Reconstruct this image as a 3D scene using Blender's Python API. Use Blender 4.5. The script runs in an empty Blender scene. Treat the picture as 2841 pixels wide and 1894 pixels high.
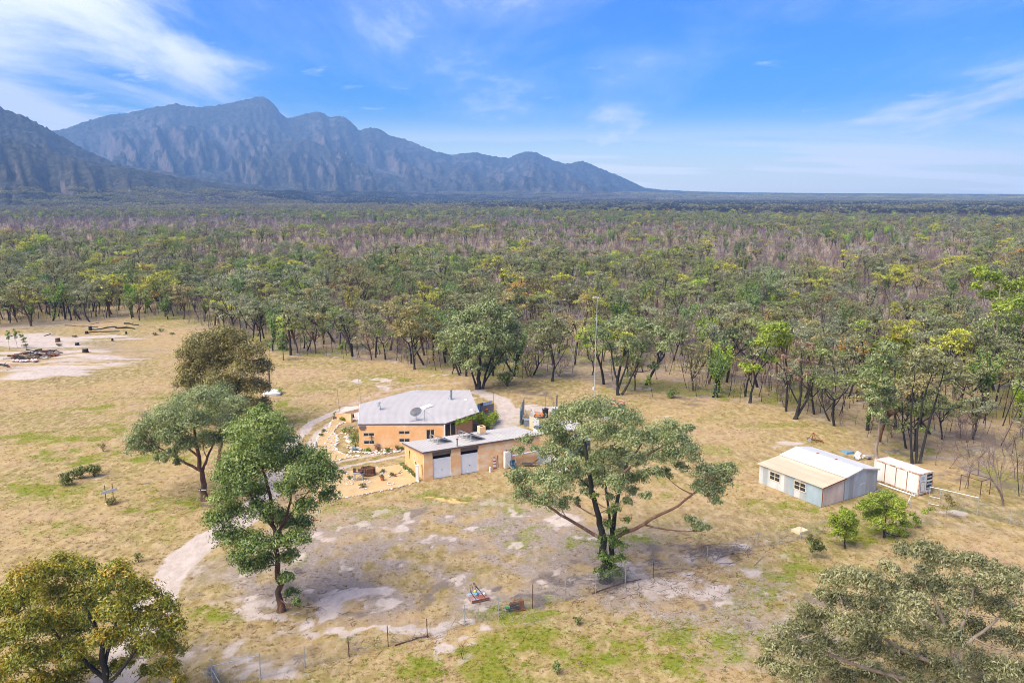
import bpy, math, random
import numpy as np
from mathutils import Vector, Matrix
random.seed(7); RNG = np.random.default_rng(7)
SC = bpy.context.scene; COL = SC.collection
R = math.radians
# ------------------------------------------------------------------ camera
H = 34.0; FPX = 2210.0; CX, CY, HZ = 1420.5, 947.0, 540.0      # survey of the photograph (2841 x 1894)
PITCH = math.atan((CY - HZ) / FPX)
cam = bpy.data.objects.new('camera', bpy.data.cameras.new('camera')); COL.objects.link(cam)
cam.data.sensor_width = 36; cam.data.lens = FPX / 2841 * 36
cam.data.clip_start = 0.5; cam.data.clip_end = 60000
cam.location = (0, 0, H); cam.rotation_euler = (math.pi / 2 - PITCH, 0, 0)
SC.camera = cam
# ------------------------------------------------------------------ sky, sun, exposure
SUN_EL, SUN_AZ = 52.0, -128.0          # azimuth clockwise from +Y: behind the camera, to its left
world = bpy.data.worlds.new('World'); SC.world = world; world.use_nodes = True
def build_world():
    nt = world.node_tree; nt.nodes.clear(); N = nt.nodes.new; Lk = nt.links.new
    out = N('ShaderNodeOutputWorld'); bg = N('ShaderNodeBackground'); bg.inputs['Strength'].default_value = 0.125
    sky = N('ShaderNodeTexSky'); sky.sky_type = 'NISHITA'; sky.sun_disc = False
    sky.sun_elevation = R(SUN_EL); sky.sun_rotation = R(SUN_AZ); sky.air_density = 1.0; sky.dust_density = 0.8; sky.ozone_density = 3.0
    hs = N('ShaderNodeHueSaturation'); hs.inputs['Hue'].default_value = .530; hs.inputs['Saturation'].default_value = 2.2; hs.inputs['Value'].default_value = .66; Lk(sky.outputs[0], hs.inputs['Color'])
    tc = N('ShaderNodeTexCoord')
    sep = N('ShaderNodeSeparateXYZ'); Lk(tc.outputs['Generated'], sep.inputs[0])
    def M(op, a, b=None, c=None, clamp=False):
        n = N('ShaderNodeMath'); n.operation = op; n.use_clamp = clamp
        for i, v in enumerate((a, b, c)):
            if v is None: continue
            if isinstance(v, (int, float)): n.inputs[i].default_value = v
            else: Lk(v, n.inputs[i])
        return n.outputs[0]
    z = M('MAXIMUM', sep.outputs[2], 0.0)
    zz = M('ADD', z, 0.10)
    u = M('DIVIDE', sep.outputs[0], zz); v = M('DIVIDE', sep.outputs[1], zz)
    cmb = N('ShaderNodeCombineXYZ'); Lk(u, cmb.inputs[0]); Lk(v, cmb.inputs[1])
    def noise(scale, detail, rough, sx, sy, ang, off, dist=0.0):
        mp = N('ShaderNodeMapping'); mp.inputs['Scale'].default_value = (sx, sy, 1); mp.inputs['Rotation'].default_value = (0, 0, R(ang)); mp.inputs['Location'].default_value = off
        Lk(cmb.outputs[0], mp.inputs[0])
        n = N('ShaderNodeTexNoise'); n.inputs['Scale'].default_value = scale; n.inputs['Detail'].default_value = detail; n.inputs['Roughness'].default_value = rough; n.inputs['Distortion'].default_value = dist
        Lk(mp.outputs[0], n.inputs[0]); return n.outputs[0]
    def mr(x, a, b, c=0.0, d=1.0, st='SMOOTHSTEP'):
        n = N('ShaderNodeMapRange'); n.interpolation_type = st; n.inputs[1].default_value = a; n.inputs[2].default_value = b; n.inputs[3].default_value = c; n.inputs[4].default_value = d
        Lk(x, n.inputs[0]); return n.outputs[0]
    wisp = noise(1.1, 8, 0.58, 1.0, 0.42, 62, (3.1, 1.2, 0), 0.35)
    puff = noise(2.6, 9, 0.62, 0.8, 1.0, 20, (7.0, 2.0, 0), 0.2)
    big = noise(0.33, 3, 0.5, 1, 1, 0, (1.7, 4.4, 0))
    # the bank of cloud stands over the range, left of the view, and thins out to the right
    az = M('ARCTAN2', sep.outputs[0], sep.outputs[1])
    # cloud bank over the range and, added out of view, round behind the left shoulder to whiten the light; open blue to the right
    ang = M('ABSOLUTE', M('SUBTRACT', M('MODULO', M('ADD', az, R(100 + 540)), 2 * math.pi), math.pi))
    left = mr(ang, R(93), R(62))
    toplim = mr(ang, R(82), R(60), 0.30, 1.3)
    leftlow = M('MULTIPLY', left, mr(M('SUBTRACT', sep.outputs[2], toplim), 0.06, -0.13))
    cov = M('ADD', M('MULTIPLY', leftlow, 0.26), M('MULTIPLY', M('SUBTRACT', big, 0.5), 0.35))
    a1 = mr(M('ADD', wisp, cov), 0.48, 0.76)
    a2 = M('MULTIPLY', mr(M('ADD', puff, M('MULTIPLY', cov, 0.8)), 0.60, 0.82), 0.75)
    veil = M('MULTIPLY', mr(M('ADD', wisp, M('MULTIPLY', cov, 0.5)), 0.36, 0.75), 0.32)
    low = M('MULTIPLY', mr(noise(0.8, 6, 0.55, 0.35, 1.0, 8, (2, 9, 0)), 0.36, 0.56), mr(sep.outputs[2], 0.10, 0.035))
    mask = M('MAXIMUM', M('MAXIMUM', a1, a2), M('MAXIMUM', veil, low))
    mask = M('MULTIPLY', M('MAXIMUM', mask, M('MULTIPLY', mr(sep.outputs[2], 0.11, 0.0), 0.75)), mr(sep.outputs[2], -0.02, 0.01))
    mix = N('ShaderNodeMix'); mix.data_type = 'RGBA'
    Lk(M('MULTIPLY', mask, 0.92), mix.inputs[0]); Lk(hs.outputs[0], mix.inputs[6]); mix.inputs[7].default_value = (4.9, 4.85, 4.75, 1)
    Lk(mix.outputs[2], bg.inputs['Color']); Lk(bg.outputs[0], out.inputs[0])
build_world()
sun = bpy.data.objects.new('sun', bpy.data.lights.new('sun', 'SUN')); COL.objects.link(sun)
sun.data.energy = 2.4; sun.data.angle = R(45); sun.data.color = (1.0, 0.91, 0.77)
_d = Vector((math.sin(R(SUN_AZ)) * math.cos(R(SUN_EL)), math.cos(R(SUN_AZ)) * math.cos(R(SUN_EL)), math.sin(R(SUN_EL))))
sun.rotation_euler = _d.to_track_quat('Z', 'Y').to_euler(); sun.location = (0, 0, 300)
VS = SC.view_settings; VS.view_transform = 'Standard'; VS.look = 'None'; VS.gamma = 1; VS.use_curve_mapping = False
VS.exposure = 1.48
CY_ = SC.cycles
CY_.max_bounces = 4; CY_.diffuse_bounces = 2; CY_.glossy_bounces = 2; CY_.transmission_bounces = 3; CY_.transparent_max_bounces = 8; CY_.volume_bounces = 0
CY_.use_denoising = True; CY_.denoising_prefilter = 'FAST'; CY_.filter_width = 1.0
CY_.caustics_reflective = False; CY_.caustics_refractive = False
# ------------------------------------------------------------------ survey helpers
SP, CP = math.sin(PITCH), math.cos(PITCH)
def ray(x, y):
    u = (x - CX) / FPX; v = (y - CY) / FPX
    return np.array([u, CP - v * SP, -(SP + v * CP)])
def G(x, y, z=0.0):
    r = ray(x, y); return np.array([0, 0, H]) + r * ((z - H) / r[2])
def D(x, y, d):
    r = ray(x, y); return np.array([0, 0, H]) + r * (d / r[1])
def proj(X, Y, Z=0.0):                     # world -> survey units (2352-wide prints), arrays
    q = Z - H; fw = Y * CP - q * SP; up = Y * SP + q * CP
    fw = np.maximum(fw, 0.5)
    return (CX + FPX * X / fw) / 1.2079, (CY - FPX * up / fw) / 1.2079
REG = dict(P=(0, 0, 1.2079), A=(960, 1040, .2551), S=(2040, 1200, .2551), g=(820, 1110, .17857), w=(1340, 1230, .12755),
           y=(1420, 1100, .12755), l=(0, 880, .17007), r=(2400, 1230, .1875), t=(1260, 1600, .12755), s=(240, 1280, .15306),
           f=(0, 840, .35714), h=(700, 1040, .16582), b=(560, 1560, .31463), c=(1200, 1520, .34014), d=(2000, 1450, .35757),
           v=(1140, 1060, .12757), u=(980, 1060, .12757))
def px(reg, x, y):
    a, b, s = REG[reg]; return a + x * s, b + y * s
def g(reg, x, y, z=0.0): return G(*px(reg, x, y), z)
def hgt(reg, xb, yb, yt):
    p = g(reg, xb, yb); r = ray(*px(reg, xb, yt)); return H + r[2] * (p[1] / r[1])
# ------------------------------------------------------------------ value noise
def _h(i, j, s):
    n = (i * 374761393 + j * 668265263 + s * 1442695041) & 0xffffffff
    n = ((n ^ (n >> 13)) * 1274126177) & 0xffffffff
    return ((n ^ (n >> 16)) & 0xffff) / 65535.0
def vnoise(x, y, s=0):
    x = np.asarray(x, float); y = np.asarray(y, float)
    i = np.floor(x).astype(np.int64); j = np.floor(y).astype(np.int64); fx = x - i; fy = y - j
    fx = fx * fx * (3 - 2 * fx); fy = fy * fy * (3 - 2 * fy)
    a = _h(i, j, s); b = _h(i + 1, j, s); c = _h(i, j + 1, s); d = _h(i + 1, j + 1, s)
    return a * (1 - fx) * (1 - fy) + b * fx * (1 - fy) + c * (1 - fx) * fy + d * fx * fy
def fbm(x, y, o=4, s=0):
    t = 0; a = .5; f = 1
    for k in range(o):
        t = t + a * vnoise(x * f + 17.3 * k, y * f + 9.1 * k, s + k); a *= .5; f *= 2.03
    return t / (1 - .5 ** o)
def sstep(a, b, x):
    t = np.clip((x - a) / (b - a), 0, 1); return t * t * (3 - 2 * t)
# ------------------------------------------------------------------ mesh builder
class MB:
    def __init__(s): s.v = []; s.f = []; s.t = []; s.n = 0
    def add(s, V, F, m=0, tone=None):
        V = np.asarray(V, float).reshape(-1, 3); s.v.append(V)
        s.t.append(np.zeros(len(V)) if tone is None else np.broadcast_to(tone, (len(V),)).astype(float))
        if isinstance(F, np.ndarray): s.f.append((F + s.n, m))
        else:
            byk = {}
            for f in F: byk.setdefault(len(f), []).append(f)
            for k, ff in byk.items(): s.f.append((np.array(ff) + s.n, m))
        s.n += len(V); return s
    def box(s, c, d, m=0, rz=0, M=None):
        x, y, z = (q / 2 for q in d)
        V = np.array([(-x, -y, -z), (x, -y, -z), (x, y, -z), (-x, y, -z), (-x, -y, z), (x, -y, z), (x, y, z), (-x, y, z)])
        if rz: cs, sn = math.cos(rz), math.sin(rz); V = V @ np.array([[cs, sn, 0], [-sn, cs, 0], [0, 0, 1]])
        if M is not None: V = V @ np.array(M.to_3x3()).T
        return s.add(V + np.array(c), [(0, 3, 2, 1), (4, 5, 6, 7), (0, 1, 5, 4), (1, 2, 6, 5), (2, 3, 7, 6), (3, 0, 4, 7)], m)
    def bx(s, x0, x1, y0, y1, z0, z1, m=0): return s.box(((x0 + x1) / 2, (y0 + y1) / 2, (z0 + z1) / 2), (x1 - x0, y1 - y0, z1 - z0), m)
    def prism(s, pts, dz, m=0):              # polygon (3d points) extruded by vector dz
        P = np.array(pts, float); n = len(P); dz = np.array(dz, float)
        F = [tuple(range(n))[::-1], tuple(range(n, 2 * n))] + [(i, (i + 1) % n, n + (i + 1) % n, n + i) for i in range(n)]
        return s.add(np.vstack([P, P + dz]), F, m)
    def tube(s, path, rad, sides=6, m=0, cap=True, tone=None):
        P = np.array(path, float); k = len(P); rad = np.broadcast_to(np.array(rad, float), (k,))
        T = np.gradient(P, axis=0); T /= np.linalg.norm(T, axis=1)[:, None] + 1e-9
        ref = np.array([0, 0, 1.0]) if abs(T[:, 2]).mean() < .8 else np.array([1.0, 0, 0])
        A = np.cross(T, ref); A /= np.linalg.norm(A, axis=1)[:, None] + 1e-9; B = np.cross(T, A)
        a = np.linspace(0, 2 * math.pi, sides, endpoint=False)
        V = P[:, None] + rad[:, None, None] * (np.cos(a)[None, :, None] * A[:, None] + np.sin(a)[None, :, None] * B[:, None])
        i = np.arange(k - 1)[:, None] * sides; j = np.arange(sides)[None]; j2 = (j + 1) % sides
        F = np.stack([i + j, i + j2, i + sides + j2, i + sides + j], -1).reshape(-1, 4)
        base = s.n; s.add(V.reshape(-1, 3), F, m, tone)
        if cap and sides > 2: s.f.append((np.array([[base + q for q in range(sides)], [base + (k - 1) * sides + q for q in range(sides - 1, -1, -1)]]), m))
        return s
    def rod(s, a, b, r, sides=6, m=0): return s.tube([a, b], [r, r], sides, m)
    def lathe(s, prof, c=(0, 0, 0), n=16, m=0, cap=True):
        a = np.linspace(0, 2 * math.pi, n, endpoint=False); pr = np.array(prof, float)
        V = np.stack([pr[:, 0][:, None] * np.cos(a), pr[:, 0][:, None] * np.sin(a), np.broadcast_to(pr[:, 1][:, None], (len(pr), n))], -1).reshape(-1, 3) + np.array(c)
        i = np.arange(len(pr) - 1)[:, None] * n; j = np.arange(n)[None]; j2 = (j + 1) % n
        base = s.n; s.add(V, np.stack([i + j, i + j2, i + n + j2, i + n + j], -1).reshape(-1, 4), m)
        if cap: s.f.append((np.array([[base + q for q in range(n - 1, -1, -1)], [base + (len(pr) - 1) * n + q for q in range(n)]]), m))
        return s
    def rock(s, c, r, m=0, seed=0):
        rs = np.random.default_rng(seed)
        V = np.array([(0, 0, -1), (.9, 0, -.3), (.28, .85, -.3), (-.72, .53, -.3), (-.72, -.53, -.3), (.28, -.85, -.3), (.72, .53, .4), (-.28, .85, .4), (-.9, 0, .4), (-.28, -.85, .4), (.72, -.53, .4), (0, 0, .85)])
        V = V * (1 + rs.uniform(-.28, .28, (12, 1))) * np.array(r)
        a = rs.uniform(0, 6.28); cs, sn = math.cos(a), math.sin(a); V = V @ np.array([[cs, sn, 0], [-sn, cs, 0], [0, 0, 1]])
        F = [(0, 2, 1), (0, 3, 2), (0, 4, 3), (0, 5, 4), (0, 1, 5), (1, 2, 6), (2, 7, 6), (2, 3, 7), (3, 8, 7), (3, 4, 8), (4, 9, 8), (4, 5, 9), (5, 10, 9), (5, 1, 10), (1, 6, 10), (6, 7, 11), (7, 8, 11), (8, 9, 11), (9, 10, 11), (10, 6, 11)]
        return s.add(V + np.array(c), F, m)
    def merge(s, o, dm=0):
        for V, t in zip(o.v, o.t): s.v.append(V); s.t.append(t)
        for F, m in o.f: s.f.append((F + s.n, m + dm))
        s.n += o.n; return s
    def mesh(s, name, mats, smooth=False, extra=None):
        me = bpy.data.meshes.new(name); V = np.vstack(s.v) if s.v else np.zeros((0, 3))
        me.vertices.add(len(V)); me.vertices.foreach_set('co', V.ravel())
        L = np.concatenate([F.ravel() for F, _ in s.f]) if s.f else np.zeros(0, int)
        cnt = np.concatenate([np.full(len(F), F.shape[1]) for F, _ in s.f]) if s.f else np.zeros(0, int)
        mi = np.concatenate([np.full(len(F), m) for F, m in s.f]) if s.f else np.zeros(0, int)
        me.loops.add(len(L)); me.loops.foreach_set('vertex_index', L.astype(np.int32))
        me.polygons.add(len(cnt)); st = np.concatenate([[0], np.cumsum(cnt)[:-1]]) if len(cnt) else cnt
        me.polygons.foreach_set('loop_start', st.astype(np.int32)); me.polygons.foreach_set('material_index', mi.astype(np.int32))
        me.polygons.foreach_set('use_smooth', np.full(len(cnt), bool(smooth)))
        t = np.concatenate(s.t)
        if t.any(): at = me.attributes.new('tone', 'FLOAT', 'POINT'); at.data.foreach_set('value', t.astype(np.float32))
        for m in (mats if isinstance(mats, (list, tuple)) else [mats]): me.materials.append(m)
        me.update(calc_edges=True); return me
    def obj(s, name, mats, parent=None, smooth=False, loc=None, kind=None, label=None):
        o = link(name, s.mesh(name, mats, smooth), parent)
        if loc is not None: o.location = loc
        if kind: o['kind'] = kind
        if label: o['label'] = label
        return o
def link(name, me, parent=None):
    o = bpy.data.objects.new(name, me); COL.objects.link(o)
    if parent is not None: o.parent = parent
    return o
def tag(o, label, cat, group=None):
    o['label'] = label; o['category'] = cat
    if group: o['group'] = group
    return o
def thing(name, label, cat, loc=(0, 0, 0), rz=0, group=None):
    o = bpy.data.objects.new(name, None); COL.objects.link(o); o.empty_display_size = .5
    o.location = Vector([float(q) for q in loc]); o.rotation_euler = (0, 0, rz)
    return tag(o, label, cat, group)
# ------------------------------------------------------------------ materials
MATS = {}
def nodes(name):
    m = bpy.data.materials.new(name); m.use_nodes = True; nt = m.node_tree; nt.nodes.clear()
    return m, nt, nt.nodes.new, nt.links.new
def mat(name, c1, c2=None, scale=3.0, rough=.75, metal=0.0, bump=0.0, stretch=(1, 1, 1), c3=None, t3=(.6, .72), det=5):
    if name in MATS: return MATS[name]
    m, nt, N, L = nodes(name)
    out = N('ShaderNodeOutputMaterial'); b = N('ShaderNodeBsdfPrincipled'); L(b.outputs[0], out.inputs[0])
    b.inputs['Roughness'].default_value = rough; b.inputs['Metallic'].default_value = metal
    c2 = c2 or tuple(q * .8 for q in c1)
    tc = N('ShaderNodeTexCoord'); mp = N('ShaderNodeMapping'); mp.inputs['Scale'].default_value = stretch; L(tc.outputs['Object'], mp.inputs[0])
    n = N('ShaderNodeTexNoise'); n.inputs['Scale'].default_value = scale; n.inputs['Detail'].default_value = det; L(mp.outputs[0], n.inputs[0])
    r = N('ShaderNodeValToRGB'); r.color_ramp.elements[0].position = .35; r.color_ramp.elements[1].position = .65
    r.color_ramp.elements[0].color = (*c2, 1); r.color_ramp.elements[1].color = (*c1, 1); L(n.outputs[0], r.inputs[0])
    col = r.outputs[0]
    if c3:
        n3 = N('ShaderNodeTexNoise'); n3.inputs['Scale'].default_value = scale * .6; n3.inputs['Detail'].default_value = 8; n3.inputs['Roughness'].default_value = .65; L(mp.outputs[0], n3.inputs[0])
        mr = N('ShaderNodeMapRange'); mr.inputs[1].default_value = t3[0]; mr.inputs[2].default_value = t3[1]; L(n3.outputs[0], mr.inputs[0])
        mx = N('ShaderNodeMix'); mx.data_type = 'RGBA'; L(mr.outputs[0], mx.inputs[0]); L(col, mx.inputs[6]); mx.inputs[7].default_value = (*c3, 1); col = mx.outputs[2]
    L(col, b.inputs['Base Color'])
    if bump:
        bp = N('ShaderNodeBump'); bp.inputs['Strength'].default_value = bump; bp.inputs['Distance'].default_value = .05; L(n.outputs[0], bp.inputs['Height']); L(bp.outputs[0], b.inputs['Normal'])
    MATS[name] = m; return m
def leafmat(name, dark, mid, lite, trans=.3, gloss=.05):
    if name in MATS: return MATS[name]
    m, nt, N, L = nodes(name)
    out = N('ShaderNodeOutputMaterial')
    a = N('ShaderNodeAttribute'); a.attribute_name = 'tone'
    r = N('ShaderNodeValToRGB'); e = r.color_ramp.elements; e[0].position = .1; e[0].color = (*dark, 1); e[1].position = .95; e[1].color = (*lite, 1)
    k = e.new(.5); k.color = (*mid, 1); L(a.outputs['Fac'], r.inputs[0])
    ti = N('ShaderNodeAttribute'); ti.attribute_type = 'INSTANCER'; ti.attribute_name = 'tint'
    mx = N('ShaderNodeMix'); mx.data_type = 'RGBA'; mx.blend_type = 'MULTIPLY'; mx.inputs[0].default_value = 1; L(r.outputs[0], mx.inputs[6]); L(ti.outputs['Color'], mx.inputs[7])
    d = N('ShaderNodeBsdfDiffuse'); t = N('ShaderNodeBsdfTranslucent'); L(mx.outputs[2], d.inputs[0]); L(mx.outputs[2], t.inputs[0])
    s1 = N('ShaderNodeMixShader'); s1.inputs[0].default_value = trans; L(d.outputs[0], s1.inputs[1]); L(t.outputs[0], s1.inputs[2])
    gl = N('ShaderNodeBsdfGlossy'); gl.inputs['Roughness'].default_value = .45; s2 = N('ShaderNodeMixShader'); s2.inputs[0].default_value = gloss
    L(s1.outputs[0], s2.inputs[1]); L(gl.outputs[0], s2.inputs[2]); L(s2.outputs[0], out.inputs[0])
    MATS[name] = m; return m
def glass(name, c=(.03, .035, .04), rough=.08):
    return mat(name, c, tuple(q * .7 for q in c), 1.5, rough)
# ------------------------------------------------------------------ ground
def axis(lo, hi, step, far0, far1, n):
    a = np.arange(lo, hi + step, step)
    l = lo - np.geomspace(step * 1.5, lo - far0, n)[::-1]; h = a[-1] + np.geomspace(step * 1.5, far1 - a[-1], n)
    return np.concatenate([l, a, h])
def seg_dist(X, Y, pts):
    d = np.full(X.shape, 1e9)
    for (a, b) in zip(pts[:-1], pts[1:]):
        a = np.array(a[:2]); b = np.array(b[:2]); ab = b - a
        t = np.clip(((X - a[0]) * ab[0] + (Y - a[1]) * ab[1]) / (ab @ ab + 1e-9), 0, 1)
        d = np.minimum(d, np.hypot(X - a[0] - t * ab[0], Y - a[1] - t * ab[1]))
    return d
EDGE = np.array([(-400, 775), (0, 757), (150, 748), (260, 735), (400, 738), (480, 760), (560, 785), (650, 815), (760, 822), (860, 828), (940, 842), (1020, 862), (1100, 880), (1180, 880), (1240, 868), (1330, 872), (1420, 898), (1540, 905), (1640, 920), (1760, 935), (1830, 955), (1950, 990), (2010, 1035), (2090, 1050), (2180, 1060), (2290, 1120), (2352, 1165), (2800, 1300)], float)
def edge_y(pxs): return np.interp(pxs, EDGE[:, 0], EDGE[:, 1])
TRACKS = [  # (survey points, half width m, strength)
    ([(200, 1680), (262, 1560), (300, 1480), (345, 1400), (385, 1330), (430, 1272), (480, 1235), (560, 1188), (615, 1130), (650, 1085)], 1.75, 1.0),
    ([(600, 1120), (640, 1060), (675, 1015), (715, 972), (765, 948), (800, 935)], .75, 1.0), ([(650, 1085), (690, 1040), (735, 990), (775, 965), (800, 945)], .7, .9),
    ([(640, 1110), (700, 1095), (770, 1078), (850, 1060), (925, 1046), (960, 1040)], .45, .8), ([(640, 1085), (700, 1072), (770, 1062), (850, 1046), (925, 1034), (960, 1028)], .45, .75),
    ([(790, 938), (830, 918), (880, 900), (960, 885), (1050, 880)], .8, .5),
    ([(1140, 990), (1150, 960), (1165, 940), (1150, 918), (1100, 900)], 1.6, .9), ([(1165, 942), (1230, 936), (1290, 938), (1370, 930)], 1.1, .8), ([(1170, 985), (1180, 960), (1190, 943)], 1.2, .7)]
def blob(PX, PY, x, y, rx, ry):
    return np.exp(-(((PX - x) / rx) ** 2 + ((PY - y) / ry) ** 2) * 1.2)
SAND = [(600, 1500, 120, 30, .6), (900, 1450, 120, 22, .7), (1500, 1360, 160, 30, .28), (1700, 1320, 120, 25, .35), (1800, 1440, 160, 50, .35), (560, 1380, 90, 22, .4), (860, 1350, 120, 20, .35), (1330, 1200, 120, 14, .4), (100, 800, 130, 34, .75), (230, 835, 60, 12, .6), (60, 770, 90, 12, .6), (330, 775, 70, 8, .5), (1290, 945, 90, 10, .5), (1080, 1185, 120, 10, .35), (620, 1420, 60, 16, .6), (720, 1370, 60, 20, .9), (690, 1402, 60, 16, .9), (785, 1385, 45, 12, .8), (700, 1440, 50, 14, .6), (770, 1238, 60, 9, .7), (1000, 1492, 55, 26, 1.2), (955, 1446, 60, 16, 1.), (570, 1540, 90, 22, .8), (1060, 1428, 40, 12, .8), (840, 1440, 60, 12, .6),
        (1640, 1278, 60, 20, .8), (1725, 1240, 50, 14, .7), (1250, 1192, 50, 9, .9), (900, 1220, 90, 9, .4), (1010, 1330, 60, 12, .3), (110, 862, 75, 14, 1.7), (180, 852, 50, 12, .8), (180, 820, 70, 14, .9), (60, 785, 70, 8, .6), (230, 773, 50, 5, 1.), (20, 830, 40, 16, .9), (1240, 940, 60, 7, .6),
        (1120, 905, 45, 8, .5), (1500, 895, 90, 10, .45), (1000, 862, 60, 6, .4), (860, 880, 80, 5, .8), (1570, 960, 60, 10, .25), (1750, 1005, 50, 10, .3), (1820, 1020, 50, 14, .4), (2230, 1180, 120, 18, .3), (1450, 1290, 60, 12, .7), (1390, 1250, 60, 20, .3), (1530, 1330, 90, 30, .5), (1640, 1330, 80, 25, .5), (250, 1112, 20, 5, .6), (560, 830, 40, 5, .3)]
ASH_SHADE = [(740, 1308, 48, 10, 1.1), (640, 1345, 26, 5, .5), (1150, 1346, 26, 9, 1.2), (1282, 1340, 13, 8, 1.6), (1490, 1291, 16, 6, 1.5), (1265, 1388, 38, 11, 1.1), (480, 1152, 44, 13, .9), (515, 1470, 70, 24, .7), (450, 1535, 60, 20, .5), (1400, 1345, 60, 13, .6), (1240, 1330, 120, 20, .5), (700, 1500, 70, 12, .6), (800, 1480, 80, 12, .4), (150, 1118, 26, 8, .5), (330, 1125, 26, 5, .9), (505, 1175, 30, 6, .9),  # ash patches, plus painted tree shade by the signposted and tall gums
       (160, 868, 110, 6, .7), (75, 818, 55, 14, .7), (1600, 1320, 120, 30, .45), (1500, 1350, 150, 30, .4), (1230, 900, 60, 12, .6), (1560, 910, 90, 12, .4), (1650, 920, 80, 12, .5), (2200, 1090, 120, 30, .5), (480, 775, 100, 12, .4), (1640, 1262, 40, 12, .8), (1120, 1470, 40, 6, .4), (330, 940, 60, 8, .55)]
GREEN = [(120, 1130, 150, 30, .7), (60, 1010, 120, 14, .8), (260, 1055, 160, 12, .7), (220, 950, 160, 10, .6), (520, 1060, 60, 12, .5), (330, 1240, 120, 22, .5), (120, 1215, 120, 22, .5), (700, 960, 60, 10, .5), (200, 905, 130, 8, .4), (400, 1150, 80, 22, 1.0), (345, 1178, 40, 8, .9), (150, 1040, 170, 12, .6), (50, 1105, 60, 20, .8), (300, 985, 200, 14, .35), (90, 1000, 120, 9, .5), (500, 1435, 80, 26, .9), (460, 1400, 80, 18, .5), (740, 892, 90, 10, .4), (660, 932, 60, 16, .5), (900, 870, 80, 8, .5), (1010, 865, 70, 6, .5),
         (1280, 1490, 330, 55, .75), (1050, 1530, 200, 40, .5), (1200, 1410, 120, 16, .9), (1600, 1480, 200, 60, .55), (1750, 1380, 140, 50, .45), (1850, 1310, 120, 35, .6), (1990, 1235, 110, 30, .8), (1790, 1170, 70, 22, .55), (1860, 1195, 60, 18, .7), (2100, 1215, 120, 20, .35), (2230, 1165, 70, 14, .6), (1320, 880, 70, 8, .6), (1480, 920, 110, 8, .4), (1900, 1020, 60, 8, .35), (2150, 1040, 90, 12, .7), (2050, 1020, 60, 10, .4), (1690, 900, 60, 16, .9), (1600, 895, 60, 8, .6),
         (820, 1110, 120, 5, .5), (860, 1052, 80, 5, .5), (1290, 1090, 50, 7, .9), (1130, 1100, 60, 6, .5), (1000, 1128, 70, 8, .5), (1090, 1170, 120, 9, .4), (1170, 1220, 90, 18, .3), (1500, 1240, 60, 20, .4), (120, 735, 130, 10, .4), (1250, 1260, 90, 12, .45), (800, 1450, 60, 14, .5), (900, 1540, 90, 30, .4)]
GREYSOIL = [(1000, 1300, 420, 130, .7), (650, 1330, 250, 120, .6), (1500, 1350, 300, 90, .6), (1250, 1400, 250, 40, .4), (520, 1500, 200, 60, .6), (1150, 1200, 300, 60, .4), (1700, 1450, 250, 80, .4), (1450, 1250, 300, 60, .3), (200, 800, 250, 60, .35), (1850, 1450, 200, 120, .45), (2150, 1200, 250, 50, .3)]
YSAND = [(985, 1138, 60, 9, .9), (830, 1160, 40, 10, .6), (1065, 1130, 30, 6, .7), (1210, 1160, 60, 6, .3)]
def ground_height(X, Y, PX, PY):
    z = (fbm(X * .21, Y * .21, 3, 5) - .5) * .10 + (fbm(X * .9, Y * .9, 2, 8) - .5) * .05
    z = z * sstep(220, 120, Y)
    for x, y, rx, ry, h in ((110, 862, 55, 14, .7), (165, 822, 70, 15, .9), (15, 828, 40, 14, .7), (230, 770, 50, 6, .3), (75, 822, 38, 11, -.5), (1640, 1275, 45, 14, .25)):
        c = G(x * 1.2079, y * 1.2079); sx = rx * 1.2079 * c[1] / FPX; sy = abs(G(x * 1.2079, (y - ry) * 1.2079)[1] - c[1])
        z = z + h * np.exp(-((X - c[0]) / sx) ** 2 - ((Y - c[1]) / sy) ** 2) * (1 + .25 * (fbm(X * .6, Y * .6, 2, 3) - .5))
    return z
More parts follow.
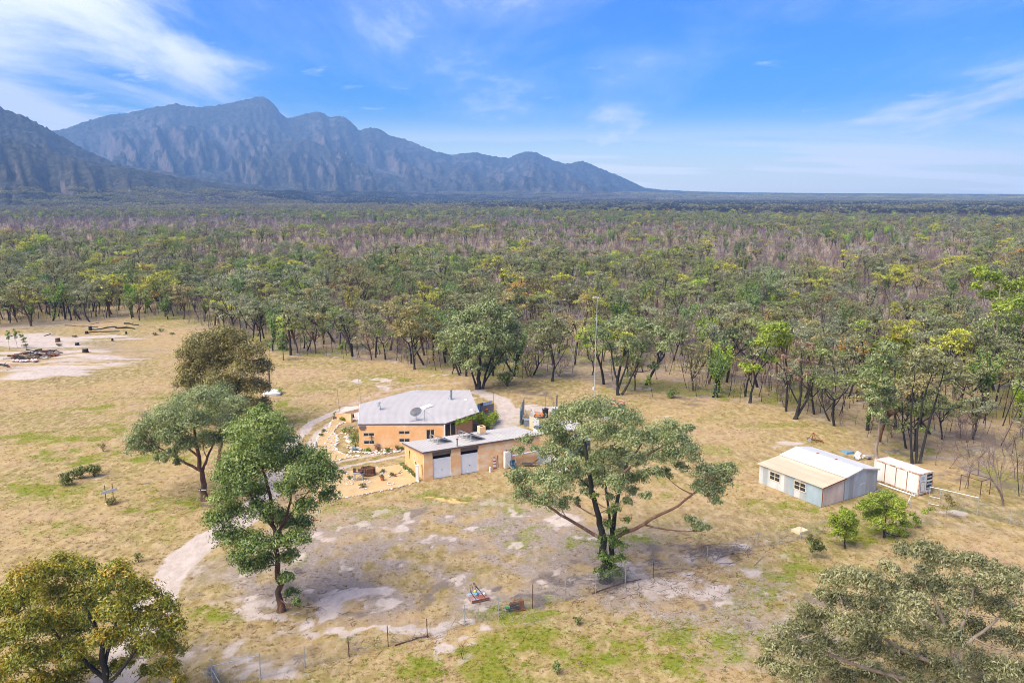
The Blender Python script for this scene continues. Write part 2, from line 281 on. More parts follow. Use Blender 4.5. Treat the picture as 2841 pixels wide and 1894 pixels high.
def make_ground():
    xs = axis(-62, 62, .42, -9600, 9600, 46); ys = axis(44, 178, .42, -250, 9600, 40)
    X, Y = np.meshgrid(xs, ys); PX, PY = proj(X, Y); near = (Y > 15) & (Y < 400)
    kk = np.clip((PY - 447) / 600, .05, 2); w1 = fbm(X * .22, Y * .22, 4, 21) - .5; w2 = fbm(X * .55 + 7, Y * .55, 4, 22) - .5; w3 = fbm(X * .3 - 3, Y * .3, 4, 23) - .5
    PXw = PX + kk * (110 * w1 + 70 * w2); PYw = PY + kk * (48 * w3 + 30 * w2)
    def field(lst): 
        t = np.zeros_like(X)
        for x, y, rx, ry, s in lst: t = t + s * blob(PXw, PYw, x, y, rx, ry)
        return t * near
    n1 = fbm(X * .12, Y * .12, 4, 31); n2 = fbm(X * .45, Y * .45, 4, 41); n3 = fbm(X * 1.3, Y * 1.3, 3, 51)
    sand = field(SAND); ash = field(ASH_SHADE); grn = field(GREEN); soil = field(GREYSOIL); ysd = field(YSAND)  # the ash field also carries that painted tree shade
    trk = np.zeros_like(X)
    for pts, w, s in TRACKS:
        wp = [G(a * 1.2079, b * 1.2079) for a, b in pts]; dd = seg_dist(X + (n2 - .5) * .9, Y + (n3 - .5) * .9, wp)
        t = s * sstep(w * 1.35, w * .6, dd); trk = np.maximum(trk, t * (.7 + .6 * n3)); grn = grn * (1 - .9 * t); ash = ash * (1 - .8 * t)
    grn = np.minimum(grn, 1.1) * (.25 + 1.5 * sstep(.34, .60, n2 * .55 + n3 * .45)) + sstep(.58, .70, n1 * .5 + n2 * .5) * .6
    sand = sand * (.15 + 1.5 * sstep(.30, .62, n2 * .65 + n3 * .35)) + sstep(.60, .70, n2 * .7 + .3 * n3) * .55 * soil + sstep(.66, .74, n2) * .35
    ash = ash * (.3 + 1.3 * sstep(.3, .6, n3 * .6 + n2 * .4)) + sstep(.66, .74, fbm(X * .3 + 40, Y * .3, 4, 91)) * .7 * sstep(.15, .6, soil + .12)
    soil = soil * (.25 + 1.3 * sstep(.36, .62, n1 * .45 + n2 * .55)); sand = np.maximum(sand, trk); forest = (PY < edge_y(PX)) & (Y > 30)
    soil = soil + forest * .55 * (n1 + .2)
    sand = np.where(forest & (Y < 400), np.maximum(sand, .5 * sstep(.5, .66, n2)), sand)
    ash = np.where(forest, np.maximum(ash, .7 * sstep(.46, .62, n1 * .6 + n2 * .4)), ash)
    grn = np.where(forest & (Y < 600), np.maximum(grn, .7 * sstep(.5, .6, fbm(X * .08, Y * .08, 3, 61))), grn)
    far = sstep(700, 1500, Y)
    Z = ground_height(X, Y, PX, PY)
    ny, nx = X.shape; idx = np.arange(nx * ny).reshape(ny, nx)
    F = np.stack([idx[:-1, :-1], idx[:-1, 1:], idx[1:, 1:], idx[1:, :-1]], -1).reshape(-1, 4)
    mb = MB(); mb.add(np.stack([X, Y, Z], -1).reshape(-1, 3), F)
    m, nt, N, L = nodes('ground_cover')
    out = N('ShaderNodeOutputMaterial'); b = N('ShaderNodeBsdfPrincipled'); b.inputs['Roughness'].default_value = .95; b.inputs['Specular IOR Level'].default_value = .15; L(b.outputs[0], out.inputs[0])
    geo = N('ShaderNodeNewGeometry')
    def nz(scale, det=6, rough=.6, st=(1, 1, 1)):
        mp = N('ShaderNodeMapping'); mp.inputs['Scale'].default_value = st; L(geo.outputs['Position'], mp.inputs[0])
        q = N('ShaderNodeTexNoise'); q.inputs['Scale'].default_value = scale; q.inputs['Detail'].default_value = det; q.inputs['Roughness'].default_value = rough; L(mp.outputs[0], q.inputs[0]); return q.outputs[0]
    def at(nm):
        a = N('ShaderNodeAttribute'); a.attribute_name = nm; return a
    def mixc(f, c1, c2):
        x = N('ShaderNodeMix'); x.data_type = 'RGBA'
        for i, v in ((0, f), (6, c1), (7, c2)):
            if isinstance(v, tuple): x.inputs[i].default_value = (*v, 1)
            elif isinstance(v, float): x.inputs[i].default_value = v
            else: L(v, x.inputs[i])
        return x.outputs[2]
    def rng(v, a, b_, c=0., d=1.):
        q = N('ShaderNodeMapRange'); q.inputs[1].default_value = a; q.inputs[2].default_value = b_; q.inputs[3].default_value = c; q.inputs[4].default_value = d; L(v, q.inputs[0]); return q.outputs[0]
    def mth(op, a, b_):
        q = N('ShaderNodeMath'); q.operation = op
        for i, v in ((0, a), (1, b_)):
            if isinstance(v, (int, float)): q.inputs[i].default_value = v
            else: L(v, q.inputs[i])
        return q.outputs[0]
    m1 = at('cover'); sp = N('ShaderNodeSeparateColor'); L(m1.outputs['Color'], sp.inputs[0])
    m2 = at('cover2'); sp2 = N('ShaderNodeSeparateColor'); L(m2.outputs['Color'], sp2.inputs[0])
    f1 = nz(.5, 5); f2 = nz(3.2, 6, .7); f3 = nz(14, 4, .7); f4 = nz(1.1, 7, .68, (1, .55, 1))
    f0 = nz(.16, 4, .55, (1, .6, 1)); f00 = nz(.055, 3, .5)
    straw = mixc(rng(f0, .42, .60), (.375, .27, .125), (.375, .262, .165)); straw = mixc(rng(f00, .42, .60, 0., .7), straw, (.20, .18, .048))
    straw = mixc(rng(f1, .5, .68, 0., .7), straw, (.235, .165, .105))
    straw = mixc(rng(f4, .42, .62), straw, (.45, .345, .19))
    straw = mixc(rng(f2, .54, .74, 0, .3), straw, (.20, .145, .085))
    soil_c = mixc(rng(f2, .35, .65), (.36, .30, .255), (.25, .20, .168))
    soil_c = mixc(rng(f4, .55, .72, 0., .8), soil_c, (.46, .395, .345))
    soil_c = mixc(rng(f3, .58, .72, 0., .7), soil_c, (.15, .12, .10))
    brk = mth('ADD', mth('MULTIPLY', mth('SUBTRACT', f2, .5), 1.1), mth('MULTIPLY', mth('SUBTRACT', f3, .5), .6))
    brk4 = mth('ADD', mth('MULTIPLY', mth('SUBTRACT', f4, .5), 1.0), mth('MULTIPLY', mth('SUBTRACT', f3, .5), .5))
    col = mixc(rng(mth('ADD', sp2.outputs[0], brk4), .15, .95), straw, soil_c)
    grn_c = mixc(rng(f2, .35, .65), (.225, .25, .022), (.125, .17, .016)); grn_c = mixc(rng(f1, .45, .62), grn_c, (.25, .225, .045))
    brg = mth('ADD', mth('MULTIPLY', mth('SUBTRACT', f2, .5), 2.2), mth('MULTIPLY', mth('SUBTRACT', f3, .5), 1.6))
    col = mixc(rng(mth('ADD', sp.outputs[0], brg), .25, .95, 0., .9), col, grn_c)
    col = mixc(rng(mth('ADD', sp.outputs[2], brk4), .34, .85, 0., .85), col, mixc(rng(f2, .4, .6), (.105, .085, .08), (.2, .165, .15)))
    snd = mixc(rng(f4, .4, .64), (.53, .455, .40), (.43, .36, .31)); snd = mixc(rng(f2, .56, .74, 0., .6), snd, (.36, .29, .25))
    col = mixc(rng(mth('ADD', sp.outputs[1], mth('MULTIPLY', brk4, .8)), .38, .72), col, snd)
    col = mixc(rng(mth('ADD', sp2.outputs[1], mth('MULTIPLY', brk, .7)), .4, .7), col, mixc(rng(f2, .4, .6), (.62, .45, .2), (.52, .36, .16)))
    farc = mixc(rng(nz(.012, 6, .65), .4, .6), (.055, .062, .04), (.085, .075, .065))
    gm = N('ShaderNodeGamma'); gm.inputs[1].default_value = 1.10; L(col, gm.inputs[0]); col = gm.outputs[0]
    col = mixc(sp2.outputs[2], col, farc)
    L(col, b.inputs['Base Color'])
    bp = N('ShaderNodeBump'); bp.inputs['Strength'].default_value = .3; bp.inputs['Distance'].default_value = .10
    L(mth('ADD', f2, mth('MULTIPLY', f3, .5)), bp.inputs['Height']); L(bp.outputs[0], b.inputs['Normal'])
    me = mb.mesh('ground', m, True)
    for nm, ch in (('cover', (grn, sand, ash)), ('cover2', (soil, ysd, far))):
        a = me.attributes.new(nm, 'FLOAT_COLOR', 'POINT')
        c = np.stack([np.clip(q, 0, 1.4).ravel() for q in ch] + [np.ones(X.size)], -1)
        a.data.foreach_set('color', c.astype(np.float32).ravel())
    o = link('ground', me); o['kind'] = 'structure'; o['label'] = 'dry grass paddock with sandy tracks and green patches'
    return dict(xs=xs, ys=ys, Z=Z, grn=grn, sand=sand, ash=ash, soil=soil)
GR = make_ground()
def gsample(key, x, y):
    i = np.clip(np.searchsorted(GR['xs'], x) - 1, 0, len(GR['xs']) - 2); j = np.clip(np.searchsorted(GR['ys'], y) - 1, 0, len(GR['ys']) - 2)
    return GR[key][j, i]
def gz(x, y): return float(gsample('Z', x, y))
# ------------------------------------------------------------------ mountains
def make_mountains():
    SKY = [   # (radius m, foot radius, skyline in survey units)
        (8200, 4300, [(60, 330), (120, 300), (150, 297), (190, 280), (250, 264), (300, 258), (340, 250), (390, 240), (405, 238), (430, 244), (470, 246), (520, 238), (560, 230), (585, 224), (600, 222), (615, 227), (630, 240), (645, 260), (660, 272), (675, 270), (700, 262), (730, 257), (745, 261), (757, 270), (775, 266), (795, 270), (812, 286), (826, 300), (833, 297), (850, 292), (875, 299), (898, 312), (912, 316), (930, 319), (960, 332), (1000, 348), (1040, 357), (1060, 352), (1085, 350), (1110, 354), (1150, 362), (1170, 363), (1190, 353), (1215, 348), (1235, 351), (1270, 368), (1300, 376), (1320, 373), (1338, 370), (1360, 379), (1400, 395), (1440, 412), (1480, 431), (1520, 436), (1600, 440), (1700, 442), (1900, 444), (2352, 446), (2700, 446)]),
        (6300, 3600, [(150, 440), (300, 425), (380, 405), (440, 385), (520, 362), (600, 336), (660, 324), (705, 320), (750, 336), (790, 358), (860, 384), (950, 410), (1050, 424), (1150, 432), (1300, 440), (1500, 444)]),
        (7200, 4200, [(700, 440), (850, 400), (950, 384), (1040, 376), (1100, 388), (1180, 396), (1300, 412), (1420, 436), (1500, 442)]),
        (4300, 2600, [(-400, 90), (-200, 150), (-60, 215), (0, 245), (60, 271), (100, 289), (150, 318), (200, 346), (260, 372), (330, 386), (400, 398), (500, 413), (600, 426), (760, 440), (900, 446)]),
        (3300, 2100, [(-400, 200), (-200, 250), (-60, 295), (0, 313), (60, 333), (130, 352), (200, 369), (280, 384), (350, 397), (430, 410), (560, 430), (700, 444)])]
    az = np.radians(np.linspace(-50, 46, 900))
    rr = np.unique(np.concatenate([np.linspace(2000, 9300, 190), [3300, 4300, 6300, 7200, 8200]]))
    Az, Rr = np.meshgrid(az, rr)
    hgts = np.full(Az.shape, -3.0)
    for R0, r0, sk in SKY:
        sk = np.array(sk, float); vv = (sk[:, 1] * 1.2079 - CY) / FPX; uu = (sk[:, 0] * 1.2079 - CX) / FPX
        el = np.interp(az, np.arctan2(uu, CP - vv * SP), -(SP + vv * CP) / (CP - vv * SP), left=-.02 if sk[0, 0] > -300 else None, right=-.02)
        top = np.maximum(H + el * R0 * np.cos(az), 0)[None]
        s = np.clip((Rr - r0) / (R0 - r0), 0, 1); back = np.clip((Rr - R0) / 900, 0, 1)
        u = Az * 26
        spur = 1 - np.abs(2 * fbm(u * 1.25 + Rr * .0003, Rr * .00045, 4, int(R0)) - 1)
        gul = 1 - np.abs(2 * fbm(u * 3.7, Rr * .0016 + u * .4, 4, int(R0) + 9) - 1)
        prof = .16 * s + .84 * s ** 2.0
        cl = sstep(.60, .86, s) * .10 - sstep(.86, .97, s) * .0
        prof = prof - cl * sstep(1.0, .9, s) * sstep(120, 500, top)
        h = top * prof * (1 - .85 * back) + (spur - .62) * top * .95 * s * (1 - s) * 2 + (gul - .6) * top * .24 * (s * (1 - s) * 3)
        h = h + (fbm(u * 16, Rr * .012, 3, 77) - .5) * np.minimum(26, top * .08) * sstep(0, .3, s)
        hgts = np.maximum(hgts, np.where(s <= 0, -3, h))
    X = Rr * np.sin(Az); Y = Rr * np.cos(Az); ny, nx = X.shape; idx = np.arange(nx * ny).reshape(ny, nx)
    mb = MB(); mb.add(np.stack([X, Y, hgts], -1).reshape(-1, 3), np.stack([idx[:-1, :-1], idx[:-1, 1:], idx[1:, 1:], idx[1:, :-1]], -1).reshape(-1, 4))
    m, nt, N, L = nodes('mountain_bush_and_rock')
    out = N('ShaderNodeOutputMaterial'); b = N('ShaderNodeBsdfPrincipled'); b.inputs['Roughness'].default_value = .95; b.inputs['Specular IOR Level'].default_value = .1; L(b.outputs[0], out.inputs[0])
    geo = N('ShaderNodeNewGeometry'); sep = N('ShaderNodeSeparateXYZ'); L(geo.outputs['Normal'], sep.inputs[0])
    def nz(sc, det, ro, st=(1, 1, 1)):
        mp = N('ShaderNodeMapping'); mp.inputs['Scale'].default_value = st; L(geo.outputs['Position'], mp.inputs[0])
        q = N('ShaderNodeTexNoise'); q.inputs['Scale'].default_value = sc; q.inputs['Detail'].default_value = det; q.inputs['Roughness'].default_value = ro; L(mp.outputs[0], q.inputs[0]); return q.outputs[0]
    def rng(v, a, b_, c=0., d=1.):
        q = N('ShaderNodeMapRange'); q.inputs[1].default_value = a; q.inputs[2].default_value = b_; q.inputs[3].default_value = c; q.inputs[4].default_value = d; L(v, q.inputs[0]); return q.outputs[0]
    def mixc(f, c1, c2):
        x = N('ShaderNodeMix'); x.data_type = 'RGBA'; L(f, x.inputs[0])
        for i, v in ((6, c1), (7, c2)):
            if isinstance(v, tuple): x.inputs[i].default_value = (*v, 1)
            else: L(v, x.inputs[i])
        return x.outputs[2]
    def mth(op, a, b_):
        q = N('ShaderNodeMath'); q.operation = op
        for i, v in ((0, a), (1, b_)):
            if isinstance(v, (int, float)): q.inputs[i].default_value = v
            else: L(v, q.inputs[i])
        return q.outputs[0]
    grain = nz(.03, 8, .75); patch = nz(.0035, 7, .62)
    bush = mixc(rng(patch, .4, .6), (0.031, 0.034, 0.022), (0.059, 0.055, 0.040)); bush = mixc(rng(grain, .42, .62), bush, (0.093, 0.087, 0.074)); bush = mixc(rng(grain, .5, .36), bush, (0.014, 0.016, 0.012))
    streak = nz(.006, 8, .68, (1, 1, .8))
    rock = mixc(rng(streak, .4, .62), (.085, .07, .068), (.21, .165, .15)); rock = mixc(rng(grain, .52, .66), rock, (.06, .052, .048))
    steep = rng(mth('ADD', sep.outputs[2], mth('MULTIPLY', mth('SUBTRACT', streak, .5), .9)), .78, .60)
    pale = mth('MULTIPLY', rng(nz(.0016, 6, .6), .54, .66), rng(grain, .40, .56))
    col = mixc(steep, bush, rock); col = mixc(mth('MULTIPLY', pale, .55), col, (.25, .22, .20))
    L(col, b.inputs['Base Color'])
    bp = N('ShaderNodeBump'); bp.inputs['Strength'].default_value = .9; bp.inputs['Distance'].default_value = 18; L(mth('ADD', grain, streak), bp.inputs['Height']); L(bp.outputs[0], b.inputs['Normal'])
    o = mb.obj('mountain_range', m, smooth=True, kind='structure'); o['label'] = 'blue hazy mountain range with cliffs'
    return az, rr, hgts
MTN = make_mountains()
def mtn_z(x, y):
    a = np.arctan2(x, y); r = np.hypot(x, y); i = np.clip(np.searchsorted(MTN[0], a), 0, len(MTN[0]) - 1); j = np.clip(np.searchsorted(MTN[1], r), 0, len(MTN[1]) - 1)
    return np.where(r < 2010, 0, np.maximum(MTN[2][j, i], 0))
# ------------------------------------------------------------------ trees
BARK_BURNT = mat('burnt_bark', (.028, .025, .024), (.013, .012, .012), 2.5, .9, bump=.5, stretch=(1, 1, .3), c3=(.10, .06, .04), t3=(.60, .70))
BARK_BROWN = mat('red_brown_bark', (.15, .075, .04), (.05, .03, .022), 2.2, .9, bump=.5, stretch=(1, 1, .25), c3=(.30, .15, .07), t3=(.58, .70))
BARK_RED = mat('red_limb_bark', (.22, .12, .075), (.12, .068, .045), 1.8, .85, bump=.3, stretch=(1, 1, .3), c3=(.42, .33, .27), t3=(.55, .68))
BARK_PALE = mat('pale_bark', (.36, .29, .23), (.20, .15, .12), 1.6, .85, bump=.3, stretch=(1, 1, .3), c3=(.30, .14, .07), t3=(.62, .72))
BARK_DEAD = mat('dead_grey_bark', (.52, .48, .45), (.30, .27, .26), 1.5, .9, stretch=(1, 1, .3))
TWIG = mat('purple_grey_twigs', (.215, .15, .165), (.12, .085, .095), .6, .95)
TWIG_BROWN = mat('brown_grey_twigs', (.25, .19, .165), (.14, .105, .095), .6, .95)
def vec(a): return np.array(a, float)
def bez(a, b, c, n=6):
    t = np.linspace(0, 1, n)[:, None]; return (1 - t) ** 2 * a + 2 * t * (1 - t) * b + t * t * c
def leaves(mb, C, Lf, Wf, droop=.4, tone=None, m=0, rng=RNG, nrm=None, wild=.75):
    """leaf blades; each faces roughly outward from its tuft, hanging by droop"""
    n = len(C); d = rng.normal(size=(n, 3)); d[:, 2] -= droop * 1.6
    N_ = rng.normal(size=(n, 3)) * wild
    if nrm is not None: N_ = N_ + nrm
    N_ /= np.linalg.norm(N_, axis=1)[:, None] + 1e-9
    d -= N_ * (d * N_).sum(1)[:, None]; d /= np.linalg.norm(d, axis=1)[:, None] + 1e-9; s = np.cross(N_, d)
    l = Lf * rng.uniform(.6, 1.4, (n, 1)); w = Wf * rng.uniform(.7, 1.3, (n, 1)) * .5
    V = np.stack([C - d * l * .5, C + s * w - d * l * .08, C + d * l * .5, C - s * w - d * l * .08], 1).reshape(-1, 3)
    mb.add(V, np.arange(4 * n).reshape(n, 4), m, None if tone is None else np.repeat(np.clip(tone, .004, 1), 4))
OUT = {}
def clump_pts(c, r, n, rng, tuft=.36, k=None):
    """leaf positions of one clump: tufts spread through an ellipsoid, thicker towards its upper shell"""
    r = np.broadcast_to(vec(r), (3,)); k = k or max(6, int(n / 30))
    d = rng.normal(size=(k, 3)); d /= np.linalg.norm(d, axis=1)[:, None]; d[:, 2] = np.where(d[:, 2] < -.35, -d[:, 2] * .6, d[:, 2])
    tc = d * (rng.uniform(.25, 1.12, (k, 1)) ** .55)
    i = rng.integers(0, k, n); dp = rng.normal(size=(n, 3)) * tuft * rng.uniform(.45, 1.2, (k, 1))[i] * np.array([1, 1, .85]); p = tc[i] + dp
    tone = .5 + .12 * rng.normal(size=n) + .20 * rng.normal(size=k)[i]
    OUT['n'] = dp / tuft * .75 + tc[i] * .55 + np.array([0, 0, .45])
    return c + p * r, tone, c + tc * r
def twigs(mb, a, pts, r, rng, m=0, sides=3):
    for p in pts:
        mid = (a + p) / 2 + rng.normal(size=3) * .12 * np.linalg.norm(p - a); mid[2] -= .04 * np.linalg.norm(p - a)
        mb.tube(bez(a, mid, p, 4), np.linspace(r, r * .35, 4), sides, m, cap=False)
def hero_tree(name, label, base, stems, clumps, leaf, bark, Lf=.30, Wf=.085, dens=1.0, droop=.45, seed=1, spread=1.0, flatz=.92, up=None, trunk_name='trunk', cat='tree', tipcol=0, regrow=None, twig_m=None, grow=1.0):
    """stems: polylines of survey points (2352 scale) with base radius in m, standing at the depth of the base;
       clumps: (x, y, radius) in the same units; each is set at its own depth within the crown."""
    rng = np.random.default_rng(seed)
    b = G(base[0] * 1.2079, base[1] * 1.2079); dist = b[1]; k = 1.2079 * dist / FPX
    t = thing(name, label, cat, b)
    cs = np.array([(c[0], c[1]) for c in clumps], float); cxm = cs[:, 0].mean(); half = max(1., (cs[:, 0].max() - cs[:, 0].min()) / 2)
    tr = MB(); cr = MB(); nodes_ = []
    for st in stems:
        pts, r0 = st[0], st[1] * .68; sm = st[4] if len(st) > 4 else 0; off = st[2] if len(st) > 2 else 0.0
        w = []
        for q, (x, y) in enumerate(pts):
            f = q / max(1, len(pts) - 1); w.append(D(x * 1.2079, y * 1.2079, dist + off * f))
        w = vec(w) - b
        if pts[0] == tuple(base): w[0] = (0, 0, -.15)
        # resample as a smooth path
        tt = np.linspace(0, len(w) - 1, (len(w) - 1) * 4 + 1); path = np.stack([np.interp(tt, range(len(w)), w[:, q]) for q in range(3)], -1)
        for _ in range(2): path[1:-1] = (path[:-2] + 2 * path[1:-1] + path[2:]) / 4
        path[1:-1] += rng.normal(size=(len(path) - 2, 3)) * r0 * .22
        rad = r0 * np.linspace(1, st[3] if len(st) > 3 else .35, len(path))
        if pts[0] == tuple(base): rad[0] *= 1.55; rad[1] *= 1.12
        mm = np.zeros(len(path))
        tr.tube(path, rad, 9, sm)
        nodes_ += [(p, rr) for p, rr in zip(path[2:], rad[2:])]
    NP = vec([q[0] for q in nodes_]); NR = vec([q[1] for q in nodes_])
    order = np.argsort([-c[1] for c in clumps])
    for q in order:
        c = clumps[q]; x, y, r = c[:3]; rm = r * k * grow
        lim = math.sqrt(max(.05, 1 - min(1, abs(x - cxm) / half) ** 2)) * half * k * .75 * spread
        od = rng.uniform(-lim, lim) if len(c) < 4 else c[3]
        p = D(x * 1.2079, y * 1.2079, dist + od) - b
        n = int(dens * 1050 * (rm ** 2) * (.3 / Lf) * (.085 / Wf) + 20)
        P, tone, tcs = clump_pts(p, (rm, rm, rm * flatz), n, rng, .29)
        tone = tone + rng.normal() * .09
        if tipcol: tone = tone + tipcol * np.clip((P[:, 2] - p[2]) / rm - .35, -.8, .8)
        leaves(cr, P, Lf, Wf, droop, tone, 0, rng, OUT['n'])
        dv = NP - p; dd = np.linalg.norm(dv, axis=1) + np.where(dv[:, 2] > -.1 * rm, 1.6, 0) + 1.2 * np.abs(dv[:, 2] + .8 * rm) * .3
        j = int(np.argmin(dd)); a = NP[j]; ln = np.linalg.norm(p - a)
        mid = a + (p - a) * .5 + rng.normal(size=3) * .10 * ln + vec((0, 0, -.12 * ln if p[2] < a[2] + ln * .6 else .03 * ln))
        br = min(NR[j] * .7, .018 + .016 * ln); path = bez(a, mid, p - vec((0, 0, rm * .3)), 7)
        tr.tube(path, np.linspace(br, br * .4, 7), 5, 1, cap=False)
        NP = np.vstack([NP, path[3:]]); NR = np.concatenate([NR, np.linspace(br, br * .4, 7)[3:]])
        sel = tcs[rng.permutation(len(tcs))[:min(len(tcs), 9)]]
        twigs(tr, path[-2], sel, br * .38, rng, 1)
    if regrow:
        rg = MB()
        for (x, y, r) in regrow:
            rm = r * k; p = D(x * 1.2079, y * 1.2079, dist - .45) - b; P, tone, _ = clump_pts(p, (rm, rm * .8, rm), int(900 * rm * rm) + 60, rng); leaves(rg, P, .2, .1, .4, tone, 0, rng, OUT['n'])
        o = rg.obj('trunk_regrowth', LF['deep'], t); o['tint'] = [.72, .8, .6]
    tr.obj(trunk_name, [bark, twig_m or bark], t, True)
    o = cr.obj('crown', leaf, t); o['tint'] = [1., 1., 1.]
    return t
# leaf tones: albedos
LF = dict(
    olive=leafmat('olive_leaves', (.125, .135, .055), (.255, .26, .11), (.42, .405, .185), .33),
    deep=leafmat('deep_green_leaves', (.085, .14, .028), (.19, .27, .06), (.35, .42, .11), .33),
    grey=leafmat('grey_green_leaves', (.115, .16, .052), (.245, .30, .11), (.42, .46, .21), .33),
    gold=leafmat('gold_tipped_leaves', (.09, .13, .012), (.25, .275, .018), (.50, .33, .025), .33),
    brown=leafmat('brown_olive_leaves', (.145, .14, .040), (.285, .255, .075), (.43, .33, .12), .33),
    bright=leafmat('bright_green_leaves', (.14, .21, .016), (.28, .37, .03), (.42, .48, .06), .33),
    dead=leafmat('withered_pink_leaves', (.17, .105, .065), (.30, .19, .125), (.40, .27, .18)),
    bush=leafmat('bush_leaves', (0.081, 0.097, 0.019), (0.147, 0.170, 0.032), (0.227, 0.243, 0.057)),
    sage=leafmat('sage_leaves', (.105, .115, .040), (.235, .24, .10), (.42, .40, .20), .33))
# ------------------------------------------------------------------ forest kinds
def limbs(rng, h, n, fork, out, lean=.08, r0=.18, curve=.3):
    """trunk and n limbs of a gum: returns list of (path, radii) and limb ends"""
    f = vec((rng.normal() * lean * h, rng.normal() * lean * h, fork * h)); P = []; ends = []
    trunk = bez(vec((0, 0, -.2)), f * .5 + rng.normal(size=3) * .04 * h, f, 6); P.append((trunk, np.linspace(r0 * 1.3, r0 * .8, 6)))
    a0 = rng.uniform(0, 6.28)
    for i in range(n):
        a = a0 + i * 6.283 / n + rng.normal() * .35; o = out * h * rng.uniform(.45, 1.1); z = h * rng.uniform(.78, .98) - .18 * h * (o / (out * h)) ** 2
        e = vec((f[0] + math.cos(a) * o, f[1] + math.sin(a) * o, z)); st = trunk[rng.integers(3, 6)]
        mid = st + (e - st) * .5 + vec((math.cos(a) * o * curve, math.sin(a) * o * curve, -.02 * h)) + rng.normal(size=3) * .03 * h
        pth = bez(st, mid, e, 7); P.append((pth, np.linspace(r0 * .62, r0 * .2, 7))); ends.append((e, pth))
    return P, ends
def gum(seed, h=10., n=5, out=.28, dens=1.0, Lf=.42, Wf=.17, fork=.42, cl=(2, 4), rr=.115, drop=.35, low=0):
    rng = np.random.default_rng(seed); tr = MB(); cr = MB()
    P, ends = limbs(rng, h, n, fork, out, r0=.017 * h)
    for p, r in P: tr.tube(p, r, 6, 0, cap=False)
    spots = []
    for e, pth in ends:
        spots.append((e, pth[-2]))
        for q in range(rng.integers(*cl)):
            s = pth[rng.integers(3, 6)]; o = e + rng.normal(size=3) * vec((.10, .10, .06)) * h; spots.append((o, s))
    for q in range(low):
        e, pth = ends[rng.integers(0, len(ends))]; s = pth[2]; spots.append((s + rng.normal(size=3) * vec((.10, .10, .05)) * h, s))
    for o, s in spots:
        r = rr * h * rng.uniform(.7, 1.25); cnt = int(dens * 95 * rng.uniform(.6, 1.25))
        p, tone, tcs = clump_pts(o, (r, r, r * .62), cnt, rng, .33); leaves(cr, p, Lf, Wf, drop, tone, 0, rng, OUT['n'])
        tr.tube(bez(s, (s + o) / 2 + rng.normal(size=3) * .03 * h, o, 4), np.linspace(.006 * h, .0025 * h, 4), 3, 0, cap=False)
        twigs(tr, o, tcs[:3], .002 * h, rng)
    return tr, cr
def shaggy(seed, h=9., n=5, out=.25):
    rng = np.random.default_rng(seed); tr = MB(); cr = MB()
    P, ends = limbs(rng, h, n, .35, out, r0=.018 * h, curve=.15)
    for p, r in P: tr.tube(p, r, 6, 0, cap=False)
    for i, (p, r) in enumerate(P):
        m = 240 if i else 90; t = rng.uniform(.25, 1, m) * (len(p) - 1); c = np.stack([np.interp(t, range(len(p)), p[:, q]) for q in range(3)], -1)
        c = c + rng.normal(size=(m, 3)) * vec((.032, .032, .03)) * h; leaves(cr, c, .42, .17, .3, .45 + .25 * rng.normal(size=m), 0, rng)
    return tr, cr
def bare(seed, h=7., lev=4, out=.30, r0=.012, k=3, sides=4, dead=False):
    rng = np.random.default_rng(seed); tr = MB()
    def grow(a, d, ln, r, l):
        d = d / np.linalg.norm(d); b = a + d * ln; mid = (a + b) / 2 + rng.normal(size=3) * .10 * ln
        p = bez(a, mid, b, 4); tr.tube(p, np.linspace(r, r * .6, 4), sides if l > 1 else 3, 0, cap=False)
        if l <= 0: return
        for q in range(k if l > 1 else k + 1):
            nd = d + rng.normal(size=3) * .55; nd[2] += .22
            grow(p[-1] if q == 0 else p[rng.integers(1, 4)], nd, ln * rng.uniform(.55, .85), r * .58, l - 1)
    st = 1 if dead else int(rng.integers(2, 4))
    for q in range(st): grow(vec((rng.normal() * .1, rng.normal() * .1, -.15)), vec((rng.normal() * .25, rng.normal() * .25, 1)), h * .36, r0 * h, lev)
    return tr
def stem(seed, h=6., leafy=0):
    rng = np.random.default_rng(seed); tr = MB(); cr = MB()
    e = vec((rng.normal() * .10 * h, rng.normal() * .10 * h, h)); p = bez(vec((0, 0, -.1)), e * .5 + rng.normal(size=3) * .05 * h, e, 6)
    tr.tube(p, np.linspace(.011 * h, .004 * h, 6), 4, 0, cap=False)
    for q in range(8):
        s = p[rng.integers(2, 6)]; tr.tube([s, s + vec((rng.normal() * .12, rng.normal() * .12, abs(rng.normal()) * .12)) * h], [.004 * h, .0015 * h], 3, 0, cap=False)
    for q in range(leafy):
        o = p[rng.integers(3, 6)] + rng.normal(size=3) * .07 * h; c, tone, _ = clump_pts(o, .09 * h, 40, rng, .35); leaves(cr, c, .36, .15, .35, tone, 0, rng, OUT['n'])
    return tr, cr
def shrub(seed, r=1.0, n=420, Lf=.24, Wf=.07, tall=1.0):
    rng = np.random.default_rng(seed); tr = MB(); cr = MB()
    for q in range(7):
        c = vec((rng.normal() * .34 * r, rng.normal() * .34 * r, r * tall * rng.uniform(.5, 1.1)))
        p, tone, tcs = clump_pts(c, (r * .55, r * .55, r * .55 * tall), n // 7, rng, .34); p[:, 2] = np.abs(p[:, 2]); leaves(cr, p, Lf, Wf, -.3, tone, 0, rng, OUT['n'])
        tr.tube(bez(vec((0, 0, -.05)), c * .5 + rng.normal(size=3) * .05, c, 4), np.linspace(.04 * r, .015 * r, 4), 4, 0, cap=False); twigs(tr, c, tcs[:4], .012 * r, rng)
    return tr, cr
KINDS = []      # (name, trunk mesh builder, crown builder or None, bark, leaf)
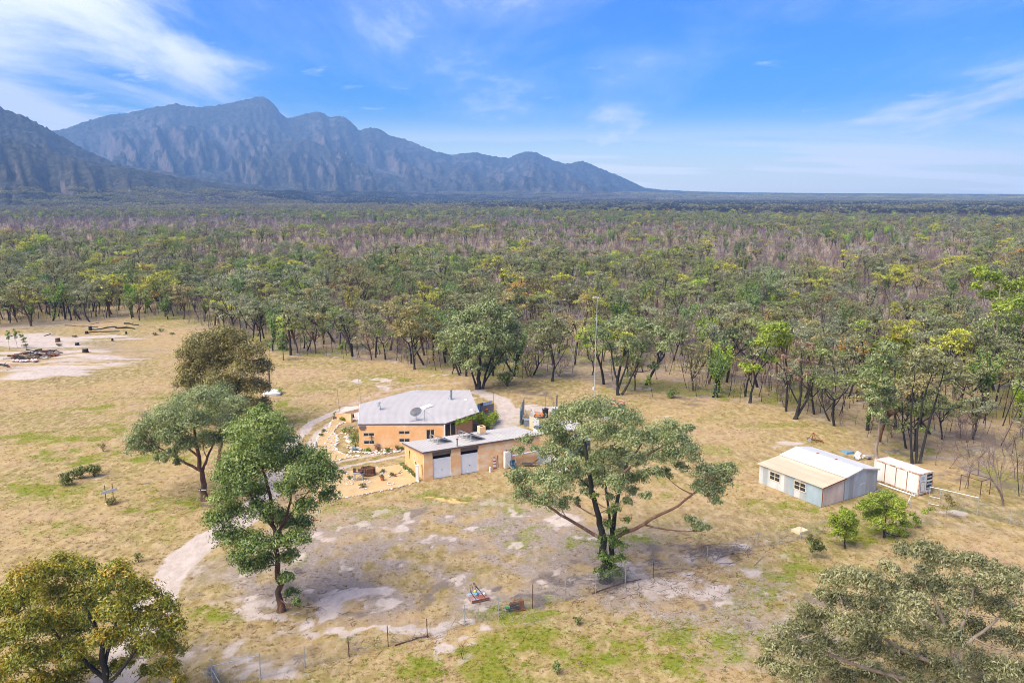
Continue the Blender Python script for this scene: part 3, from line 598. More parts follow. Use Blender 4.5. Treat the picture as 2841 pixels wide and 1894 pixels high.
GUMS = [gum(11, 11, 5, .27), gum(12, 10, 6, .30, rr=.105), gum(13, 12, 4, .22, low=3), gum(14, 9, 5, .32, fork=.36), gum(15, 11, 6, .26, low=4, rr=.10), gum(16, 10, 4, .30, 1.2, rr=.13), gum(17, 12, 5, .2, .8, rr=.10, low=5), gum(18, 8.5, 6, .33, fork=.5, rr=.12), gum(19, 13, 3, .16, .7, rr=.09, low=3, fork=.55), gum(20, 10, 7, .34, .7, rr=.085), gum(21, 11, 4, .26, .55, rr=.12, low=2), gum(22, 9, 3, .24, 1.1, rr=.14, fork=.3)]
for i, (t_, c_) in enumerate(GUMS): KINDS.append(('gum', t_, c_, BARK_BURNT if i % 3 else BARK_BROWN, LF['olive']))
for i in range(3): KINDS.append(('shaggy', *shaggy(31 + i, 9 + i), BARK_BURNT, LF['deep']))
for i in range(4): KINDS.append(('bare', bare(41 + i, 6.5 + .6 * i, 5, r0=.0105, k=3), None, TWIG, None))
for i in range(3): KINDS.append(('white', bare(51 + i, 9.5, 3, r0=.013, k=3, sides=5, dead=True), None, BARK_DEAD, None))
for i in range(3): KINDS.append(('stem', *stem(61 + i, 6 + i), BARK_BURNT, None)[:5])
for i in range(3): KINDS.append(('leafstem', *stem(71 + i, 5.5 + i, 5), BARK_BURNT, LF['olive']))
KIDX = {}
for i, k in enumerate(KINDS): KIDX.setdefault(k[0], []).append(i)
for i, k in enumerate(KINDS):
    if k[0] == 'stem': KINDS[i] = ('stem', k[1], None, BARK_BURNT, None)
def far_patch(seed, kind):
    """forty-eight metres of distant wood: small crowns and stems"""
    rng = np.random.default_rng(seed); tr = MB(); cr = MB(); S = 50.
    nt = 85
    for q in range(nt):
        x, y = rng.uniform(-S / 2, S / 2, 2); h = rng.uniform(5.5, 11)
        kd = kind if rng.random() < (.96 if kind == 'black' else .78) else ('green' if kind != 'green' else 'bare')
        if kd == 'green':
            r = rng.uniform(1.6, 3.0); n = 24; d = rng.normal(size=(n, 3)); d /= np.linalg.norm(d, axis=1)[:, None]; d[:, 2] = np.abs(d[:, 2]) * .9 - .25
            leaves(cr, vec((x, y, h - r * .6)) + d * vec((r, r, r * .7)), 1.5, .85, .1, .5 + .16 * rng.normal() + .14 * rng.normal(size=n), 0, rng)
            tr.tube([(x, y, 0), (x, y, h - r)], [.16, .1], 3, 0, cap=False)
        else:
            for w in range(6 if kd == 'bare' else 4):
                b = vec((x + rng.normal() * .3, y + rng.normal() * .3, h * rng.uniform(.0, .35))); e = b + vec((rng.normal() * 1.1, rng.normal() * 1.1, h * .7))
                tr.tube([b, e], [.10, .04], 3, 1 if kd == 'bare' else 0, cap=False)
            n = 16; c = vec((x, y, h * .72)) + rng.normal(size=(n, 3)) * vec((1.1, 1.1, 1.4)); d = c.copy()
            V = np.stack([c, c + rng.normal(size=(n, 3)) * .12, c + rng.normal(size=(n, 3)) * vec((.7, .7, .9)) + vec((0, 0, .7))], 1).reshape(-1, 3)
            tr.add(V, np.arange(3 * n).reshape(n, 3), 1 if kd == 'bare' else 0)
    return tr, cr
PATCH = [far_patch(81, 'green'), far_patch(82, 'green'), far_patch(83, 'bare'), far_patch(84, 'bare'), far_patch(85, 'black'), far_patch(86, 'black')]
TWIG_FAR = TWIG
def hidden(name, mesh):       # a scatter source: not linked to the scene itself
    return bpy.data.objects.new(name, mesh)
SRC = bpy.data.collections.new('forest_sources')
for i, (nm, t_, c_, bk, lf) in enumerate(KINDS):
    mb = MB(); mb.merge(t_)
    if c_ is not None and c_.n: mb.merge(c_, 1)
    SRC.objects.link(hidden('k%02d' % i, mb.mesh('src_%02d' % i, [bk, lf] if lf else [bk])))
for i, (t_, c_) in enumerate(PATCH):
    mb = MB(); mb.merge(t_)
    if c_.n: mb.merge(c_, 2)
    SRC.objects.link(hidden('k%02d' % (len(KINDS) + i), mb.mesh('src_patch_%d' % i, [BARK_BURNT, TWIG, LF['olive']])))
def gn_scatter(name, pts, rot, scl, kind, tint, coll):
    me = bpy.data.meshes.new(name); n = len(pts); me.vertices.add(n); me.vertices.foreach_set('co', np.asarray(pts, np.float32).ravel())
    a = me.attributes.new('rot', 'FLOAT_VECTOR', 'POINT'); a.data.foreach_set('vector', np.asarray(rot, np.float32).ravel())
    a = me.attributes.new('scl', 'FLOAT_VECTOR', 'POINT'); a.data.foreach_set('vector', np.asarray(scl, np.float32).ravel())
    a = me.attributes.new('kindi', 'INT', 'POINT'); a.data.foreach_set('value', np.asarray(kind, np.int32))
    a = me.attributes.new('tint', 'FLOAT_COLOR', 'POINT'); t = np.concatenate([np.asarray(tint, np.float32), np.ones((n, 1), np.float32)], 1); a.data.foreach_set('color', t.ravel())
    o = link(name, me); o['kind'] = 'stuff'
    ng = bpy.data.node_groups.new(name + '_scatter', 'GeometryNodeTree')
    ng.interface.new_socket('Geometry', in_out='INPUT', socket_type='NodeSocketGeometry'); ng.interface.new_socket('Geometry', in_out='OUTPUT', socket_type='NodeSocketGeometry')
    N = ng.nodes.new; L = ng.links.new; gi = N('NodeGroupInput'); go = N('NodeGroupOutput'); ip = N('GeometryNodeInstanceOnPoints'); ci = N('GeometryNodeCollectionInfo')
    ci.inputs['Collection'].default_value = coll; ci.inputs['Separate Children'].default_value = True; ci.inputs['Reset Children'].default_value = True
    def na(nm, ty):
        q = N('GeometryNodeInputNamedAttribute'); q.data_type = ty; q.inputs['Name'].default_value = nm; return next(s for s in q.outputs if s.enabled and s.name == 'Attribute')
    er = N('FunctionNodeEulerToRotation'); L(na('rot', 'FLOAT_VECTOR'), er.inputs[0])
    L(gi.outputs[0], ip.inputs['Points']); L(ci.outputs[0], ip.inputs['Instance']); ip.inputs['Pick Instance'].default_value = True
    L(na('kindi', 'INT'), ip.inputs['Instance Index']); L(er.outputs[0], ip.inputs['Rotation']); L(na('scl', 'FLOAT_VECTOR'), ip.inputs['Scale']); L(ip.outputs[0], go.inputs[0])
    md = o.modifiers.new('scatter', 'NODES'); md.node_group = ng
    return o
# ------------------------------------------------------------------ forest layout
def polar(r0, r1, sp, azl=R(-40), azr=R(40)):
    P = []; r = r0
    while r < r1:
        s = sp(r) if callable(sp) else sp; n = int((azr - azl) * r / s); a = azl + (np.arange(n) + RNG.uniform(0, 1, n)) * s / r; q = r + RNG.uniform(-.5, .5, n) * s
        P.append(np.stack([q * np.sin(a), q * np.cos(a)], -1)); r += s
    return np.vstack(P)
TINTS = dict(olive=(1, 1, 1), green=(.95, 1.1, .78), yellow=(1.75, 1.75, .5), grey=(1.12, 1.18, 1.5), tan=(1.35, 1.15, 1.05), rust=(1.8, 1.15, .7), lime=(1.35, 1.75, .45), dark=(.62, .78, .72))
def species(X, Y):
    PX, PY = proj(X, Y); n = len(X); u = RNG.random(n)
    n1 = fbm(X * .018, Y * .018, 3, 101); n2 = fbm(X * .006 + 5, Y * .006, 3, 111); n3 = fbm(X * .05, Y * .05, 2, 121)
    PYw = PY + 16 * (n2 - .5)
    purple = np.maximum.reduce([blob(PX, PYw, 250, 528, 520, 20) * 1.3, blob(PX, PYw, 900, 526, 500, 13) * 1.3, blob(PX, PYw, 900, 590, 420, 34) * .75, blob(PX, PYw, 1900, 600, 600, 40) * .70, blob(PX, PYw, 1300, 690, 220, 22) * .9, blob(PX, PYw, 2200, 740, 260, 60) * .65, blob(PX, PYw, 1650, 545, 500, 25) * .5])
    ed = sstep(95, 15, edge_y(PX) - PY); pb = np.clip(np.interp(PY, [470, 560, 650, 720, 800], [.58, .58, .50, .38, .29]) + .85 * purple + 1.3 * (n1 - .5), .05, .97) * (1 - .62 * ed)
    green = u > pb
    kd = np.empty(n, int); v = RNG.random(n); tint = np.ones((n, 3)); w = RNG.random(n)
    pick = lambda nm: RNG.choice(KIDX[nm], n)
    kd[:] = pick('bare'); kd = np.where(~green & (v < .14), pick('white'), kd); kd = np.where(~green & (v > .80), pick('stem'), kd)
    sh = np.clip(.16 + .9 * (n3 - .5) + .25 * purple, .03, .6)
    kd = np.where(green, pick('gum'), kd); kd = np.where(green & (v < sh), pick('shaggy'), kd); kd = np.where(green & (v > .93), pick('leafstem'), kd)
    names = ['olive', 'green', 'yellow', 'grey', 'tan', 'rust', 'lime', 'dark']; prob = np.array([.34, .20, .09, .22, .10, .012, .035, .04]); prob /= prob.sum()
    ti = RNG.choice(8, n, p=prob)
    tint = vec([TINTS[q] for q in names])[ti] * RNG.uniform(.8, 1.22, (n, 1))
    scale = RNG.uniform(.58, 1.12, n) * (.82 + .36 * n3); scale = np.where(np.isin(kd, KIDX['bare']), scale * RNG.uniform(.6, 1.0, n), scale)
    return kd, tint, scale, ti, names
def inside(X, Y, marg=0):
    PX, PY = proj(X, Y); return (PY < edge_y(PX) - marg) & (PX > -260) & (PX < 2620)
HEROXY = []
def forest():
    near = polar(88, 470, lambda r: 4.3 + .0016 * r); near = near[inside(near[:, 0], near[:, 1])]
    # keep the places of the surveyed trees free
    if HEROXY:
        hx = vec(HEROXY); dmin = np.min(np.hypot(near[:, None, 0] - hx[None, :, 0], near[:, None, 1] - hx[None, :, 1]), axis=1); near = near[dmin > 3.6]
    X, Y = near.T; kd, tint, sc, ti, names = species(X, Y)
    PX, PY = proj(X, Y); ey = edge_y(PX); depth = (ey - PY)                          # how far behind the edge, in survey units
    thin = (depth < 40) & (RNG.random(len(X)) < .12) & ~np.isin(kd, KIDX['bare']); keep = ~thin; X, Y, kd, tint, sc, ti, PX, PY, depth = (q[keep] for q in (X, Y, kd, tint, sc, ti, PX, PY, depth))
    rr = np.hypot(X, Y); rot = RNG.uniform(0, 6.283, len(X)); tilt = RNG.normal(0, .05, (len(X), 2))
    # the largest in view become single trees
    isg = np.isin(kd, KIDX['gum'] + KIDX['shaggy'] + KIDX['leafstem']); vis = (PX > -10) & (PX < 2362)
    single = np.zeros(len(X), bool)
    gi = np.where(isg & vis)[0]; single[gi[np.argsort(rr[gi])[:285]]] = True
    bi = np.where(~isg & vis)[0]; single[bi[np.argsort(rr[bi])[:190]]] = True
    adj = dict(olive='olive green', green='mid green', yellow='yellow green', grey='grey green', tan='tan tinged', rust='rusty orange', lime='lime green', dark='dark green')
    meshes = {}
    for i in np.where(single)[0]:
        nm, t_, c_, bk, lf = KINDS[kd[i]]; cn = adj[names[ti[i]]]
        zone = ['behind the charred timber heap', 'beyond the yellow paddock', 'behind the house', 'beyond the rusty lidded tank', 'behind the tin shed', 'behind the container'][int(np.searchsorted([430, 1000, 1400, 1740, 2040], PX[i]))]
        size = 'tall' if sc[i] > .93 else 'low' if sc[i] < .74 else 'middling'
        if nm == 'gum': name, lab, cat = 'gum_tree', f'{size} wood gum with spreading {cn} crown {zone}', 'tree'
        elif nm == 'shaggy': name, lab, cat = 'regrowing_gum', f'{size} burnt gum with shaggy {cn} limb regrowth {zone}', 'tree'
        elif nm == 'leafstem': name, lab, cat = 'young_gum', f'{size} thin young gum with sparse {cn} tufts {zone}', 'tree'
        elif nm == 'bare': name, lab, cat = 'bare_wattle', f'{"tall" if sc[i] > .7 else "low" if sc[i] < .5 else "middling"} leafless purple grey wattle killed by fire {zone}', 'tree'
        elif nm == 'white': name, lab, cat = 'dead_tree', f'{size} bleached white dead tree with bare limbs {zone}', 'tree'
        else: name, lab, cat = 'burnt_stem', f'{size} thin blackened bare stem {zone}', 'tree'
        grp = lab.split(' ', 1)[1] + ', ' + lab.split(' ', 1)[0]
        key = kd[i]
        if key not in meshes: meshes[key] = (t_.mesh('trunk', [bk], True), c_.mesh('crown', [lf]) if (c_ is not None and c_.n and lf) else None)
        tm, cm = meshes[key]
        e = thing(name, lab, cat, (X[i], Y[i], gz(X[i], Y[i])), rot[i], grp); e.rotation_euler = (tilt[i, 0], tilt[i, 1], rot[i]); e.scale = (sc[i],) * 3
        link('trunk' if cm or nm != 'bare' else 'branches', tm, e)
        if cm: o = link('crown', cm, e); o['tint'] = [float(q) for q in tint[i]]
    r = ~single
    mid = polar(470, 1500, lambda r_: 5.0 + .0022 * r_, R(-37), R(37)); mid = mid[inside(mid[:, 0], mid[:, 1])]
    kd2, ti2, sc2, _, _ = species(mid[:, 0], mid[:, 1])
    PXm, PYm = proj(mid[:, 0], mid[:, 1])
    band = np.interp(PXm, [500, 1000, 1500, 2352], [470, 480, 497, 512]); blk = (PYm < band + RNG.normal(0, 1.5, len(mid))) & (PXm > 350) & (RNG.random(len(mid)) < .92)
    kd2 = np.where(blk, RNG.choice(KIDX['stem'] + KIDX['bare'][:2], len(mid)), kd2)
    # understorey of the near wood: leafless saplings and stems
    und = polar(92, 330, 2.9); und = und[inside(und[:, 0], und[:, 1], 3)]; und = und[fbm(und[:, 0] * .05, und[:, 1] * .05, 2, 9) > .40]
    ku = RNG.choice(KIDX['bare'][:2] + KIDX['stem'] * 3 + KIDX['leafstem'] * 2, len(und)); su = RNG.uniform(.25, .9, len(und))
    pts = np.vstack([np.c_[X[r], Y[r], gsample('Z', X[r], Y[r])], np.c_[mid, np.zeros(len(mid))], np.c_[und, gsample('Z', und[:, 0], und[:, 1])]])
    kk = np.concatenate([kd[r], kd2, ku]); tt = np.vstack([tint[r], ti2, RNG.uniform(.7, 1.3, (len(und), 3))]); ss = np.concatenate([sc[r], sc2, su])
    n = len(pts); rot_ = np.c_[RNG.normal(0, .05, (n, 2)), RNG.uniform(0, 6.283, n)]
    o = gn_scatter('forest', pts, rot_, np.repeat(ss[:, None], 3, 1) * RNG.uniform(.8, 1.25, (n, 3)), kk, tt, SRC)
    o['label'] = 'burnt and regrowing eucalypt wood stretching across the plain'; o['category'] = 'forest'
    far = polar(1500, 6800, 52, R(-37), R(37)); PXf, PYf = proj(far[:, 0], far[:, 1]); RF = np.hypot(far[:, 0], far[:, 1])
    zf = mtn_z(far[:, 0], far[:, 1]); kp = zf < 45; far, PXf, PYf, RF, zf = far[kp], PXf[kp], PYf[kp], RF[kp], zf[kp]
    nz = fbm(far[:, 0] * .0015, far[:, 1] * .0015, 3, 131)
    band = np.interp(PXf, [500, 1000, 1500, 2352], [470, 480, 497, 512]); top = np.interp(PXf, [500, 2352], [456, 462])
    base = len(KINDS); kf = np.where(nz > .57, base + RNG.integers(0, 2, len(far)), base + 2 + RNG.integers(0, 2, len(far)))
    kf = np.where((PYf < band) & (PYf > top + 4) & (PXf > 450) & (RNG.random(len(far)) < .85), base + 4 + RNG.integers(0, 2, len(far)), kf)
    kf = np.where(PYf < top, base + RNG.integers(0, 2, len(far)), kf)
    tf = RNG.uniform(.75, 1.2, (len(far), 1)) * np.where(((PYf < top + 3) & (PXf > 1400) & (RNG.random(len(far)) < .35))[:, None], vec((1.9, 1.7, 1.3)), vec((1.08, 1, .92)))
    n = len(far); o = gn_scatter('distant_forest', np.c_[far, zf], np.c_[np.zeros((n, 2)), RNG.uniform(0, 6.283, n)], np.c_[np.full((n, 2), 1.05), RNG.uniform(.85, 1.25, n)], kf, tf, SRC)
    o['label'] = 'distant dark belt of bushland below the mountains'; o['category'] = 'forest'
    print('FOREST', int(single.sum()), int(r.sum()), len(mid), len(und), len(far))
# ------------------------------------------------------------------ the surveyed trees
def C(s):                       # "x y r, x y r" -> clumps
    return [tuple(float(q) for q in p.split()) for p in s.split(',')]
def hero(*a, **k):
    b = G(a[2][0] * 1.2079, a[2][1] * 1.2079); HEROXY.append((b[0], b[1])); return hero_tree(*a, **k)
hero('gum_tree', 'tall green gum with fresh glossy crown beside the pale driveway, straight brown trunk', (645, 1402),
     [([(645, 1402), (640, 1340), (635, 1280), (632, 1220), (622, 1150), (608, 1080), (598, 1010)], .42, 0, .22), ([(632, 1215), (600, 1180), (572, 1130), (555, 1080)], .18, -1), ([(634, 1240), (660, 1180), (672, 1120), (680, 1075)], .2, 1), ([(634, 1225), (690, 1150), (725, 1110)], .14, -.5), ([(636, 1250), (590, 1235), (550, 1210)], .13, 1)],
     C('600 985 45,560 995 38,640 1010 42,570 1030 45,610 1050 40,535 1065 38,575 1085 40,640 1070 34,690 1052 38,728 1060 32,748 1095 34,758 1140 25,720 1105 38,680 1095 34,655 1125 28,545 1118 36,508 1150 30,496 1195 30,535 1180 36,520 1235 30,555 1240 36,590 1255 36,548 1278 26,578 1300 30,608 1290 28,640 1250 26,682 1240 30,694 1205 30,702 1165 28,640 1185 28,598 1175 34,585 1130 32,668 1282 24,656 1330 20,672 1360 17,680 1385 13,598 952 26,628 965 24,520 1095 30,660 1200 26'),
     LF['deep'], BARK_BROWN, .26, .095, 1.25, .4, 3, twig_m=BARK_BROWN, tipcol=.16)
hero('gum_tree', 'broad open gum with blackened trunk and long bare red limbs at the wire fence', (1390, 1335),
     [([(1390, 1335), (1390, 1290), (1386, 1240), (1378, 1190), (1358, 1110), (1345, 1040), (1335, 965)], .62, -.6, .2), ([(1402, 1330), (1404, 1270), (1410, 1200), (1425, 1110), (1440, 1060), (1480, 1010)], .42, 1.5, .25), ([(1384, 1238), (1300, 1190), (1245, 1155), (1205, 1130)], .25, -2.5, .3, 1), ([(1412, 1235), (1500, 1192), (1575, 1152), (1645, 1090)], .27, -2, .3, 1), ([(1432, 1085), (1500, 1035), (1575, 1000)], .2, .5, .3, 1), ([(1366, 1130), (1300, 1070), (1270, 1040)], .12, -1, .4), ([(1405, 1225), (1390, 1110), (1385, 1020)], .2, 2.5, .3), ([(1240, 1152), (1275, 1090)], .1, -2, .4)],
     C('1178 1098 22,1208 1100 32,1250 1106 34,1284 1118 30,1205 1140 28,1248 1150 24,1288 1158 22,1318 1150 16,1302 1095 22,1210 1012 18,1190 1036 15,1228 1030 13,1300 958 38,1340 948 38,1380 942 36,1420 958 34,1455 972 30,1268 985 30,1288 1012 34,1268 1042 28,1320 1022 32,1360 1000 34,1400 1000 34,1440 1010 30,1345 1052 28,1308 1062 24,1380 1052 30,1420 1042 28,1490 1008 30,1522 998 32,1556 1016 34,1580 1042 28,1542 1050 26,1500 1050 26,1545 982 20,1580 985 16,1380 1102 32,1350 1112 22,1412 1110 26,1440 1100 26,1470 1096 24,1452 1130 18,1400 1142 14,1620 1088 28,1650 1098 30,1672 1080 22,1640 1128 26,1610 1118 20,1645 1150 14,1330 1088 20,1420 1070 26,1460 1060 24,1500 1088 20,1530 1088 16,1360 1078 26,1565 1072 16,1592 1120 13,1440 1152 15,1482 1140 14,1270 1074 18,1320 1086 18,1345 1130 14,1415 1165 12,1612 1213 20 -1.7,1588 1194 13 -1.6'),
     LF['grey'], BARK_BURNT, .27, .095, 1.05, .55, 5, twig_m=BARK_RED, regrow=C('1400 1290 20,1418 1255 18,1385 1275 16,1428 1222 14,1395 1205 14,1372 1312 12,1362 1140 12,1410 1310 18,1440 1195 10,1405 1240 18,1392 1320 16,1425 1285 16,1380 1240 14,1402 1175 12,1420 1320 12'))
_t = bpy.data.objects[-1] if False else None
hero('gum_tree', 'spreading grey green gum with reddish scarred trunk carrying a small white sign', (470, 1148),
     [([(470, 1148), (467, 1100), (460, 1060), (448, 1000), (440, 950)], .55, 0, .22), ([(464, 1082), (420, 1060), (372, 1030), (330, 1010)], .26, -1, .3), ([(458, 1050), (410, 1010), (380, 975)], .2, 1, .3), ([(466, 1080), (480, 1040), (505, 990), (520, 950)], .24, 1.5, .3)],
     C('318 1012 28,348 1032 24,372 1056 16,308 1030 20,345 982 34,385 960 36,420 932 36,460 916 34,500 920 30,536 930 26,400 1000 32,440 972 36,480 962 36,520 972 30,428 1022 26,468 1012 28,498 1012 24,370 1006 28,395 1042 16,412 1062 12,520 1002 18'),
     LF['grey'], BARK_BROWN, .30, .09, 1.1, .45, 7)
hero('gum_tree', 'slender grey gum leaning close behind the signposted gum', (503, 1062),
     [([(503, 1062), (507, 1020), (512, 970), (520, 930)], .36, 0, .3), ([(508, 1010), (530, 970), (548, 945)], .15, 1)],
     C('535 935 28,508 902 26,556 948 18,530 970 24,548 985 14,490 930 22'), LF['grey'], BARK_BROWN, .30, .09, 1.1, .4, 8)
hero('dense_tree', 'dense dark brown olive tree standing alone in the yellow paddock', (515, 985),
     [([(515, 985), (508, 930), (500, 870), (496, 810)], .42, 0, .3), ([(520, 985), (545, 900), (555, 850)], .28, 1.5), ([(510, 960), (470, 890), (455, 840)], .26, -1)],
     C('500 776 32,462 790 32,540 780 32,432 815 28,576 810 32,596 846 28,440 852 32,480 830 36,520 820 36,560 850 34,424 880 24,460 890 30,500 880 36,545 890 34,590 890 28,602 930 22,560 930 28,520 925 28,470 922 24,612 942 14,500 835 30,520 765 18'),
     LF['brown'], BARK_BURNT, .34, .14, 1.35, .25, 9, tipcol=.12, flatz=.85)
hero('gum_tree', 'bushy gum with orange gold new leaf standing over the driveway', (255, 1650),
     [([(255, 1650), (250, 1580), (240, 1520), (225, 1450), (190, 1380)], .45, 0, .25), ([(248, 1570), (300, 1510), (345, 1440)], .22, -1, .3), ([(245, 1560), (150, 1480), (90, 1410)], .24, 1, .3), ([(240, 1530), (270, 1420), (280, 1360)], .2, 1.5, .3), ([(250, 1600), (120, 1560), (30, 1500)], .2, -1, .3)],
     C('150 1298 36,100 1318 36,60 1330 32,190 1318 34,270 1318 32,302 1348 32,235 1350 36,332 1368 32,370 1400 34,390 1440 34,30 1370 34,10 1400 34,70 1380 38,130 1370 38,180 1380 36,120 1430 40,70 1440 38,20 1460 38,170 1440 38,220 1412 36,270 1400 36,320 1430 36,282 1462 36,232 1472 30,360 1480 34,400 1490 24,322 1490 26,170 1500 38,120 1500 36,60 1510 38,10 1530 38,208 1532 28,280 1532 26,332 1542 20,380 1540 30,410 1562 18,150 1560 34,90 1570 34,30 1590 34,-30 1400 38,-30 1480 38,-30 1560 38'),
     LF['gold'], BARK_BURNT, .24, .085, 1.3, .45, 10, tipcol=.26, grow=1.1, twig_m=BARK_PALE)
hero('gum_tree', 'large sage green gum with pale forked limbs rising below the orchard trees', (2190, 1650),
     [([(2190, 1650), (2190, 1560), (2192, 1480), (2200, 1440)], .5, 0, .5), ([(2192, 1480), (2120, 1430), (2070, 1390), (2040, 1350)], .22, 0, .3), ([(2192, 1490), (2150, 1380), (2110, 1310)], .2, 1, .3), ([(2194, 1470), (2230, 1380), (2240, 1320)], .2, .5, .3), ([(2190, 1540), (2060, 1490), (1980, 1420), (1930, 1370)], .24, -1, .3), ([(2190, 1580), (2000, 1540), (1880, 1490), (1820, 1460)], .22, -1.5, .3), ([(2194, 1500), (2280, 1430), (2330, 1390)], .2, 1, .3)],
     C('2078 1268 28,2120 1268 32,2160 1288 32,2200 1288 28,2240 1288 30,2280 1308 32,2310 1340 28,2332 1370 24,1910 1335 32,1950 1328 32,1990 1335 32,2030 1350 32,1890 1370 26,1930 1380 32,1980 1390 34,2030 1392 36,2082 1330 22,2100 1400 38,2150 1420 36,2200 1390 32,2250 1380 34,2300 1400 34,2340 1420 32,2050 1440 36,2000 1430 26,2110 1460 38,2180 1470 36,2250 1450 36,2310 1470 36,2360 1480 34,1800 1450 28,1840 1440 32,1870 1455 28,1780 1490 30,1830 1490 34,1870 1500 30,1760 1530 28,1800 1540 32,1850 1550 34,1900 1530 34,1950 1500 34,2000 1490 36,1940 1560 36,2000 1550 38,2060 1510 38,2060 1570 38,2120 1530 38,2180 1540 36,2240 1520 38,2300 1540 38,2350 1550 38,2070 1362 34,2120 1350 36,2160 1352 34,2212 1340 32,2262 1342 32,1860 1412 28,1900 1432 34,1950 1442 34,1890 1480 30,1990 1462 30,2040 1310 26,2120 1310 26,2330 1320 24,1850 1400 18,2120 1590 38,2200 1590 38,2290 1590 38'),
     LF['sage'], BARK_PALE, .26, .08, 1.05, .55, 12, grow=1.03, tipcol=.2)
hero('orchard_tree', 'bright green upright fruit tree with narrow shoots near the shed', (1940, 1258), [([(1940, 1258), (1940, 1235), (1938, 1200)], .14, 0, .4)],
     C('1940 1192 18,1920 1206 16,1960 1206 16,1940 1222 20,1925 1226 14,1956 1228 13,1935 1172 9,1915 1188 9,1962 1184 9,1948 1180 9'), LF['bright'], BARK_BURNT, .20, .075, 1.5, -.5, 13, cat='tree', flatz=1.25)
hero('orchard_tree', 'largest bright green rounded fruit tree in front of the container', (2030, 1234), [([(2030, 1234), (2034, 1205), (2036, 1170)], .17, 0, .4), ([(2033, 1212), (2060, 1190)], .08, 0), ([(2033, 1215), (2005, 1180)], .08, 0)],
     C('2010 1152 20,2040 1146 20,2064 1162 18,1985 1166 15,2030 1176 24,2060 1186 20,2000 1186 18,2080 1206 15,2050 1214 15,2016 1202 18,2074 1224 12,1990 1152 11,2025 1140 12'), LF['bright'], BARK_BURNT, .20, .085, 1.5, 0, 14)
hero('orchard_tree', 'small sparse bright green sapling leaning beside the wire gate', (2098, 1211), [([(2098, 1211), (2100, 1195), (2112, 1182)], .05, 0, .5), ([(2102, 1195), (2135, 1172)], .03, 0)],
     C('2105 1192 9,2096 1181 7,2124 1176 8,2140 1170 7,2110 1201 7'), LF['bright'], BARK_PALE, .18, .09, 1.4, -.2, 15)
hero('orchard_tree', 'dull green small fruit tree in the grass below the cream slab', (1862, 1284), [([(1862, 1284), (1866, 1265), (1868, 1245)], .08, 0, .4), ([(1860, 1283), (1858, 1262)], .05, 0)],
     C('1865 1245 13,1880 1250 13,1870 1262 11,1888 1262 9,1860 1230 7'), LF['bush'], BARK_PALE, .18, .075, 1.3, .2, 16)
hero('orchard_tree', 'brownish green small fruit tree behind the chain wire by the gate', (2172, 1189), [([(2172, 1189), (2175, 1170), (2180, 1152)], .06, 0, .4)],
     C('2180 1150 10,2191 1160 10,2172 1165 8,2178 1140 6'), LF['brown'], BARK_PALE, .18, .085, 1.2, .2, 17)
# forest edge
hero('gum_tree', 'big silver green gum with a domed crown at the wood edge behind the house', (1098, 893),
     [([(1098, 893), (1099, 860), (1105, 810), (1120, 760)], .62, 0, .25), ([(1108, 892), (1118, 850), (1140, 790)], .4, 2, .3), ([(1094, 890), (1080, 840), (1068, 780)], .3, -2, .3), ([(1112, 880), (1140, 835), (1165, 800)], .25, 1, .3)],
     C('1060 740 24,1090 724 25,1125 714 26,1155 734 26,1180 756 22,1194 776 14,1045 770 22,1080 770 28,1120 766 30,1155 780 26,1176 800 18,1060 808 24,1100 808 28,1135 814 24,1050 834 14,1080 840 20,1120 844 18,1150 830 15'), LF['grey'], BARK_BURNT, .5, .17, 1.25, .4, 21, tipcol=.2)
hero('gum_tree', 'wide grey olive gum over leaning black trunks beside the mast', (1420, 907),
     [([(1420, 907), (1418, 880), (1410, 840), (1400, 790)], .42, 0, .3), ([(1428, 906), (1450, 870), (1475, 810)], .36, 1, .3), ([(1420, 895), (1440, 840), (1445, 780)], .3, 2, .3)],
     C('1380 770 20,1410 750 22,1440 744 24,1475 754 24,1510 765 22,1545 780 16,1400 800 22,1440 790 24,1480 800 22,1520 800 18,1420 830 15,1460 830 16,1500 842 13,1440 862 10'), LF['grey'], BARK_BURNT, .5, .17, 1.1, .4, 22)
hero('gum_tree', 'vivid lime green gum with layered crown at the wood edge', (1722, 925), [([(1722, 925), (1730, 880), (1755, 820), (1775, 770)], .3, 0, .3), ([(1728, 890), (1715, 850)], .14, -.5), ([(1745, 850), (1790, 800)], .16, 1)],
     C('1770 760 20,1792 755 18,1802 776 18,1760 786 18,1790 790 16,1735 790 12,1720 850 15,1704 842 12,1740 846 12,1756 820 12,1782 828 10'), LF['bright'], BARK_BURNT, .46, .2, 1.2, .2, 23)
hero('dying_gum', 'dying gum with withered pinkish brown leaves on black forked trunks', (1826, 962), [([(1826, 962), (1838, 920), (1842, 870), (1840, 810)], .4, 0, .25), ([(1832, 955), (1862, 900), (1872, 840)], .32, 1, .25), ([(1836, 930), (1805, 870), (1798, 820)], .2, -1, .3)],
     C('1830 788 13,1860 800 14,1800 820 13,1840 830 15,1872 832 11,1810 852 11,1856 860 11,1830 872 10,1886 852 6'), LF['dead'], BARK_BURNT, .4, .16, .55, .5, 24, twig_m=BARK_PALE)
hero('gum_tree', 'tall blue green gum with a pale trunk beside a black stump by the container', (2012, 1056), [([(2012, 1056), (2016, 1000), (2024, 930), (2034, 840)], .3, 0, .25)],
     C('2040 800 20,2020 830 24,2050 840 22,2000 860 22,2030 880 24,2010 910 22,2040 930 18,2010 950 18,2052 900 16,2030 970 13,1990 896 14'), LF['grey'], BARK_PALE, .44, .15, 1.2, .5, 25)
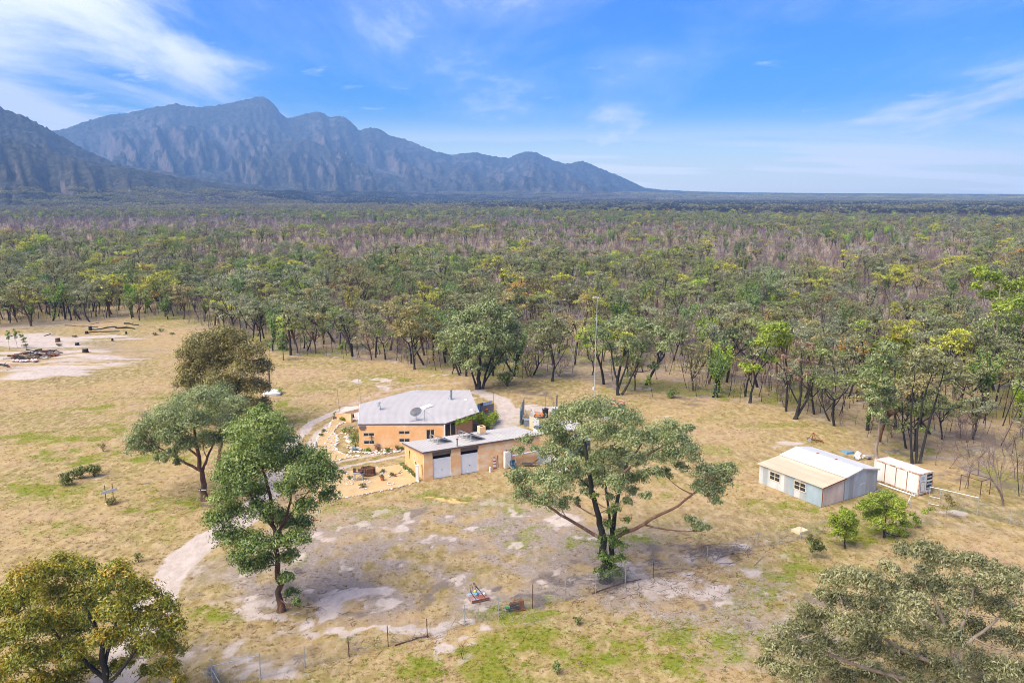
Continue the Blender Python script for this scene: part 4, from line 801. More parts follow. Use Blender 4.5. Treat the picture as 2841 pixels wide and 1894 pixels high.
hero('gum_tree', 'light green gum on three straight black trunks behind the container', (2096, 1064), [([(2096, 1064), (2090, 1000), (2095, 930), (2100, 860)], .24, 0, .35), ([(2104, 1062), (2106, 990), (2120, 920), (2140, 860)], .26, .8, .35), ([(2112, 1063), (2128, 990), (2150, 920), (2168, 850)], .28, 1.6, .35)],
     C('2110 820 24,2140 850 22,2160 830 24,2186 850 20,2090 850 22,2180 880 15,2202 900 11,2080 880 15,2150 898 14,2212 930 10,2135 815 18'), LF['olive'], BARK_BURNT, .46, .16, 1.0, .4, 26, tipcol=.15)
hero('gum_tree', 'gum with an orange flushed flat crown behind the blue green gum', (2056, 985), [([(2056, 985), (2058, 920), (2055, 830)], .3, 0, .3)],
     C('2030 786 16,2060 780 18,2086 792 16,2046 800 18,2080 808 12'), LF['gold'], BARK_BURNT, .46, .18, 1.1, .2, 27, tipcol=.3)
hero('gum_tree', 'tall yellow green gum rising above the wood over the sheds', (2285, 860), [([(2285, 860), (2288, 780), (2295, 700), (2300, 640)], .42, 0, .3), ([(2288, 800), (2330, 730)], .2, 1), ([(2290, 770), (2255, 680)], .18, -1)],
     C('2250 625 18,2280 640 22,2310 668 26,2342 658 22,2300 710 26,2336 700 26,2342 742 20,2270 680 20,2240 660 14,2290 750 15,2365 690 22'), LF['bright'], BARK_PALE, .6, .22, .95, .3, 28)
hero('gum_tree', 'loose olive gum with leaning black trunks left of the mast', (1268, 876), [([(1268, 876), (1275, 830), (1262, 780)], .3, 0, .3), ([(1272, 850), (1300, 800)], .16, 1)],
     C('1250 760 18,1275 745 20,1300 765 16,1240 785 16,1270 785 20,1295 800 14,1255 810 12'), LF['olive'], BARK_BURNT, .5, .18, 1.0, .4, 29)
hero('gum_tree', 'tan tipped gum in the row of black stems left of the silver gum', (952, 848), [([(952, 848), (948, 800), (940, 750)], .26, 0, .3), ([(950, 820), (985, 770)], .15, 1)],
     C('930 725 16,955 715 18,985 735 16,915 745 15,945 748 18,980 765 13,925 770 12,1000 750 11'), LF['brown'], BARK_BURNT, .5, .18, 1.0, .4, 30, tipcol=.2)
def small_bush(name, label, P, r, leaf, seed, tall=1.0, n=500, cat='bush', group=None, L_=.24, W_=.08):
    b = G(P[0] * 1.2079, P[1] * 1.2079); t = thing(name, label, cat, (b[0], b[1], gz(b[0], b[1])), 0, group); s, c = shrub(seed, r, n, L_, W_, tall)
    s.obj('stems', BARK_BROWN, t, True); o = c.obj('foliage', leaf, t); o['tint'] = [1., 1., 1.]; return t
for q, (x, y) in enumerate(((150, 1114), (185, 1098), (217, 1094))):
    small_bush('round_bush', 'round olive green bush in a short row in the yellow paddock', (x, y), .82, LF['bush'], 91 + q, 1.15, 2000, group='row of round paddock bushes')
small_bush('round_bush', 'brown green round bush beside the white board sign', (258, 1158), .62, LF['brown'], 95, .8, 500)
small_bush('conifer_bush', 'dark green dense column bush beside the silver gum', (1166, 888), 1.35, LF['deep'], 96, 1.35, 1500, L_=.3, W_=.12)
small_bush('conifer_bush', 'small dark bush under the trees beyond the rusty tank', (1541, 914), .95, LF['deep'], 97, .9, 700, L_=.3, W_=.12)
hero('young_tree', 'lone egg shaped small tree on the grass in front of the wood', (651, 827), [([(651, 827), (650, 805), (648, 785)], .14, 0, .4)], C('648 790 11,648 776 10,644 800 8,654 802 8,648 764 6'), LF['deep'], BARK_BURNT, .36, .14, 1.5, .3, 98)
small_bush('wispy_shrub', 'wispy upright broom-like shrub alone in the yellow paddock', (237, 1036), .55, LF['brown'], 99, 1.5, 160)
small_bush('leafy_shrub', 'leafy dark green low shrub on the grass by the driveway', (318, 1290), .5, LF['bush'], 100, 1.1, 170)
small_bush('leafy_shrub', 'fresh light green shrub half hidden behind the orange gold gum', (265, 1308), .75, LF['deep'], 101, .8, 500)
small_bush('yellow_shrub', 'yellow green shrub behind the upturned white tub', (640, 905), .95, LF['bright'], 102, .7, 500)
for q, (x, y, r) in enumerate(((60, 796, .8), (135, 795, .7), (370, 762, .9), (355, 770, .7), (395, 768, .6), (172, 775, .7))):
    small_bush('heath_bush', 'low olive heath bush on the disturbed sandy ground', (x, y), r, LF['bush'], 110 + q, .6, 260, group='heath bushes on the sandy ground')
for q, (x, y) in enumerate(((22, 802), (40, 798), (62, 800), (620, 818), (790, 826), (1500, 912))):
    b = G(x * 1.2079, y * 1.2079); s, c = stem(120 + q, 3.6, 7); t = thing('young_gum', 'fresh green knee-thin gum sapling at the paddock side of the wood', 'tree', b, 0, 'fresh saplings at the paddock edge'); s.obj('trunk', BARK_BURNT, t, True); o = c.obj('crown', LF['deep'], t); o['tint'] = [1.2, 1.2, 1.]
small_bush('green_regrowth', 'bright green leafy shoots on the bare sapling in the lower grass', (1280, 1548), .34, LF['deep'], 104, 2.2, 220)
def bare_thing(name, label, P, h, seed, lev=4, bark=TWIG_BROWN, r0=.012, k=3, group=None, cat='tree'):
    b = G(P[0] * 1.2079, P[1] * 1.2079); HEROXY.append((b[0], b[1])); t = thing(name, label, cat, (b[0], b[1], gz(b[0], b[1])), 0, group)
    bare(seed, h, lev, r0=r0, k=k, dead=True).obj('branches', bark, t, True); return t
bare_thing('dead_tree', 'large bare grey dead tree standing at the end of the chain wire fence', (2300, 1160), 8.5, 201, 5, TWIG_BROWN, .018)
bare_thing('dead_sapling', 'small leafless fruit tree below the sandy bank', (1060, 1512), 1.9, 202, 4, BARK_BURNT, .014)
bare_thing('dead_sapling', 'dense leafless black shrub at the wire fence by the sandy bank', (800, 1506), 1.7, 203, 5, BARK_BURNT, .010)
bare_thing('dead_sapling', 'thin leafless pair of stems in the green grass below the rusty machine', (1196, 1472), 1.9, 204, 2, BARK_BURNT, .010)
bare_thing('dead_sapling', 'grey leafless shrub with a green base below the leaning fence post', (1325, 1432), 1.9, 205, 4, TWIG_BROWN, .012)
bare_thing('dead_sapling', 'thin leafless stick sapling in bare soil right of the spreading gum', (1545, 1470), 1.6, 206, 2, TWIG_BROWN, .012)
bare_thing('dead_sapling', 'grey leafless twiggy shrub beside the blue and red slasher', (1091, 1418), 1.4, 207, 4, TWIG_BROWN, .010)
small_bush('green_tussock', 'green tussock at the foot of a leafless shrub', (1326, 1434), .35, LF['bush'], 208, 1.1, 160)
for q, (x, y, h) in enumerate(((2215, 1120, 5.5), (2245, 1090, 6), (2180, 1075, 5.5), (2330, 1100, 6.5), (2270, 1065, 6), (2225, 1050, 6), (2310, 1050, 6.5), (2200, 1035, 5.5), (2345, 1130, 5.5), (2150, 1070, 5))):
    bare_thing('bare_wattle', 'leafless purple grey thicket tree by the rusty frame and chain wire', (x, y), h * RNG.uniform(.85, 1.1), 220 + q, 5, TWIG, .010, 3, 'leafless thicket by the rusty frame')
forest()
# ------------------------------------------------------------------ grass
def grass():
    col = bpy.data.collections.new('grass_sources'); m, nt, N, L = nodes('grass_blades')
    out = N('ShaderNodeOutputMaterial'); ti = N('ShaderNodeAttribute'); ti.attribute_type = 'INSTANCER'; ti.attribute_name = 'tint'
    d = N('ShaderNodeBsdfDiffuse'); t = N('ShaderNodeBsdfTranslucent'); L(ti.outputs['Color'], d.inputs[0]); L(ti.outputs['Color'], t.inputs[0]); s = N('ShaderNodeMixShader'); s.inputs[0].default_value = .35; L(d.outputs[0], s.inputs[1]); L(t.outputs[0], s.inputs[2]); L(s.outputs[0], out.inputs[0])
    for q in range(4):
        rng = np.random.default_rng(300 + q); mb = MB(); n = 16
        a = rng.uniform(0, 6.28, n); b = np.c_[rng.normal(0, .08, (n, 2)), np.zeros(n)]; d_ = np.c_[np.cos(a), np.sin(a), np.zeros(n)]; w = np.c_[-np.sin(a), np.cos(a), np.zeros(n)] * .022
        tip = b + d_ * rng.uniform(.06, .2, (n, 1)) + np.c_[np.zeros((n, 2)), rng.uniform(.03, .12, n)]
        mb.add(np.stack([b - w, b + w, tip], 1).reshape(-1, 3), np.arange(3 * n).reshape(n, 3)); col.objects.link(hidden('g%d' % q, mb.mesh('grass_%d' % q, m)))
    n = 130000; y = 43 + 120 * RNG.random(n) ** 1.35; x = RNG.uniform(-1, 1, n) * (y * .66 + 3); PX, PY = proj(x, y)
    gr, sd, ah, so = (gsample(k, x, y) for k in ('grn', 'sand', 'ash', 'soil')); u = RNG.random(n); nz = fbm(x * .5, y * .5, 3, 71)
    keep = (PY > edge_y(PX) - 30) & (sd < .35 + .2 * u) & (ah < .6) & (u < np.clip(.16 + .5 * np.minimum(gr, 1) + .55 * (nz - .5) + .14 * (so < .3), 0, 1)); x, y, gr, so, nz = (q[keep] for q in (x, y, gr, so, nz)); n = len(x)
    isg = RNG.random(n) < np.clip(gr * 1.1 + .04, 0, .9); sc = RNG.uniform(.5, 1.25, n) * np.where(isg, .85, 1.0)
    straw = vec((.40, .295, .14)) * RNG.uniform(.75, 1.3, (n, 1)) * np.c_[np.ones(n), RNG.uniform(.9, 1.05, n), RNG.uniform(.75, 1.2, n)]; green = vec((.215, .26, .022)) * RNG.uniform(.65, 1.45, (n, 1)) * np.c_[RNG.uniform(.8, 1.3, n), np.ones((n, 2))]
    tint = np.where(isg[:, None], green, straw)
    o = gn_scatter('grass', np.c_[x, y, gsample('Z', x, y) - .01], np.c_[np.zeros((n, 2)), RNG.uniform(0, 6.28, n)], np.repeat(sc[:, None], 3, 1), RNG.integers(0, 4, n), tint, col)
    o['label'] = 'short dry and green grass tufts over the paddock'; o['category'] = 'grass'; print('GRASS', n)
grass()
# ------------------------------------------------------------------ building materials
ORANGE = mat('rendered_mud_wall', (.76, .425, .19), (.69, .37, .155), .9, .9, bump=.12, c3=(.78, .52, .30), t3=(.46, .66))
ORANGE2 = mat('rendered_mud_wall_weathered', (.77, .46, .22), (.70, .40, .17), .7, .9, bump=.12, stretch=(1, 1, 2.2), c3=(.80, .62, .42), t3=(.44, .62))
ROOF = mat('grey_roof_sheet', (.50, .465, .44), (.44, .41, .388), .35, .45, c3=(.50, .47, .45))
ROOF_RIB = mat('roof_rib', (.39, .37, .36), (.34, .32, .31), .6, .5)
CLEAR = mat('clear_roof_sheet', (.55, .55, .50), (.47, .47, .42), .6, .4)
FASCIA = mat('brown_fascia', (.155, .115, .10), (.12, .09, .08), 2, .6)
WHITE = mat('white_paint', (.78, .77, .75), (.70, .69, .67), 1.5, .6)
CREAM = mat('cream_frame', (.66, .58, .45), (.56, .48, .36), 2, .6)
GLASS = glass('dark_window_glass', (.035, .038, .045), .06)
DOORSKIN = mat('roller_door_steel', (.76, .76, .75), (.70, .70, .69), .8, .45)
GAP_SHADE = mat('painted_gap_shade', (.015, .018, .022), (.01, .012, .015), 2, .9)  # near-black colour standing in for shade inside openings
STEEL = mat('galvanised_steel', (.52, .56, .60), (.40, .44, .48), 3, .4, .55)
STEEL_D = mat('dark_galvanised_steel', (.26, .31, .36), (.19, .23, .27), 3, .5, .4)
PANEL = glass('solar_cells', (.018, .024, .05), .12)
RUST = mat('rust', (.30, .095, .03), (.16, .05, .02), 4, .9, bump=.3, c3=(.42, .17, .06))
RUST_D = mat('dark_rust', (.13, .055, .03), (.07, .03, .02), 4, .9, bump=.3, c3=(.30, .11, .04))
BLUE = mat('blue_paint', (.10, .34, .56), (.07, .26, .45), 3, .5, c3=(.25, .42, .55))
ROCKM = mat('white_pink_rock', (.70, .62, .57), (.52, .43, .38), 1.2, .9, bump=.4, c3=(.42, .27, .20), t3=(.62, .72))
BLACK = mat('black_plastic', (.02, .02, .022), (.014, .014, .016), 4, .5)
WOOD = mat('weathered_timber', (.20, .155, .12), (.12, .09, .07), 3, .9, stretch=(1, 1, .2))
GREYWOOD = mat('grey_timber', (.32, .33, .36), (.22, .22, .24), 3, .9)
CHAR = mat('charred_log', (.025, .023, .023), (.012, .011, .011), 3, .95, bump=.4, c3=(.085, .07, .06))
RED = mat('red_paint', (.42, .08, .05), (.30, .05, .035), 4, .6)
TERRA = mat('terracotta', (.50, .17, .07), (.38, .12, .05), 4, .85)
TEAL = mat('teal_plastic', (.05, .36, .40), (.03, .26, .30), 3, .5)
SLAB = mat('cream_slab', (.74, .60, .37), (.64, .50, .29), 1.3, .9, c3=(.55, .36, .18), t3=(.64, .72))
YSANDM = mat('yellow_sand', (.52, .37, .185), (.46, .32, .15), .8, .95, bump=.15, c3=(.56, .42, .23), det=8)
CLOTH = mat('dark_mesh_cloth', (.055, .05, .055), (.04, .036, .04), 3, .8)
GREENP = mat('green_paint', (.05, .42, .12), (.03, .3, .08), 3, .6)
YELLOWP = mat('yellow_plastic', (.70, .55, .06), (.6, .45, .05), 3, .5)
def wallframe(p0, p1):
    """vertical plane through two ground points: returns (to_uz(reg,x,y), length, angle)"""
    p0 = vec(p0)[:2]; p1 = vec(p1)[:2]; d = p1 - p0; ln = np.linalg.norm(d); d = d / ln; nrm = vec((d[1], -d[0]))
    def uz(reg, x, y):
        r = ray(*px(reg, x, y)); o = -p0; t = -(o @ nrm) / (r[:2] @ nrm); w = r[:2] * t - p0
        return float(w @ d), float(H + r[2] * t)
    return uz, ln, math.atan2(d[1], d[0])
def holed(mb, u0, u1, z0, z1, holes, y0, y1, m=0):
    """wall slab in local x/z with rectangular openings (ua, ub, za, zb)"""
    us = sorted({u0, u1, *[h[0] for h in holes], *[h[1] for h in holes]}); us = [u for u in us if u0 <= u <= u1]
    for a, b in zip(us[:-1], us[1:]):
        cuts = sorted([(h[2], h[3]) for h in holes if h[0] < (a + b) / 2 < h[1]]); z = z0
        for c, d in cuts:
            if c > z + .005: mb.bx(a, b, y0, y1, z, c, m)
            z = max(z, d)
        if z < z1 - .005: mb.bx(a, b, y0, y1, z, z1, m)
def window(parent, x0, x1, z0, z1, y, mullions=1, fw=.07, frame=CREAM, rows=1, name='window'):
    """frame in the plane y (front face at y-.02), panes set back; parts: window > frame, pane"""
    w = MB(); w.bx(x0, x1, y - .03, y + .07, z0, z0 + fw); w.bx(x0, x1, y - .03, y + .07, z1 - fw, z1); w.bx(x0, x0 + fw, y - .028, y + .068, z0 + fw, z1 - fw); w.bx(x1 - fw, x1, y - .028, y + .068, z0 + fw, z1 - fw)
    xs = np.linspace(x0, x1, mullions + 2); zs = np.linspace(z0, z1, rows + 1)
    for q in xs[1:-1]: w.bx(q - fw / 2, q + fw / 2, y - .026, y + .066, z0 + fw, z1 - fw)
    for q in zs[1:-1]: w.bx(x0 + fw, x1 - fw, y - .024, y + .064, q - fw / 3, q + fw / 3)
    o = w.obj(name, frame, parent)
    for a, b in zip(xs[:-1], xs[1:]):
        for c, d in zip(zs[:-1], zs[1:]): MB().bx(a + .02, b - .02, y + .03, y + .045, c + .02, d - .02).obj('pane', GLASS, o)
    return o
def ribs(mb, p0, pu, pv, n, h=.03, w=.05, m=0):
    """n ribs along pv spread across pu, lying on the sheet p0,p0+pu,p0+pv"""
    p0, pu, pv = vec(p0), vec(pu), vec(pv); nn = np.cross(pu, pv); nn /= np.linalg.norm(nn); uu = pu / np.linalg.norm(pu)
    for i in range(n):
        a = p0 + pu * (i + .5) / n
        V = [a - uu * w, a + uu * w, a + uu * w * .5 + nn * h, a - uu * w * .5 + nn * h]; V = V + [q + pv for q in V]
        mb.add(V, [(0, 1, 2, 3), (7, 6, 5, 4), (1, 5, 6, 2), (2, 6, 7, 3), (3, 7, 4, 0)], m)
# ------------------------------------------------------------------ garage
GC = vec((-10.62, 91.66)); GA = math.atan2(.4515, .8923); ex = vec((math.cos(GA), math.sin(GA))); ey = vec((-math.sin(GA), math.cos(GA)))
def gl(p): q = vec(p)[:2] - GC; return float(q @ ex), float(q @ ey)     # world -> garage axes
def garage():
    L_, Dp, hf, hb = 15.9, 6.9, 3.62, 2.80
    t = thing('garage', 'long orange rendered garage with two white roller doors under a grey roof', 'garage', (GC[0], GC[1], 0), GA)
    uz, ln, an = wallframe(GC, GC + ex * 10)
    def rect(reg, xa, ya, xb, yb): a = uz(reg, xa, ya); b = uz(reg, xb, yb); return a[0], b[0], b[1], a[1]
    d1 = (uz('A', 946, 1120)[0], uz('A', 1145, 1090)[0]); d2 = (uz('A', 1249, 1075)[0], uz('A', 1441, 1045)[0])
    for a, b in ((0, d1[0]), (d1[1], d2[0]), (d2[1], L_)): MB().bx(a, b, 0, .3, -.1, hf - .12).obj('front_wall', ORANGE2, t)
    w = MB(); w.prism([(.0, .302, -.1), (.0, Dp, -.1), (.0, Dp, hb - .12), (.0, .302, hf - .16)], (.3, 0, 0)); w.obj('side_wall', ORANGE, t)
    w = MB(); w.prism([(L_ - .3, .302, -.1), (L_ - .3, Dp, -.1), (L_ - .3, Dp, hb - .12), (L_ - .3, .302, hf - .16)], (.3, 0, 0)); w.obj('side_wall', ORANGE, t)
    MB().bx(.302, L_ - .302, Dp - .3, Dp, -.1, hb - .14).obj('rear_wall', ORANGE, t)
    for a, b in (d1, d2):
        top = 2.95; sl = MB(); n = 30
        for q in range(n): z = .02 + q * (top - .45) / n; sl.prism([(a, .11, z), (a, .085, z + .03), (a, .11, z + .078), (a, .13, z + .04)], (b - a, 0, 0))
        sl.bx(a, b, .12, .16, .0, top - .44); dr = sl.obj('roller_door', DOORSKIN, t)
        MB().bx(a, b, .07, .105, -.02, .06).obj('bottom_rail', STEEL_D, dr); MB().bx((a + b) / 2 - .08, (a + b) / 2 + .08, .03, .08, 1.02, 1.06).obj('handle', BLACK, dr)
        MB().bx(a, b, .36, .42, top - .46, top).obj('door_opening_painted_shade', GAP_SHADE, t); MB().bx(a - .02, b + .02, -.015, .2, top, hf - .13).obj('lintel_board', FASCIA, t)  # dark strip paints the shade in the gap above the door
    # roof: sheets falling to the back, each clear strip a sheet of its own
    o0 = -.22; x0, x1 = o0, L_ + .25; y0, y1 = -.22, Dp + .25; s = (hb - hf) / Dp; z0, z1 = hf + s * y0, hf + s * y1
    r = MB(); r.prism([(x0, y0, z0), (x1, y0, z0), (x1, y1, z1), (x0, y1, z1)], (0, 0, .05)); rf = r.obj('roof', ROOF, t)
    rb = MB(); ribs(rb, (x0, y0, z0 + .052), (x1 - x0, 0, 0), (0, y1 - y0, z1 - z0), 40, .04, .05); o = rb.obj('roof_ribs', ROOF_RIB, rf); o['kind'] = 'stuff'
    for xa in (5.05, 11.2): MB().prism([(xa, y0, z0 + .054), (xa + .75, y0, z0 + .054), (xa + .75, y1, z1 + .054), (xa, y1, z1 + .054)], (0, 0, .02)).obj('clear_sheet', CLEAR, rf)
    MB().bx(x0, x1, y0 - .03, y0 - .002, z0 - .17, z0 + .06).obj('fascia', FASCIA, t)
    MB().prism([(x0 - .03, y0, z0 - .14), (x0 - .03, y1, z1 - .14), (x0 - .03, y1, z1 + .06), (x0 - .03, y0, z0 + .06)], (.028, 0, 0)).obj('fascia', FASCIA, t)
    rz = lambda y: hf + s * y + .055
    # chimney block
    c = vec(gl(g('v', 1535, 1095, 3.35)))
    ch = MB(); ch.bx(c[0] - .42, c[0] + .42, c[1] - .42, c[1] + .42, rz(c[1]) + .3, rz(c[1]) + 1.15); ch.obj('chimney', ORANGE2, t); k = t.children[-1] if False else None
    MB().bx(c[0] - .46, c[0] + .46, c[1] - .46, c[1] + .46, rz(c[1]) - .1, rz(c[1]) + .298).obj('chimney_flashing', STEEL, t)
    MB().bx(c[0] - .2, c[0] + .2, c[1] - .2, c[1] + .2, rz(c[1]) + 1.152, rz(c[1]) + 1.17).obj('chimney_mouth', GAP_SHADE, t)  # flat dark plate in place of the shaded flue hole
    f = gl(g('v', 960, 1370, 3.6)); fl = MB(); fl.lathe([(.09, 0), (.09, .85), (.09, .86)], (f[0], .12, rz(.12)), 10); fo = fl.obj('flue', STEEL_D, t); MB().lathe([(.09, .861), (.16, .90), (.15, .98), (.05, 1.02)], (f[0], .12, rz(.12)), 10).obj('cowl', RUST, fo)
    # small timber board on the end wall and pale lettering strip
    MB().bx(-.03, -.004, 1.9, 3.3, 1.78, 1.98).obj('name_board', GREYWOOD, t)
    for q in range(9): MB().bx(-.036, -.031, 2.02 + q * .13, 2.1 + q * .13, 1.83, 1.93).obj('letter_stroke', WHITE, t)
    return rz, t
RZ, GARAGE = garage()
def solar(ax, ay0, ay1, n, label):
    """tilted rack: high edge over x=ax, panels falling to +x"""
    t = thing('solar_array', label, 'solar panel', (*(GC + ex * ax + ey * ay0), RZ(ay0)), GA); W = ay1 - ay0; dz = lambda y: RZ(ay0 + y) - RZ(ay0); hp = .88; run = 1.95
    for q in range(n):
        a, b = W * q / n + .02, W * (q + 1) / n - .02
        lo = vec((run, 0, .12)); hi = vec((0, 0, hp)); nn = vec((hp - .12, 0, run)); nn /= np.linalg.norm(nn)
        P = [hi + vec((0, a, dz(a))), lo + vec((0, a, dz(a))), lo + vec((0, b, dz(b))), hi + vec((0, b, dz(b)))]
        p = MB().prism(P, nn * .07).obj('panel', STEEL, t)
        c = sum(P) / 4; Q = [c + (v - c) * .95 + nn * .073 for v in P]; MB().prism(Q, nn * .004).obj('cells', PANEL, p)
        Q = [c + (v - c) * .95 - nn * .008 for v in P]; MB().prism(Q, nn * .004).obj('backing_sheet', STEEL_D, p)
    for q in np.linspace(0.03, W - .03, n + 1):
        MB().rod((0, q, dz(q) + .02), (0, q, dz(q) + hp - .01), .05, 6).obj('post', STEEL, t); MB().rod((-.25, q, dz(q) + .03), (run + .12, q, dz(q) + .04), .05, 6).obj('foot_rail', STEEL, t)
    for q in (0.1, W - .5): MB().rod((.02, q, dz(q) + hp * .8), (.02, q + .45, dz(q) + .1), .02, 5).obj('brace', STEEL, t)
    return t
_a = gl(g('v', 585, 1320, 3.5)); _b = gl(g('v', 395, 1240, 3.2)); solar(_a[0], _a[1], _a[1] + 2.7, 2, 'shorter rack of tilted solar panels above the first roller door')
_a = gl(g('v', 1310, 1290, 3.5)); solar(_a[0], _a[1], _a[1] + 3.9, 3, 'longer rack of tilted solar panels beside the orange chimney block')
# ------------------------------------------------------------------ house
HA = vec((-20.7, 103.6)); HB = vec((-9.06, 104.0))
def rplane(reg, x, y):          # point of the house roof plane under a survey point
    z = 3.5
    for _ in range(12): p = g(reg, x, y, z); z = 3.52 + .048 * (p[1] - 103.7)
    return p
def house():
    t = thing('house', 'orange rendered house with a wide many sided grey roof', 'house', (HA[0], HA[1], 0)); off = vec((HA[0], HA[1], 0))
    rp = [rplane('A', *q) - off for q in ((133, 536), (1080, 528), (1446, 405), (1340, 163), (740, 163), (150, 318))]
    uz, ln, an = wallframe(HA, HB)
    def rect(xa, ya, xb, yb): a = uz('A', xa, ya); b = uz('A', xb, yb); return (a[0], b[0], b[1], a[1])
    wins = [rect(186, 627, 309, 669), rect(191, 711, 313, 752), rect(572, 606, 696, 647), rect(575, 689, 697, 731)]; door = rect(871, 591, 964, 700); door = (door[0], door[1], .15, door[3])
    wl = thing_child = bpy.data.objects.new('wall', None)
    w = MB(); holed(w, 0.0, ln, -.1, 3.36, wins + [door], 0, .3); o = w.obj('front_wall', ORANGE, t); o.rotation_euler[2] = an; bpy.data.objects.remove(wl)
    for q in wins: ww = window(t, *q, .05, 1); ww.rotation_euler[2] = an
    ww = window(t, *door, .05, 1, name='glass_door'); ww.rotation_euler[2] = an
    sl = MB(); sl.bx(.1, 1.0, -.06, .0, 2.95, 3.36); sl.bx(.25, .85, -.058, .0, 2.75, 2.95); o = sl.obj('stepped_cladding', FASCIA, t); o.rotation_euler[2] = an
    rb = uz('A', 1000, 600)
    # other walls follow the roof outline, a little inside it
    F, E_, D_, C_ = rp[5], rp[4], rp[3], rp[2]; cen = sum(vec(q) for q in rp) / 6
    ins = lambda p, k=.55: vec(p) + (cen - vec(p)) / np.linalg.norm((cen - vec(p))[:2]) * k
    def wallseg(a, b, name='wall', m=ORANGE, top=-.12):
        a, b = vec(a), vec(b); d = (b - a)[:2]; d /= np.linalg.norm(d); n_ = vec((-d[1], d[0], 0)) * .25
        MB().prism([(a[0], a[1], -.1), (b[0], b[1], -.1), (b[0], b[1], b[2] + top), (a[0], a[1], a[2] + top)], n_).obj(name, m, t)
    hw = HB - HA; A0 = vec((0.02, .302, rp[0][2])); B0 = vec((hw[0], hw[1], rp[1][2]))
    wallseg(ins(F), A0, 'side_wall'); wallseg(ins(E_), ins(F) , 'rear_wall'); wallseg(ins(D_), ins(E_), 'rear_wall'); wallseg(ins(C_, 1.0), ins(D_), 'side_wall')
    # veranda: glazed return, then the recessed wall under the vine
    R1 = B0 + vec((1.35, 1.55, .08)); R2 = ins(C_, 1.0)
    gp = MB(); d = R1 - B0
    for q, (a, b) in enumerate(((.04, .46), (.54, .96))):
        p = B0 + d * a; r = B0 + d * b; MB().prism([(p[0], p[1], .1), (r[0], r[1], .1), (r[0], r[1], 3.2), (p[0], p[1], 3.2)], (-.03, .03, 0)).obj('glass_panel', GLASS, t)
    for a in (.5, 1.0): p = B0 + d * a; MB().bx(p[0] - .06, p[0] + .06, p[1] - .06, p[1] + .06, -.05, 3.45).obj('door_post', CREAM, t)
    MB().bx(B0[0] - .14, B0[0] + .02, B0[1] - .18, B0[1] - .02, -.05, 3.4).obj('corner_post', WHITE, t)
    wallseg(R1, R2, 'veranda_wall')
    # roof
    P = [vec(q) for q in rp]; r = MB(); r.prism([q + vec((0, 0, -.06)) for q in P], (0, 0, .08)); rf = r.obj('roof', ROOF, t)
    rb = MB(); a = R(24); u = vec((math.cos(a), math.sin(a), .048 * math.sin(a))); v = vec((-math.sin(a), math.cos(a), .048 * math.cos(a))); poly = [q[:2] for q in P]
    def clip(o):      # the piece of the line o+s*u inside the outline
        ss = []
        for i in range(len(poly)):
            p, q = poly[i], poly[(i + 1) % len(poly)]; A = np.array([[u[0], -(q - p)[0]], [u[1], -(q - p)[1]]]); de = np.linalg.det(A)
            if abs(de) < 1e-6: continue
            s, w_ = np.linalg.solve(A, p - o[:2])
            if 0 <= w_ <= 1: ss.append(s)
        return (min(ss), max(ss)) if len(ss) >= 2 else None
    for k in np.arange(-14, 16, .42):
        o_ = cen + v * k; c = clip(o_)
        if c and c[1] - c[0] > .3:
            zc = lambda q: np.array([q[0], q[1], 3.52 + .048 * (q[1] + HA[1] - 103.7) + .022]); s0, s1 = zc(o_ + u * c[0]), zc(o_ + u * c[1]); wv = v * .05
            V = [s0 - wv, s0 + wv, s0 + wv * .5 + vec((0, 0, .026)), s0 - wv * .5 + vec((0, 0, .026))]; V += [q + (s1 - s0) for q in V]; rb.add(V, [(1, 5, 6, 2), (2, 6, 7, 3), (3, 7, 4, 0)])
    o = rb.obj('roof_ribs', ROOF_RIB, rf); o['kind'] = 'stuff'
    for i, (m, nm) in enumerate(((FASCIA, 'front_gutter'), (FASCIA, 'veranda_gutter'), (ROOF, 'barge_board'), (FASCIA, 'barge_board'), (ROOF, 'barge_board'), (WHITE, 'barge_board'))):
        p, q = P[i], P[(i + 1) % 6]; d = (q - p)[:2]; d /= np.linalg.norm(d); n_ = vec((d[1], -d[0], 0)); hh = .2 if i < 2 else .12
        MB().prism([p + n_ * .004 + vec((0, 0, -hh)), q + n_ * .004 + vec((0, 0, -hh)), q + n_ * .004 + vec((0, 0, .05)), p + n_ * .004 + vec((0, 0, .05))], n_ * (.10 if i < 2 else .05)).obj(nm, m, t)
    # flue, vents, skylight belong to the roof
    b = rplane('v', 875, 380) - off; fl = MB(); fl.lathe([(.17, -.05), (.17, 1.35)], b, 14); fo = fl.obj('flue', STEEL_D, t); MB().lathe([(.19, 1.351), (.19, 1.5), (.12, 1.52)], b, 14).obj('cowl', STEEL_D, fo); MB().rod(b + vec((-.05, 0, .9)), b + vec((-.45, .1, .03)), .025, 5).obj('stay', STEEL_D, fo)
    for q in ((1200, 385), (1320, 610)): b = rplane('v', *q) - off; MB().lathe([(.26, .02), (.2, .13), (.05, .17)], b, 12).obj('roof_vent', WHITE, t)
    sk = [rplane('v', *q) - off for q in ((185, 570), (310, 590), (485, 530), (400, 495))]; MB().prism([q + vec((0, 0, .03)) for q in sk], (0, 0, .14)).obj('skylight', WHITE, t)
    MB().box((1.7, -.05, 1.45), (.08, .05, .9), 0).obj('wall_vent_pipe', WOOD, t); MB().prism([(1.35, -.05, 1.75), (1.7, -.05, 1.98), (2.05, -.05, 1.75), (1.7, -.05, 1.86)], (0, .045, 0)).obj('timber_bird', WOOD, t)
    return t, rp, R1 + off, R2 + off
HOUSE, HRP, VR1, VR2 = house()
